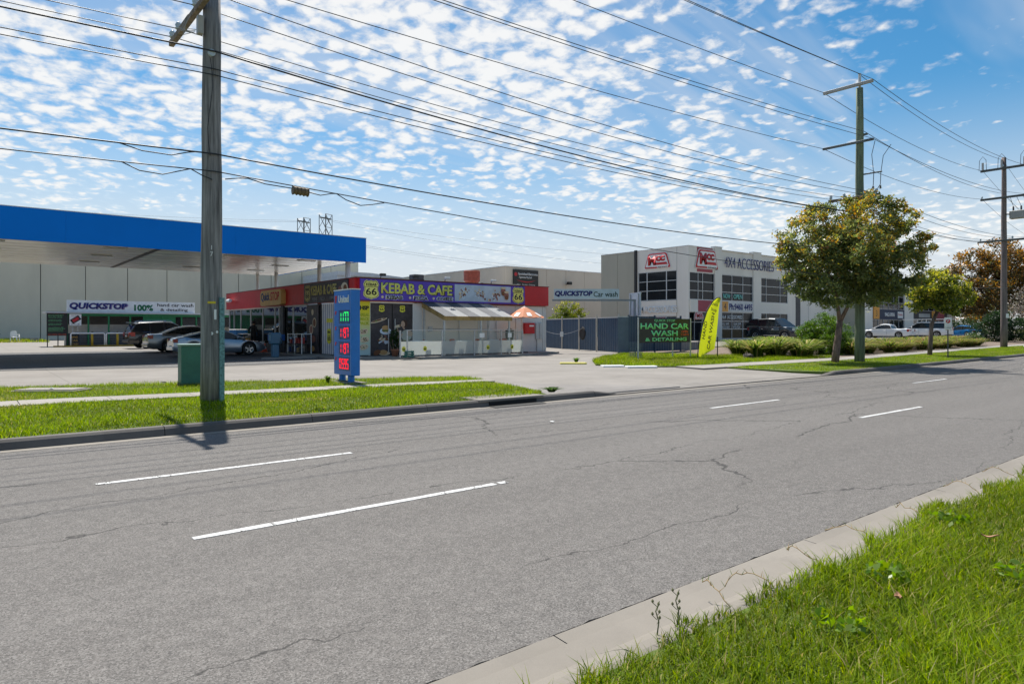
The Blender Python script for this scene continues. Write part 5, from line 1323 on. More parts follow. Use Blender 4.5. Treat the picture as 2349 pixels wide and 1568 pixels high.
    for s_, mm in ((-1, M('plate_grey', (.42, .42, .41), .5)), (1, M('plate_grey', (.42, .42, .41), .5))):
        xe = s_ * (L / 2 + .004); BX('number_plate', mm, t, min(xe, xe + s_ * .012), max(xe, xe + s_ * .012), -.18, .18, sp.get('plz', .55), sp.get('plz', .55) + .1)
    BX('rear_bumper', sp.get('bump', paint), t, -L / 2 - .05, -L / 2 + .1, -hw(L / 2) * .93, hw(L / 2) * .93, gc + .1, gc + .3, .03)
    BX('front_bumper', sp.get('bump', paint), t, L / 2 - .1, L / 2 + .05, -hw(L / 2) * .93, hw(L / 2) * .93, gc + .08, gc + .3, .03)
    BX('grille', m_trim, t, L / 2, L / 2 + .015, -hw(L / 2) * .45, hw(L / 2) * .45, gc + .34, gc + .5)
    return t
m_silver = M('paint_silver_blue', (.25, .31, .38), .28, .75, coat=1., var=.02)
m_greyc = M('paint_grey', (.17, .185, .20), .28, .7, coat=1., var=.02)
m_blackc = M('paint_black', (.012, .014, .017), .2, .3, coat=1., var=.02)
m_whitec = M('paint_white', (.72, .73, .73), .3, coat=.8, var=.02)
m_bluec = M('paint_bright_blue', (.01, .16, .42), .25, .4, coat=1., var=.02)
zc = lambda x, y: gz(x, y) + .012
coupe = dict(L=4.34, W=1.74, r=.315, gc=.17, xr=-1.30, xf=1.30, crown=.035, top=[(-2.17, .72), (-2.05, .86), (-1.7, .93), (-.7, .88), (.4, .82), (1.0, .78), (1.7, .68), (2.05, .58), (2.17, .48)],
    gh=[(-1.75, .93), (-1.0, 1.14), (-.4, 1.27), (.0, 1.285), (.3, 1.25), (1.15, .80)], roof=(-.62, .3), hb=.74, hr=.56, pil=(-.45,), doors=(-.5,), tl=(.66, .84), hl=(.55, .68), plz=.42, wrap=.16, tap=.26, tin=.7)
car('silver_coupe', 'low silver blue coupe parked nose in, nearest the timber pole', 'car', (10.15, 36.1, zc(10, 36)), 0, coupe, m_silver)
sedan = dict(L=4.88, W=1.84, r=.33, gc=.18, xr=-1.42, xf=1.42, crown=.035, top=[(-2.44, .86), (-2.3, .98), (-1.7, 1.0), (-.6, .95), (.6, .93), (1.0, .93), (1.9, .82), (2.3, .68), (2.44, .55)],
    gh=[(-1.75, 1.0), (-.95, 1.36), (-.4, 1.455), (.1, 1.46), (.4, 1.42), (1.3, .94)], roof=(-.95, .42), hb=.80, hr=.60, pil=(-.25,), doors=(-.85, .1), tl=(.74, .95), hl=(.6, .78), plz=.62, wrap=.22, belt=m_chr, tin=.68)
car('grey_sedan', 'mid grey sedan parked between the silver coupe and the black SUV', 'car', (10.5, 42.2, zc(10, 42)), 0, sedan, m_greyc)
suv = dict(L=4.64, W=1.85, r=.36, gc=.27, xr=-1.35, xf=1.35, crown=.03, top=[(-2.32, .95), (-2.2, 1.08), (-.6, 1.06), (.7, 1.04), (1.0, 1.06), (1.95, .96), (2.22, .8), (2.32, .65)],
    gh=[(-2.22, 1.08), (-1.95, 1.58), (-1.75, 1.66), (-.3, 1.74), (.25, 1.70), (1.25, 1.06)], roof=(-1.95, .3), hb=.82, hr=.66, pil=(-1.15, -.3), doors=(-.95, .05), solid=((-2.22, -2.02),), tl=(.78, 1.03), hl=(.72, .92), plz=.75, wrap=.3, flare=m_trim, bump=m_trim)
su = car('black_suv', 'black SUV with red tail lamps parked deepest, before the green shelter', 'car', (10.6, 49.3, zc(10.5, 49.3)), R(4), suv, m_blackc)
for sg in (1, -1): MB().tube([(-1.7, sg * .6, 1.70), (-1.5, sg * .6, 1.76), (.0, sg * .6, 1.79), (.2, sg * .6, 1.75)], .02, 6).build('roof_rail', m_chr, su)
BX('spoiler', m_blackc, su, -2.2, -1.95, -.6, .6, 1.62, 1.67, .02)
fwd = dict(L=4.95, W=1.97, r=.41, gc=.36, xr=-1.45, xf=1.42, crown=.03, top=[(-2.47, 1.1), (-2.4, 1.2), (-.5, 1.17), (.8, 1.15), (1.1, 1.17), (2.1, 1.12), (2.4, 1.0), (2.47, .85)],
    gh=[(-2.42, 1.2), (-2.25, 1.72), (-2.1, 1.84), (-.3, 1.90), (.3, 1.87), (1.15, 1.17)], roof=(-2.2, .33), hb=.88, hr=.74, pil=(-1.25, -.2), doors=(-.95, .1), solid=((-2.42, -2.28),), tl=(.88, 1.12), hl=(.86, 1.06), plz=.85, wrap=.35, spokes=6, flare=m_trim, handle=m_chr, belt=m_chr)
lc = car('black_four_wheel_drive', 'large black four wheel drive parked before the accessories showroom', 'car', (53.6, 30.6, gz(53, 30) + .052), R(-97), fwd, M('paint_dark_slate', (.022, .028, .034), .22, .4, coat=1., var=.02))
BX('side_step', m_chr, lc, -1.0, .95, .93, 1.06, .42, .47, .01); BX('side_step', m_chr, lc, -1.0, .95, -1.06, -.93, .42, .47, .01)
ute = dict(L=5.0, W=1.85, r=.34, gc=.24, xr=-1.45, xf=1.45, crown=.02, top=[(-2.5, .98), (-.75, .98), (.2, .97), (1.0, .95), (2.0, .84), (2.38, .7), (2.5, .55)],
    gh=[(-.75, .98), (-.55, 1.42), (-.2, 1.50), (.15, 1.50), (.4, 1.44), (1.25, .95)], roof=(-.58, .42), hb=.82, hr=.62, pil=(-.45,), doors=(-.3,), tl=(.7, .95), hl=(.62, .8), plz=.6)
car('white_ute', 'low white utility parked beside the green pole before the blue showroom', 'utility', (76.5, 31.2, gz(76, 31) + .052), R(93), ute, m_whitec)
wag = dict(L=5.2, W=1.85, r=.37, gc=.32, xr=-1.55, xf=1.55, crown=.02, top=[(-2.6, 1.05), (-1.0, 1.06), (.4, 1.05), (1.1, 1.05), (2.1, 1.0), (2.5, .85), (2.6, .7)],
    gh=[(-2.58, 1.05), (-2.45, 1.62), (-2.2, 1.72), (.0, 1.76), (.45, 1.70), (1.3, 1.06)], roof=(-2.4, .46), hb=.84, hr=.70, pil=(-1.05, -.1), doors=(-.75, .2), solid=((-2.58, -2.4), (-1.1, -.95)), tl=(.85, 1.15), hl=(.8, 1.0), plz=.8, wrap=.2)
wg = car('white_canopy_ute', 'white canopy utility with a long white roof rack behind the small tree', 'utility', (82.0, 29.6, gz(82, 30) + .052), R(91), wag, m_whitec)
BX('ladder_rack', m_wht, wg, -2.7, 1.9, -.75, .75, 2.0, 2.06)
for x in (-2.2, -.5, .4): BX('rack_leg', m_wht, wg, x, x + .05, -.7, -.65, 1.66, 2.0); BX('rack_leg', m_wht, wg, x, x + .05, .65, .7, 1.66, 2.0)
car('blue_hatchback', 'bright blue hatchback half hidden behind the white flowers', 'car', (95.5, 30.0, gz(95, 30) + .052), R(60), dict(coupe, gh=[(-1.9, .93), (-1.6, 1.3), (-.4, 1.42), (.0, 1.42), (.3, 1.38), (1.15, .80)], roof=(-1.6, .3)), m_bluec)
# ------------------------------------------------------------------ person at the shop front
def skin_mesh(name, verts, edges, radii, root, sub=1):
    me = bpy.data.meshes.new(name); me.from_pydata(verts, edges, []); o = bpy.data.objects.new(name, me); col.objects.link(o)
    md_ = o.modifiers.new('s', 'SKIN'); o.modifiers.new('d', 'SUBSURF').levels = sub
    for i, q in enumerate(me.skin_vertices[0].data): q.radius = radii[i]; q.use_root = i == root
    dg = bpy.context.evaluated_depsgraph_get()
    out = bpy.data.meshes.new_from_object(o.evaluated_get(dg)); bpy.data.objects.remove(o)
    out.polygons.foreach_set('use_smooth', [True] * len(out.polygons)); return out
pe = thing('person', 'person in black clothes standing with bent arms at the shop window', 'person', (13.35, 40.4, fz - .02), R(-62))
V_ = [(0, 0, .95), (0, 0, 1.12), (0, .01, 1.32), (0, .01, 1.44), (0, .03, 1.53), (0, .05, 1.62), (0, .05, 1.72),
      (.1, 0, .9), (.12, .02, .5), (.13, -.02, .1), (.15, .13, .04), (-.1, 0, .9), (-.13, .03, .5), (-.14, -.02, .1), (-.17, .12, .04),
      (.2, .0, 1.40), (.33, -.04, 1.16), (.24, .16, 1.02), (.21, .22, .98), (-.2, .0, 1.40), (-.33, -.04, 1.16), (-.24, .16, 1.02), (-.21, .22, .98)]
E_ = [(0, 1), (1, 2), (2, 3), (3, 4), (4, 5), (5, 6), (0, 7), (7, 8), (8, 9), (9, 10), (0, 11), (11, 12), (12, 13), (13, 14), (3, 15), (15, 16), (16, 17), (17, 18), (3, 19), (19, 20), (20, 21), (21, 22)]
R__ = [(.17, .12), (.155, .105), (.175, .115), (.12, .09), (.055, .055), (.085, .1), (.07, .085), (.09, .09), (.065, .07), (.045, .05), (.045, .03), (.09, .09), (.065, .07), (.045, .05), (.045, .03),
       (.065, .065), (.045, .048), (.032, .03), (.035, .02), (.065, .065), (.045, .048), (.032, .03), (.035, .02)]
me = skin_mesh('body', V_, E_, R__, 0)
m_cloth = M('black_clothes', (.012, .012, .014), .85); m_skin = M('skin', (.30, .17, .11), .55); m_hair = M('dark_hair', (.012, .009, .008), .7)
me.materials.append(m_cloth); me.materials.append(m_skin)
for p in me.polygons:
    c = p.center; p.material_index = 1 if c.z > 1.5 or (abs(c.x) > .1 and c.y > .14 and .9 < c.z < 1.1) else 0
place('body', me, pe)
hm = MB().lathe([(.01, .0), (.07, .01), (.098, .05), (.102, .11), (.09, .16), (.05, .19), (.01, .2)], (0, .035, 1.585), 14)
hm.build('hair', m_hair, pe, sm=True)
MB().lathe([(.001, 0), (.014, .012), (.018, .03), (.008, .05)], (0, .155, 1.60), 8).build('nose', m_skin, pe, sm=True)
for sg in (1, -1):
    MB().lathe([(.004, -.008), (.02, -.006), (.02, .006), (.004, .008)], (sg * .1, .05, 1.62), 8, 'x').build('ear', m_skin, pe)
    MB().lathe([(.004, 0), (.012, .004), (.004, .008)], (sg * .035, .145, 1.645), 8, 'y').build('eye', m_blk, pe)
    for k in range(4):
        bx = sg * (.205 - .016 * k); MB().tube([(bx, .22, .985 - .008 * k), (bx - sg * .02, .265 + .006 * (k % 3), .972 - .012 * k), (bx - sg * .035, .285 + .005 * (k % 2), .945 - .012 * k)], [.009, .008, .006], 6).build('finger', m_skin, pe, sm=True)
    MB().tube([(sg * .2, .2, 1.0), (sg * .175, .235, 1.02), (sg * .16, .265, 1.01)], [.011, .009, .007], 6).build('thumb', m_skin, pe, sm=True)
MB().tube([(-.025, .146, 1.575), (.025, .146, 1.575)], .005, 5).build('mouth', M('lips', (.25, .09, .07), .5), pe)
# ------------------------------------------------------------------ things outside the shop
z_ = fz - .02
t = thing('ice_chest', 'bright blue ice chest by the far shop window', 'chest', (13.75, 44.4, z_))
BX('body', M('chest_blue', (.02, .16, .42), .4), t, -.35, .35, -.75, .75, .55, 1.2, .03); BX('lid', m_wht, t, -.36, .36, -.76, .76, 1.205, 1.26, .02); BX('stand', m_char, t, -.3, .3, -.7, .7, 0, .55)
MB().disc((-.352, 0, .86), .16, -Y, Z, -X, .006).build('emblem', m_red, t)
t = thing('yellow_tub', 'yellow plastic tub with flared rim beside the person', 'tub', (13.45, 42.0, z_))
MB().lathe([(.2, 0), (.26, .5), (.36, .62), (.37, .72), (.33, .72), (.25, .55)], n=18).build('bucket', M('tub_yellow', (.62, .34, .04), .5), t, sm=True); BX('label_patch', m_wht, t, -.262, -.225, -.12, .05, .2, .4)
t = thing('gas_bottle_cage', 'dark wire cage of gas bottles under the shop window', 'cage', (13.8, 43.1, z_))
for x in (-.3, .3):
    for y in (-.6, 0, .6): BX('cage_post', m_char, t, x - .02, x + .02, y - .02, y + .02, 0, .95)
BX('cage_shelf', m_char, t, -.3, .3, -.6, .6, .44, .47); BX('cage_top', m_alu, t, -.33, .33, -.63, .63, .95, .98)
for y in (-.3, .25):
    for zz_ in (.02, .48): MB().lathe([(.1, 0), (.15, .05), (.15, .28), (.08, .36), (.04, .4)], (0, y, zz_), 14).build('gas_bottle', M('bottle_cream', (.5, .46, .38), .5), t, sm=True)
t = thing('blue_display_bin', 'small blue and white product display near the dark pillar', 'display', (13.7, 37.6, z_))
BX('cabinet', m_char, t, -.3, .3, -.5, .5, 0, .62, .02); BX('header', M('display_blue', (.02, .12, .42), .4), t, -.32, .3, -.5, .5, .64, .98, .02); BX('header_stripe', m_wht, t, -.326, -.321, -.3, .3, .76, .86)
t = thing('traffic_cone', 'small orange traffic cone by the blue display', 'cone', (13.3, 38.35, z_))
m_cone = M('cone_orange', (.72, .09, .03), .5)
MB().lathe([(.15, .03), (.135, .06), (.03, .48), (.02, .5)], n=16).build('cone_body', m_cone, t, sm=True); BX('base', m_cone, t, -.19, .19, -.19, .19, 0, .03); MB().lathe([(.101, .2), (.072, .32)], n=16).build('band', m_wht, t)
t = thing('air_pump', 'teal blue air and water kiosk on the small kerb island', 'kiosk', (11.3, 31.2, .33))
m_teal = M('kiosk_teal', (.015, .10, .18), .4)
BX('pedestal', m_teal, t, -.15, .15, -.15, .15, 0, .6, .03); BX('head', m_teal, t, -.24, .24, -.2, .2, .605, 1.12, .04); BX('face', M('kiosk_pale', (.10, .24, .34), .4), t, -.244, -.241, -.15, .15, .75, 1.02)
MB().tube([(.18, -.22, .9), (.28, -.36, .6), (.24, -.32, .25), (.17, -.24, .5), (.16, -.2, .75)], .018, 6).build('hose', m_black, t, sm=True)
t = thing('display_rack', 'white framed product rack against the shop window', 'rack', (13.95, 34.9, z_))
for y in (-.95, 0, .95): BX('upright', m_wht, t, -.3, -.26, y - .02, y + .02, 0, 1.05); BX('upright', m_wht, t, .2, .24, y - .02, y + .02, 0, 1.05)
for zz_ in (.05, .5, 1.0): BX('shelf', m_wht if zz_ > .9 else m_char, t, -.3, .24, -.95, .95, zz_, zz_ + .03)
for k in range(10):
    y = -.82 + k * .18; q = rnd.choice((M('pack_red', (.4, .05, .04), .5), M('pack_tan', (.42, .28, .14), .5), M('pack_navy', (.03, .05, .16), .5), m_char)); zz_ = .08 if k % 2 else .53
    BX('packet', q, t, -.24, -.06, y, y + .14, zz_, zz_ + rnd.uniform(.2, .32))
# patio furniture
m_ochair = M('chair_orange', (.50, .12, .045), .45)
def chair(label, x, y, a):
    t = thing('patio_chair', label, 'chair', (x, y, fz - .02), a, 'orange chairs on the patio')
    BX('seat', m_ochair, t, -.2, .2, -.2, .2, .40, .43, .01)
    MB().prism([(-.2, .5), (-.17, .74), (-.1, .78), (.1, .78), (.17, .74), (.2, .5)], .19, .22, 'y').build('backrest', m_ochair, t)
    for sx in (-.17, .17):
        MB().tube([(sx, .2, 0), (sx, .2, .72)], .013, 6).build('leg', m_steel, t); MB().tube([(sx, -.18, 0), (sx, -.17, .4)], .013, 6).build('leg', m_steel, t)
def table(label, x, y):
    t = thing('patio_table', label, 'table', (x, y, fz - .02), 0, 'white tables on the patio')
    BX('table_top', m_wht, t, -.36, .36, -.36, .36, .69, .72, .008); MB().tube([(0, 0, .03), (0, 0, .69)], .035, 10).build('stem', m_steel, t)
    for a in range(4): MB().bar((0, 0, .03), (.3 * math.cos(a * 1.571 + .78), .3 * math.sin(a * 1.571 + .78), .02), .04, .03).build('foot', m_steel, t)
table('white square cafe table behind the long left frosted panel', 17.0, 28.1); table('white square cafe table under the middle of the patio roof', 19.3, 27.75); table('white square cafe table near the right end of the patio', 21.6, 28.2)
for i, (x, y, a, lb) in enumerate(((17.7, 28.3, 1.2, 'first orange patio chair from the shop door'), (18.6, 27.9, 1.4, 'second orange patio chair from the shop door'), (19.4, 28.5, .1, 'third orange patio chair from the shop door'), (20.1, 27.8, -1.3, 'fourth orange patio chair from the shop door'),
        (20.9, 28.3, 1.5, 'fifth orange patio chair from the shop door'), (21.9, 27.6, .4, 'sixth orange patio chair from the shop door'), (22.3, 28.3, -1.2, 'orange patio chair farthest from the shop door'))): chair(lb, x, y, a)
um = thing('cafe_umbrella', 'orange cafe umbrella with white patches at the right end of the patio', 'umbrella', (23.75, 28.15, fz - .02))
MB().tube([(-.25, 0, 0), (-.25, 0, 2.3)], .03, 10).build('pole', m_steel, um); BX('base', m_char, um, -.5, 0, -.25, .25, 0, .07, .02)
m_or = see_through('umbrella_orange', (.92, .40, .22), .97, .7, .5)
cen = Vector((-.05, 0, 2.5)); k8 = 8
for k in range(k8):
    a0, a1 = 2 * math.pi * k / k8, 2 * math.pi * (k + 1) / k8
    def pt(a, f): return Vector((-.05 + 1.06 * f * math.cos(a), 1.06 * f * math.sin(a), 2.5 - .58 * f ** 1.05 ))
    rows = [0, .35, .7, 1.]; vs = []
    for f in rows:
        for j in range(5):
            a = a0 + (a1 - a0) * j / 4; q = pt(a, f); q.z -= .05 * f * math.sin(math.pi * j / 4); vs.append(q)
    MB().add(vs, [(i * 5 + j, i * 5 + j + 1, (i + 1) * 5 + j + 1, (i + 1) * 5 + j) for i in range(3) for j in range(4)]).build('canopy_gore', m_or, um, sm=True)
    MB().tube([cen, pt(a0, 1.0) - Z * .02], .01, 5).build('rib', m_wht, um)
    if k in (4, 5, 6):
        am = (a0 + a1) / 2; e = .16
        MB().add([pt(am - e, .62) + Vector((0, 0, .0)), pt(am + e, .62), pt(am + e * .8, .92) , pt(am - e * .8, .92)], [(0, 1, 2, 3)]).build('patch', m_wht, um)
bn = thing('patio_bin', 'dark round bin behind the right end of the glass fence', 'bin', (22.95, 28.5, fz - .02))
MB().lathe([(.16, 0), (.2, .7), (.24, .95), (.24, 1.2), (.1, 1.3), (.06, 1.33)], n=14).build('drum', M('bin_olive', (.08, .085, .05), .5), bn, sm=True)
pb = thing('payphone_frame', 'thin silver hoop frame around the dark patio bin', 'frame', (22.95, 28.2, fz - .02))
MB().tube([(-.3, 0, 0), (-.3, 0, 1.35), (.3, 0, 1.35), (.3, 0, 0)], .02, 8).build('hoop', m_alu, pb)
tb = thing('green_crate', 'small teal crate at the left foot of the glass fence', 'crate', (15.85, 26.85, fz - .02))
m_crate = M('crate_teal', (.01, .11, .09), .5)
for zz_ in (.02, .12, .22): BX('slat', m_crate, tb, -.2, .2, -.02, .02, zz_, zz_ + .07); BX('slat', m_crate, tb, -.2, .2, .26, .3, zz_, zz_ + .07)
for x in (-.2, .16): BX('end_board', m_crate, tb, x, x + .04, .021, .259, 0, .3)
# green cabinet and verge things
kc = thing('green_cabinet', 'teal green electrical cabinet on the grass partly behind the near pole', 'cabinet', (4.35, 18.55, vz(4.4, 18.6)), R(-5))
m_cab = M('cabinet_green', (.030, .145, .105), .5, var=.12, scale=3)
BX('body', m_cab, kc, 0, .95, 0, .55, -.05, .98, .01); BX('lid', M('cabinet_lid', (.25, .36, .32), .45), kc, -.03, .98, -.03, .58, .982, 1.03, .008); BX('door_line', m_char, kc, .47, .478, -.004, -.001, .05, .95)
BX('plinth', m_kerbd, kc, -.06, 1.01, -.06, .61, -.12, .03)
pit = thing('pit_lid', 'flat rectangular concrete pit lid in the grass at far left', 'pit lid', (1.65, 18.7, vz(1.6, 18.7) - .02), R(-38))
BX('surround', m_path, pit, -.72, .72, -.36, .36, 0, .05); BX('lid_slab', m_path, pit, -.64, -.01, -.29, .29, .05, .075, .006); BX('lid_slab', m_path, pit, .01, .64, -.29, .29, .05, .075, .006)
def litter(label, x, y, z, mat, s, cat='litter'):
    r2 = random.Random(label); pts = [(r2.uniform(-1, 1) * s, r2.uniform(-.6, .6) * s, r2.uniform(0, .6) * s) for _ in range(9)]
    bm = bmesh.new(); [bm.verts.new(p) for p in pts]; bmesh.ops.convex_hull(bm, input=bm.verts); me = bpy.data.meshes.new('l'); bm.to_mesh(me); bm.free(); me.materials.append(mat)
    place('crumpled_paper', me, None, (x, y, z), label=label, category=cat)
litter('crumpled white wrapper on the pit lid', 1.62, 18.45, vz(1.6, 18.4) + .06, m_wht, .07); litter('grey scrap in the grass left of the green cabinet', 4.0, 19.0, vz(4, 19) + .03, m_char, .1)
litter('white paper scrap flat on the road near the driveway', 8.1, 8.85, .003, m_wht, .06); litter('white litter on the far right grass beside the pole', 64.5, 16.2, vz(64, 16.2) + .03, m_wht, .16)
for lb, x, y, m_, w in (('yellow painted kerb block at the driveway corner', 19.45, 20.0, M('block_yellow', (.62, .55, .12), .7), .55), ('white painted kerb block, shorter one before the lawn', 19.35, 17.75, m_wht, .45), ('white painted kerb block, longer one before the lawn', 19.95, 16.85, m_wht, .62)):
    t = thing('kerb_block', lb, 'kerb block', (x, y, gz(x, y)), R(-28 if m_ is m_wht else -38))
    MB().prism([(-w, -.18), (w * .85, -.18), (w, 0), (w * .85, .18), (-w, .18)], -.02, .07, 'z').build('block', m_, t, bevel=.02)
t = thing('parking_sign', 'small white parking restriction sign on a thin dark post in the verge', 'sign', (39.1, 13.0, vz(39.1, 13)), R(-58))
MB().tube([(0, 0, -.1), (0, 0, 2.1)], .03, 10).build('post', m_char, t); BX('plate', m_wht, t, -.16, .16, -.05, -.03, 1.42, 2.05, .005)
MB().disc((0, -.052, 1.86), .1, X, Z, -Y, .004).build('symbol', m_red, t); text(t, 'P', (0, -.058, 1.8), .12, m_wht, bold=.03, ext=.003); text(t, '2 HOUR', (0, -.052, 1.5), .07, m_blk, w=.24, ext=.003)
t = thing('star_picket', 'short black star picket beside the feather flag', 'post', (28.7, 19.5, gz(28.7, 19.5)))
for a in (0, 2.1, 4.2): MB().bar((math.cos(a) * .012, math.sin(a) * .012, -.05), (math.cos(a) * .012, math.sin(a) * .012, 1.05), .022).build('flange', m_black, t)
t = thing('wire_crate', 'stacked wire milk crates on the lawn below the hand wash board', 'crate', (24.3, 20.9, gz(24.3, 20.9)))
for lev in (0, .42):
    mb = MB()
    for k in range(5):
        mb.bar((-.22, -.2, lev + .04 + k * .085), (.22, -.2, lev + .04 + k * .085), .016); mb.bar((-.22, .2, lev + .04 + k * .085), (.22, .2, lev + .04 + k * .085), .016)
        for sx in (-.22, .22): mb.bar((sx, -.2, lev + .04 + k * .085), (sx, .2, lev + .04 + k * .085), .016)
        mb.bar((-.22 + k * .11, -.2, lev + .03), (-.22 + k * .11, -.2, lev + .4), .016); mb.bar((-.22 + k * .11, .2, lev + .03), (-.22 + k * .11, .2, lev + .4), .016)
    mb.build('basket', M('crate_blue', (.10, .15, .20), .5), t)
t = thing('rock', 'dark boulder at the edge of the garden bed beside the tussocks', 'rock', (29.3, 18.2, gz(29.3, 18.2)))
bm = bmesh.new(); bmesh.ops.create_icosphere(bm, subdivisions=2, radius=.28)
for v in bm.verts: v.co *= rnd.uniform(.8, 1.1); v.co.z *= .7
me = bpy.data.meshes.new('stone'); bm.to_mesh(me); bm.free(); me.materials.append(M('rock_dark', (.06, .05, .045), .9, var=.3, scale=12, bump=.6)); place('stone', me, t, (0, 0, .1))
# plastic chair, table and crate far left
t = thing('plastic_chair', 'white plastic garden chair on the grass before the grey warehouse', 'chair', (3.9, 74.5, .44), R(150))
BX('seat', m_wht, t, -.27, .27, -.25, .25, .42, .46, .02); MB().prism([(-.27, .5), (-.24, .9), (-.1, 1.0), (.1, 1.0), (.24, .9), (.27, .5)], .22, .26, 'y').build('backrest', m_wht, t)
for sx in (-.25, .25):
    for sy in (-.22, .22): BX('leg', m_wht, t, sx - .03, sx + .03, sy - .03, sy + .03, 0, .42)
    BX('armrest', m_wht, t, sx - .04, sx + .04, -.22, .24, .66, .69, .01); BX('arm_post', m_wht, t, sx - .03, sx + .03, -.22, -.16, .46, .66)
t = thing('garden_table', 'dark round garden table at the left edge before the warehouse', 'table', (2.3, 75, .44))
MB().lathe([(.6, .7), (.62, .72), (.6, .74)], n=20).build('table_top', m_char, t)
for a in range(3): MB().tube([(.1 * math.cos(a * 2.09), .1 * math.sin(a * 2.09), .7), (.4 * math.cos(a * 2.09), .4 * math.sin(a * 2.09), 0)], .025, 6).build('leg', m_char, t)
t = thing('milk_crate', 'grey plastic milk crate right of the white garden chair', 'crate', (5.3, 74.5, .44))
for zz_ in (.0, .13, .26): BX('slat', M('crate_grey', (.2, .21, .22), .6), t, -.3, .3, -.3, -.26, zz_, zz_ + .1); BX('slat', M('crate_grey', (.2, .21, .22), .6), t, -.3, .3, .26, .3, zz_, zz_ + .1)
for x in (-.3, .26): BX('end_board', M('crate_grey', (.2, .21, .22), .6), t, x, x + .04, -.259, .259, 0, .36)
# ------------------------------------------------------------------ vegetation
m_leaf = leafmat('leaf', .5, .4, .55)
m_blade = leafmat('grass_blade', .45, .6, .12)
m_bark = M('smooth_bark', (.20, .13, .10), .85, var=.4, scale=9, streak=.3, bump=.4, bscale=25)
m_barkd = M('dark_bark', (.17, .12, .10), .9, var=.4, scale=10, streak=.25, bump=.4, bscale=25)
CR = np.array([.7766, -.63]); CD = np.array([.63, .7766])       # across / away, as axes to lay the crowns out
def leaves(rs, C, n, length, wid, droop=.35):
    """C (n,3) leaf positions -> verts, faces of folded leaves"""
    d = rs.normal(size=(n, 3)); d[:, 2] -= droop; d /= np.linalg.norm(d, axis=1)[:, None]
    s = np.cross(d, rs.normal(size=(n, 3))); s /= np.linalg.norm(s, axis=1)[:, None] + 1e-9
    nr = np.cross(d, s)
    l = (length * rs.uniform(.65, 1.3, n))[:, None]; w = l * wid
    v = np.stack([C - d * l * .5, C + s * w * .5 + nr * l * .08 - d * l * .05, C + d * l * .5, C - s * w * .5 + nr * l * .08 - d * l * .05], 1)
    f = np.arange(n * 4).reshape(n, 4)
    return v.reshape(-1, 3), f
def clumpy(rs, blobs, per, clumps, spread, shell=.55, flat=1.):
    """points in clumps through the blobs; returns points and outwardness 0..1"""
    P, O = [], []
    tot = sum(b[3] ** 2 for b in blobs)
    for (x, y, z, r) in blobs:
        nc = max(4, int(clumps * r * r / tot)); n = int(per * r * r / tot)
        d = rs.normal(size=(nc, 3)); d /= np.linalg.norm(d, axis=1)[:, None]
        rr_ = r * (shell + (1 - shell) * rs.uniform(0, 1, nc) ** .5)
        cc_ = d * rr_[:, None]; cc_[:, 2] *= flat
        k = rs.integers(0, nc, n)
        p = cc_[k] + rs.normal(size=(n, 3)) * spread * r ** .5 * np.array([1, 1, .75])
        P.append(p + np.array([x, y, z])); O.append(np.linalg.norm(p, axis=1) / r)
    return np.concatenate(P), np.concatenate(O)
def palette(rs, n, cols, jit=.22):
    cols = np.array(cols); c = cols[rs.integers(0, len(cols), n)]
    return np.clip(c * rs.uniform(1 - jit, 1 + jit, (n, 1)) * rs.uniform(.93, 1.07, (n, 3)), 0, 1)
def limb(p, name, mat, pts, r0, r1):
    n = len(pts); return MB().tube(pts, [r0 + (r1 - r0) * i / (n - 1) for i in range(n)], 10).build(name, mat, p, sm=True)
def tree(name, label, loc, blobs, nleaf, length, cols, tips, tiph, trunk, limbs, bark, seed, wid=.42, clumps=420, spread=.16, shell=.5, group=None):
    """blobs as (across, away, up, radius) from the trunk foot"""
    t = thing(name, label, 'tree', loc, 0, group)
    rs = np.random.default_rng(seed)
    B = [(*(CR * u + CD * w), z, r) for u, w, z, r in blobs]
    P, O = clumpy(rs, B, nleaf, clumps, spread, shell)
    V, F = leaves(rs, P, len(P), length, wid)
    c = palette(rs, len(P), cols)
    if tips is not None:
        zr_ = (P[:, 2] - P[:, 2].min()) / np.ptp(P[:, 2])
        pr__ = np.clip((O - .72) * 2.0, 0, .9) * np.clip((zr_ - tiph) * 2.0, 0, 1)
        m = rs.uniform(0, 1, len(P)) < pr__
        c[m] = palette(rs, m.sum(), tips)
    soup('crown', V, F, m_leaf, t, np.repeat(c, 4, 0))
    W3 = lambda q: (*(CR * q[0] + CD * q[1]), q[2])
    tr = limb(t, 'trunk', bark, [W3(q) for q in trunk[0]], *trunk[1])
    for pts, r0, r1 in limbs: limb(t, 'limb', bark, [W3(q) for q in pts], r0, r1)
    return t
GUM = [(.14, .17, .055), (.18, .21, .065), (.10, .13, .05), (.25, .265, .085), (.15, .18, .07)]
TIP = [(.42, .27, .05), (.46, .33, .07), (.34, .28, .05), (.33, .17, .05), (.5, .40, .1), (.26, .24, .04)]
k1 = 29.7 / 1566
bl = [((x - 1915) * k1, w, 1.65 + (753 - y) * k1 - .17, r * k1) for x, y, r, w in ((1860, 565, 72, .2), (1832, 628, 48, -.2), (1915, 515, 72, .4), (1990, 500, 66, -.3), (1965, 590, 92, 0), (2052, 560, 58, .4), (2072, 512, 38, .1), (2095, 560, 34, -.3),
    (1895, 640, 66, -.6), (2005, 650, 66, .3), (1868, 660, 36, .5), (1985, 672, 42, -.4), (1930, 570, 70, -1.2), (1930, 590, 80, 1.4), (2030, 610, 60, -.9), (1820, 590, 36, .3), (1960, 470, 34, 0), (2040, 660, 38, .2))]
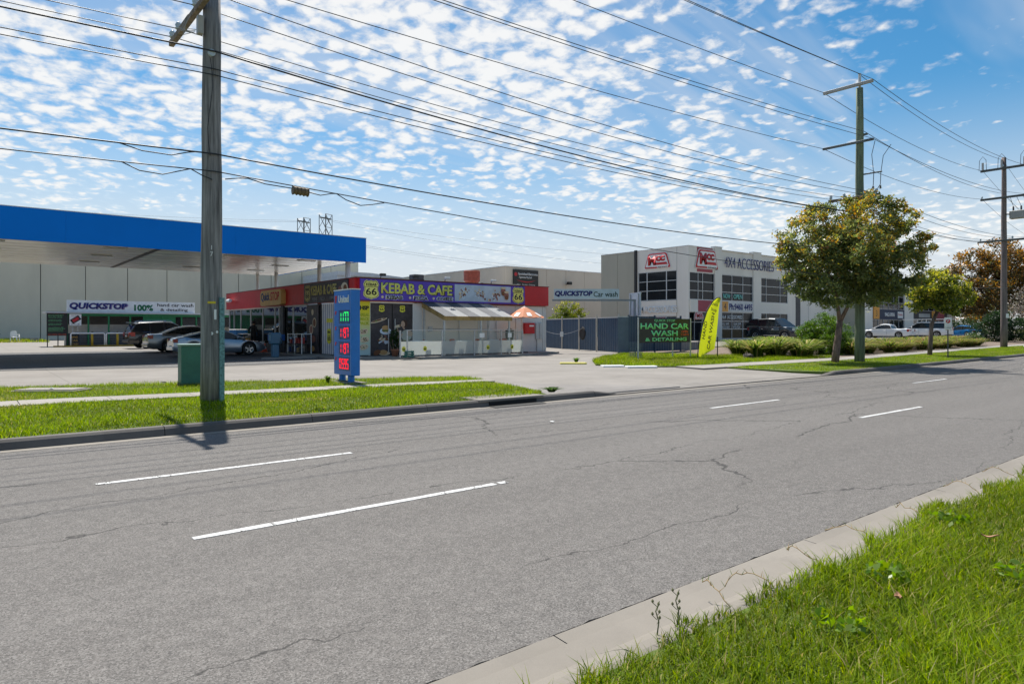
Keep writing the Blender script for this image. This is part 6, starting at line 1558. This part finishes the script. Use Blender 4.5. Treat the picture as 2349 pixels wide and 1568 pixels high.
tree('gum_tree', 'leafy street tree with golden brown tips before the green power pole', (29.65, 14.23, vz(29.65, 14.2)), bl, 46000, .165, GUM, TIP, .15,
     ([(0, 0, -.1), (.06, 0, .5), (.17, .02, 1.3), (.24, .03, 1.8)], (.17, .12)),
     [([(.23, .03, 1.75), (.15, .05, 2.4), (.0, .1, 3.4), (-.5, .2, 4.6)], .095, .03), ([(.23, .03, 1.75), (.6, 0, 2.5), (.85, -.1, 3.4), (1.1, -.1, 5.0)], .09, .03), ([(.15, .05, 2.8), (-.4, -.2, 3.4), (-1.1, -.3, 4.4)], .06, .02),
      ([(.8, -.05, 3.3), (1.5, .3, 4.3), (2.3, .4, 5.1)], .06, .02), ([(.1, .1, 3.2), (.5, .6, 4.6), (.7, .7, 6.2)], .05, .015)], m_bark, 11, clumps=460, spread=.135)
k2 = 37.9 / 1566
bl = [((x - 2122) * k2, w, 1.65 + (753 - y) * k2 - .19, r * k2) for x, y, r, w in ((2105, 660, 32, 0), (2150, 645, 30, .3), (2175, 670, 34, -.2), (2130, 680, 30, .3), (2200, 680, 22, .1), (2150, 690, 28, -.5), (2095, 690, 22, .2), (2140, 665, 34, .7), (2140, 660, 30, -.7), (2185, 700, 20, .3))]
tree('street_tree', 'smaller yellow green street tree before the white canopy ute', (41.67, 14.75, vz(41.7, 14.7)), bl, 16000, .16, [(.15, .18, .03), (.20, .23, .04), (.11, .14, .025), (.085, .115, .025)], [(.40, .40, .06), (.46, .40, .08), (.34, .33, .06)], .0,
     ([(0, 0, -.1), (.05, 0, .8), (.12, .02, 1.7), (.45, .05, 2.4)], (.13, .09)), [([(.4, .05, 2.35), (.8, .1, 3.0), (1.1, 0, 3.8)], .07, .02), ([(.4, .05, 2.35), (.2, 0, 3.0), (-.2, .1, 3.8)], .06, .02), ([(.4, .05, 2.3), (.6, -.3, 3.1), (.7, -.4, 4.0)], .05, .02)], m_barkd, 12, clumps=240, spread=.14)
k3 = 95 / 1566
RUST = [(.13, .10, .035), (.18, .11, .035), (.10, .095, .04), (.24, .12, .03), (.08, .085, .035)]
bl = [((x - 2290) * k3, w, 1.65 + (753 - y) * k3 - .3, r * k3) for x, y, r, w in ((2215, 640, 40, 0), (2250, 610, 42, 1), (2300, 600, 46, 0), (2345, 620, 50, 1), (2260, 660, 50, -1), (2320, 665, 55, 0), (2380, 670, 60, 0), (2235, 700, 34, 0), (2290, 715, 40, 2), (2420, 640, 60, 1))]
tree('large_tree', 'large rusty olive tree at far right behind the far power pole', (112.4, 31.2, .5), bl, 26000, .42, RUST, [(.36, .19, .05), (.3, .16, .05)], .3,
     ([(0, 0, -.1), (.2, 0, 2), (.1, 0, 4.2)], (.45, .3)), [([(.1, 0, 4), (-2, 0, 6), (-4, 0, 8)], .2, .06), ([(.1, 0, 4), (1.5, 0, 6.5), (2.5, 0, 9)], .2, .06)], m_barkd, 13, clumps=380, spread=.26)
bl = [((x - 2360) * k3 * .9, w, 1.65 + (753 - y) * k3 * .9 - .3, r * k3 * .9) for x, y, r, w in ((2330, 700, 38, 0), (2370, 690, 45, 0), (2345, 740, 34, 0), (2400, 730, 50, 0))]
tree('grey_tree', 'thin grey leafed tree at the right edge beside the rusty tree', (106, 24.5, .45), bl, 7000, .3, [(.16, .14, .12), (.2, .17, .15), (.11, .11, .08)], None, 0, ([(0, 0, -.1), (.1, 0, 2.4)], (.25, .12)), [([(.1, 0, 2.3), (-1, 0, 4)], .1, .03), ([(.1, 0, 2.3), (1, 0, 4)], .1, .03)], m_barkd, 14, clumps=300, spread=.3)
k4 = 52 / 1566
tree('lime_tree', 'small bright lime tree behind the blue gate', (40.2, 42, .35), [((x - 1340) * k4, w, 1.65 + (753 - y) * k4 - .35, r * k4) for x, y, r, w in ((1320, 715, 20, 0), (1345, 705, 24, 0), (1370, 718, 16, 0), (1335, 735, 28, 0), (1360, 740, 24, .5), (1300, 738, 14, 0))], 5200, .16,
     [(.13, .17, .02), (.18, .22, .03), (.09, .13, .02)], [(.36, .34, .06)], .4, ([(0, 0, -.1), (0, 0, 1.2)], (.09, .06)), [([(0, 0, 1.1), (.3, 0, 2.)], .05, .02), ([(0, 0, 1.1), (-.4, 0, 2.)], .05, .02)], m_barkd, 15, clumps=160, spread=.15)
# distant tree belt along the skyline at the far right
for i, (x, y, s_, lb) in enumerate(((135, 30, 1., 'distant olive tree beyond the rusty tree, nearer one'), (150, 44, 1.25, 'distant olive tree beyond the rusty tree, farther one'), (170, 28, 1.2, 'distant olive tree down the road at the right edge'))):
    tree('distant_tree', lb, (x, y, .5), [(0, 0, 5 * s_, 3 * s_), (-2 * s_, 0, 4 * s_, 2.4 * s_), (2.2 * s_, 0, 4.2 * s_, 2.4 * s_), (.5, 0, 2.5 * s_, 2 * s_)], 4500, .5, RUST + GUM, None, 0, ([(0, 0, -.1), (0, 0, 4)], (.3, .15)), [], m_barkd, 20 + i, clumps=130, spread=.35, group='trees far down the road')
# shrubs
def shrub(name, label, loc, blobs, n, length, cols, seed, wid=.3, clumps=200, spread=.12, group=None, tips=None):
    t = thing(name, label, 'shrub', loc, 0, group); rs = np.random.default_rng(seed)
    P, O = clumpy(rs, [(*(CR * u + CD * w), z, r) for u, w, z, r in blobs], n, clumps, spread, .35)
    P[:, 2] = np.maximum(P[:, 2], .03)
    V, F = leaves(rs, P, len(P), length, wid, -.5)
    c = palette(rs, len(P), cols)
    if tips is not None:
        m = (rs.uniform(0, 1, len(P)) < .25) & (O > .9); c[m] = palette(rs, m.sum(), tips)
    soup('foliage', V, F, m_leaf, t, np.repeat(c, 4, 0))
    for k in range(5):
        a = k * 1.26; MB().tube([(0, 0, -.05), (.15 * math.cos(a), .15 * math.sin(a), .35), (.3 * math.cos(a), .3 * math.sin(a), .8)], [.03, .022, .01], 6).build('stem', m_barkd, t)
    return t
shrub('round_shrub', 'rounded bright green shrub behind the gum tree trunk', (37.5, 18.6, gz(37, 18)), [(0, 0, 1.05, 1.15), (-.8, 0, .8, .95), (.8, .2, .85, .95), (0, -.6, .7, 1.), (.1, .2, 1.55, .8)], 26000, .13, [(.07, .14, .018), (.11, .19, .025), (.05, .10, .018), (.14, .21, .03)], 31, .22, 330, .11)
shrub('dark_shrub', 'large dark green shrub at the right beside the far pole', (80, 22.3, .4), [(0, 0, 1.3, 1.6), (-1.4, 0, 1.0, 1.2), (1.4, 0, 1.2, 1.4), (.3, 0, 2.0, 1.1), (2.6, 0, 1.0, 1.2)], 14000, .2, [(.02, .045, .015), (.03, .06, .018), (.015, .03, .012)], 32, .3, 300, .16)
shrub('dark_shrub', 'low dark shrub behind the blue hatchback', (101, 33, .5), [(0, 0, 1.0, 1.3), (-1.6, 0, .9, 1.2), (1.8, 0, 1.0, 1.4)], 5000, .25, [(.02, .045, .015), (.03, .06, .018)], 33, .3, 120, .2)
shrub('flowering_shrub', 'shrub dotted with white flowers in the far garden bed', (67.6, 20.6, .32), [(0, 0, .45, .6), (.5, 0, .4, .5), (-.4, 0, .35, .45)], 3000, .12, [(.06, .1, .03), (.09, .13, .04)], 34, .35, 90, .1, None, [(.8, .8, .8)])
shrub('low_shrub', 'low yellow green shrub beside the far right footpath', (86, 21.6, .35), [(0, 0, .5, .8), (1.2, 0, .45, .7)], 2500, .16, [(.14, .16, .03), (.2, .2, .05)], 35, .3, 80, .12)
shrub('potted_shrub', 'bushy potted plant left of the glass fence by the shop door', (15.95, 28.4, fz - .02), [(0, 0, .75, .28), (0, 0, 1.0, .26), (.05, 0, .55, .24)], 1800, .1, [(.025, .055, .015), (.04, .08, .02)], 36, .35, 70, .05)
t = thing('plant_pot', 'terracotta pot holding the bushy plant by the shop door', 'pot', (15.95, 28.4, fz - .02))
MB().lathe([(.12, 0), (.18, .28), (.21, .29), (.21, .34), (.17, .34), (.16, .28)], n=18).build('pot_body', M('terracotta', (.3, .13, .08), .8), t, sm=True)
# strappy tussocks
def tussock(label, x, y, r, h, n, cols, seed, z=None, group='strappy tussocks in the garden bed'):
    rs = np.random.default_rng(seed); a = rs.uniform(0, 2 * np.pi, n); out = r * rs.uniform(.25, 1.15, n); hh = h * rs.uniform(.6, 1.1, n)
    b0 = np.stack([np.cos(a), np.sin(a)], 1); w = rs.uniform(.014, .036, n); side = np.stack([-b0[:, 1], b0[:, 0]], 1)
    base = b0 * (r * .22 * rs.uniform(0, 1, (n, 1)))
    ts = [0, .4, .75, 1.]; V = []
    for t_ in ts:
        xy = base + b0 * (out * t_ ** 1.4)[:, None]; zz_ = hh * (1.55 * t_ - .95 * t_ ** 2.2) ; ww = w * (1 - .85 * t_ ** 2)
        V.append(np.c_[xy + side * ww[:, None], zz_]); V.append(np.c_[xy - side * ww[:, None], zz_])
    V = np.stack(V, 1).reshape(-1, 3); q = np.arange(n)[:, None, None] * 8 + np.array([[0, 2, 3, 1], [2, 4, 5, 3], [4, 6, 7, 5]])[None]
    c = np.repeat(palette(rs, n, cols, .45), 8, 0)
    return soup('tussock', V, q.reshape(-1, 4), m_blade, None, c, loc=(x, y, gz(x, y) if z is None else z), label=label, category='plant', group=group)
LOM = [(.20, .26, .05), (.13, .20, .03), (.28, .30, .08), (.46, .40, .18), (.09, .14, .02), (.06, .10, .02)]
LOG = [(.12, .17, .03), (.17, .21, .04), (.32, .26, .11), (.26, .16, .09), (.20, .23, .05), (.07, .10, .02)]
nth = ('first', 'second', 'third', 'fourth', 'fifth', 'sixth', 'seventh', 'eighth', 'ninth', 'tenth', 'eleventh', 'twelfth', 'thirteenth', 'fourteenth', 'fifteenth', 'sixteenth', 'seventeenth', 'eighteenth')
for i, (x, y, r, h) in enumerate(((30.6, 18.6, .85, .95), (32.0, 18.3, .9, 1.0), (33.2, 19.2, .95, 1.05), (32.6, 17.5, .8, .8), (34.1, 17.9, .9, .95), (31.6, 20.2, .9, .9), (34.6, 19.6, .9, 1.0), (36.6, 21.0, .9, 1.0))):
    tussock('%s strappy tussock left of the round green shrub, counted from the flag' % nth[i], x, y, r * 1.5, h * 1.35, 460, LOM, 50 + i)
ts_ = [(38.2 + i * 1.75 + .3 * math.sin(i * 2.2), 17.4 + i * .12 + .5 * math.sin(i * 1.3), .75 + .12 * math.sin(i * 3), .8 + .1 * math.cos(i * 2)) for i in range(16)]
for i, (x, y, r, h) in enumerate(ts_): tussock('%s low tussock along the footpath counted from the green pole' % nth[i], x, max(y, fr1(x) + .7), r * 1.45, h * 1.15, 380, LOG, 80 + i, group='low tussocks beside the footpath')
for i in range(14):
    x = 39 + i * 2.0; tussock('%s tussock of the back row before the parked utes' % nth[i], x, fr1(x) + 2.4 + .4 * math.sin(i * 2.9), 1.35, 1.15, 360, LOG, 120 + i, group='back row of tussocks before the car park')
tussock('strappy plant beside the showroom entry behind the flag', 45.8, 31.8, .8, 1.0, 200, LOM, 150)
tussock('small weed tuft at the foot of the price pylon', 7.55, 17.0, .12, .28, 40, [(.1, .16, .03)], 151, vz(7.5, 17)); tussock('weed tuft at the tip of the verge by the drain', 10.9, 11.95, .28, .16, 120, [(.06, .12, .02), (.09, .15, .03)], 152, vz(10.6, 12), 'weeds')
tussock('weed tuft by the yellow kerb block', 20.2, 20.6, .2, .3, 60, [(.1, .2, .02)], 153, gz(20, 20.5))
# ------------------------------------------------------------------ grass (nobody could count it)
GR = [(.135, .205, .004), (.175, .25, .006), (.21, .28, .010), (.10, .16, .006), (.245, .295, .018)]
STRAW = [(.36, .30, .12), (.30, .26, .09), (.42, .36, .18)]
def grass(name, label, xr, y0, y1, dens, h, w, zf, seed, straw=.05, seg=2, lean=.5, patch=.5, cols=GR, edge=.0):
    rs = np.random.default_rng(seed)
    xs = np.linspace(xr[0], xr[1], 60); lo = min(y0(x) for x in xs); hi = max(y1(x) for x in xs)
    n = int(dens * (xr[1] - xr[0]) * (hi - lo))
    x = rs.uniform(xr[0], xr[1], n); y = rs.uniform(lo, hi, n)
    g0 = np.interp(x, xs, [y0(v) for v in xs]); g1 = np.interp(x, xs, [y1(v) for v in xs])
    wob = .035 * np.sin(x * 9.1) + .03 * np.sin(x * 23.7 + 1) + .025 * np.sin(x * 4.3)
    k = (y > g0 - edge + wob) & (y < g1 + edge + wob); x, y = x[k], y[k]; n = len(x)
    pat = .5 + .25 * np.sin(x * 1.9 + 1.3 * np.sin(y * 2.3)) + .25 * np.sin(y * 2.7 + 1.7 * np.sin(x * 1.1 + 2))
    gx_, gy_ = np.linspace(xr[0], xr[1], 160), np.linspace(lo, hi, 60)
    G_ = np.array([[zf(a, b) for b in gy_] for a in gx_])
    fx = np.clip((x - gx_[0]) / (gx_[1] - gx_[0]), 0, 158.999); fy = np.clip((y - gy_[0]) / (gy_[1] - gy_[0]), 0, 58.999)
    i, j = fx.astype(int), fy.astype(int); u, v = fx - i, fy - j
    z = G_[i, j] * (1 - u) * (1 - v) + G_[i + 1, j] * u * (1 - v) + G_[i, j + 1] * (1 - u) * v + G_[i + 1, j + 1] * u * v
    a = rs.uniform(0, 2 * np.pi, n); dirs = np.stack([np.cos(a), np.sin(a)], 1); sd_ = np.stack([-np.sin(a + rs.normal(0, .5, n)), np.cos(a)], 1)
    hh = h * rs.uniform(.45, 1.2, n) * (1 - patch * .5 + patch * pat); ln = hh * lean * rs.uniform(.1, 1.5, n); ww = w * rs.uniform(.6, 1.3, n)
    B = np.c_[x, y, z - .01]
    def at(t_, k_):
        c = B + np.c_[dirs * (ln * t_ ** 1.7)[:, None], hh * t_ * (1 - .18 * t_)]; o = np.c_[sd_ * (ww * k_)[:, None], np.zeros(n)]; return c, o
    c0, o0 = at(0, .5); c1, o1 = at(.55, .42); c2, _ = at(1., 0.)
    col_ = palette(rs, n, cols, .3); col_ *= (.72 + .5 * pat)[:, None]
    dry = np.clip(np.sin(x * .83 + 2 * np.sin(y * 1.31 + 1)) * np.sin(y * 1.7 + 1.2 * np.sin(x * .57)) * 1.6 - .75, 0, 1)
    col_ = col_ * (1 - .45 * dry[:, None]) + np.array([.26, .24, .06]) * (.45 * dry[:, None])
    m = rs.uniform(0, 1, n) < straw + .3 * dry; col_[m] = palette(rs, m.sum(), STRAW)
    if seg == 2:
        V = np.stack([c0 - o0, c0 + o0, c1 + o1, c1 - o1, c2], 1).reshape(-1, 3); b = np.arange(n)[:, None] * 5
        F = np.concatenate([b + np.array([[0, 1, 2]]), b + np.array([[0, 2, 3]]), b + np.array([[3, 2, 4]])]); per = 5
    else:
        V = np.stack([c0 - o0, c0 + o0, c2], 1).reshape(-1, 3); F = np.arange(n)[:, None] * 3 + np.array([[0, 1, 2]]); per = 3
    return soup(name, V, F, m_blade, None, np.repeat(np.clip(col_, 0, 1), per, 0), label=label, category='grass', kind='stuff')
nz = lambda x, y: .11 + .012 * max(0, 2 - y)
ned = lambda x: 2.17 + .10 * math.sin(x * 1.7) * math.sin(x * .63 + 1) + .05 * math.sin(x * 5.1)
grass('near_grass', 'long bright green grass of the near verge beside the camera', (2.0, 9.0), lambda x: .35, ned, 5200, .12, .0062, nz, 201, .07, 2, .85, .75)
grass('near_grass_beyond', 'bright green grass of the near verge further along the kerb', (9.0, 26.0), lambda x: 0., ned, 1500, .12, .009, nz, 202, .06, 2, .8, .75)
grass('near_grass_behind', 'bright green grass of the near verge beneath the camera', (-6, 9.0), lambda x: -2.2, lambda x: .36 if x > 2 else ned(x), 900, .12, .009, nz, 203, .05, 1, .8, .7)
grass('verge_grass', 'mown bright green grass between the far kerb and the footpath at left', (-9, 11.3), lambda x: verge_a0(x) + .06, lambda x: lo_fp(x) + .05, 1500, .085, .010, lambda x, y: vz(x, y) - .012, 204, .035, 2, .7, .6, edge=.03)
grass('inner_verge_grass', 'bright green grass strip behind the footpath round the green cabinet', (-9, 11.7), lambda x: hi_fp(x) - .05, lambda x: max(edge_b(x), hi_fp(x) + .02), 1100, .10, .011, lambda x, y: vz(x, y) - .012, 205, .05, 1, .7, .8)
grass('right_verge_grass', 'mown grass between the far kerb and the right footpath', (22.75, 75), lambda x: vr0(x) + .05, lambda x: fr0(x) - .02, 620, .08, .013, lambda x, y: vz(x, y) - .012, 206, .04, 1, .7, .5)
grass('corner_lawn_grass', 'longer bright grass around the hand wash board and flag', (19.5, 34), lambda x: is0(x) + .03, is1, 700, .16, .015, lambda x, y: vz(x, y) + .005, 207, .05, 1, .7, .8)
grass('back_grass', 'rough grass before the grey warehouse at left', (-8, 6.3), lambda x: 72, lambda x: 85, 60, .3, .05, lambda x, y: gz(x, y), 208, .1, 1, .6, .6)
# dry runners creeping over the near kerb and a weed stalk
def runner(label, x, y, seed):
    r_ = random.Random(seed); t = thing('grass_runner', label, 'runner', (x, y, nz(x, y)), r_.uniform(.9, 2.2), 'dry grass runners over the near kerb')
    pts = [(0, 0, .01)]; a = 0
    for k in range(9): a += r_.uniform(-.5, .5); p = pts[-1]; pts.append((p[0] + .04 * math.cos(a), p[1] + .04 * math.sin(a), max(.012, .02 + .07 * math.sin((k + 1) / 9 * math.pi) * r_.uniform(.5, 1.2))))
    MB().tube(pts, .003, 5).build('stolon', M('runner_tan', (.36, .25, .12), .8), t, sm=True)
    for k in range(1, 10, 1):
        p = pts[k]; b = r_.uniform(0, 6.28); MB().tube([p, (p[0] + .03 * math.cos(b), p[1] + .03 * math.sin(b), p[2] + .03)], [.0025, .0006], 4).build('blade', M('runner_green', (.14, .2, .04), .7) if k % 2 else M('runner_tan', (.36, .25, .12), .8), t)
for i, (x, lb) in enumerate(((3.3, 'curled dry runner nearest the bottom edge'), (3.75, 'dry runner beside the tall weed stalk'), (4.35, 'dry runner lying over bare kerb'), (5.1, 'arched dry runner at the middle of the near kerb'), (6.0, 'dry runner past the bare concrete patch'), (7.3, 'dry runner toward the right edge'), (8.4, 'farthest dry runner along the near kerb'))): runner(lb, x, 2.16, 300 + i)
wd_ = thing('weed_stalk', 'thin flowering weed stalk standing at the near kerb edge', 'weed', (2.72, 2.2, nz(2.8, 2.1)))
for k, (bx, by, h_) in enumerate(((0, 0, .17), (.16, .0, .19))):
    MB().tube([(bx, by, 0), (bx + .015, by, h_ * .4), (bx - .01, by, h_ * .75), (bx + .02, by, h_)], [.004, .0035, .003, .002], 5).build('stem', M('weed_stem', (.13, .14, .05), .7), wd_)
    for j in range(5):
        z_0 = h_ * (.35 + .13 * j); a = j * 2.2; q5 = .022
        MB().tube([(bx, by, z_0), (bx + q5 * math.cos(a), by + q5 * math.sin(a), z_0 + .02)], .0018, 4).build('twig', M('weed_stem', (.13, .14, .05), .7), wd_)
        MB().lathe([(.001, 0), (.007, .006), (.006, .014), (.001, .02)], (bx + q5 * math.cos(a), by + q5 * math.sin(a), z_0 + .018), 6).build('bud', M('weed_bud', (.2, .19, .09), .7), wd_)
for i, (x, y, lb) in enumerate(((4.3, 1.75, 'broad leafed weed rosette nearest the kerb in the near grass'), (5.9, 1.95, 'broad leafed weed rosette further along the near grass'), (4.9, 1.25, 'broad leafed weed rosette deepest in the near grass'), (3.4, 1.6, 'broad leafed weed rosette at the bottom of the near grass'))):
    rs = np.random.default_rng(400 + i); n = 60
    a = rs.uniform(0, 6.28, n); rr_ = .13 * rs.uniform(.2, 1, n) ** .6
    V, F = leaves(rs, np.c_[rr_ * np.cos(a), rr_ * np.sin(a), .07 + .05 * rs.uniform(0, 1, n)], n, .055, .6, -.2)
    soup('weed_rosette', V, F, m_leaf, None, np.repeat(palette(rs, n, [(.14, .22, .02), (.18, .27, .03), (.11, .18, .02)]), 4, 0), loc=(x, y, nz(x, y)), label=lb, category='weed', group='broad leafed weeds in the near grass')
lf_ = M('dry_leaf', (.36, .19, .10), .8, var=.3, scale=40)
for i, (x, y, lb) in enumerate(((3.95, 1.55, 'curled dry brown leaf lying in the near grass'), (5.6, 1.6, 'second dry brown leaf deeper in the near grass'))):
    vs = []
    for k in range(7):
        t_ = k / 6; w_ = .022 * math.sin(math.pi * (t_ * .9 + .05)); vs += [(.11 * (t_ - .5), -w_, .012 * math.cos(t_ * 5) + .008), (.11 * (t_ - .5), 0, .012 * math.cos(t_ * 5)), (.11 * (t_ - .5), w_, .012 * math.cos(t_ * 5) + .01)]
    MB().add(vs, [(3 * k + j, 3 * k + 3 + j, 3 * k + 4 + j, 3 * k + 1 + j) for k in range(6) for j in range(2)]).build('dry_leaf', lf_, None, (x, y, nz(x, y) + .085), i * 1.3 + .5, label=lb, category='leaf')
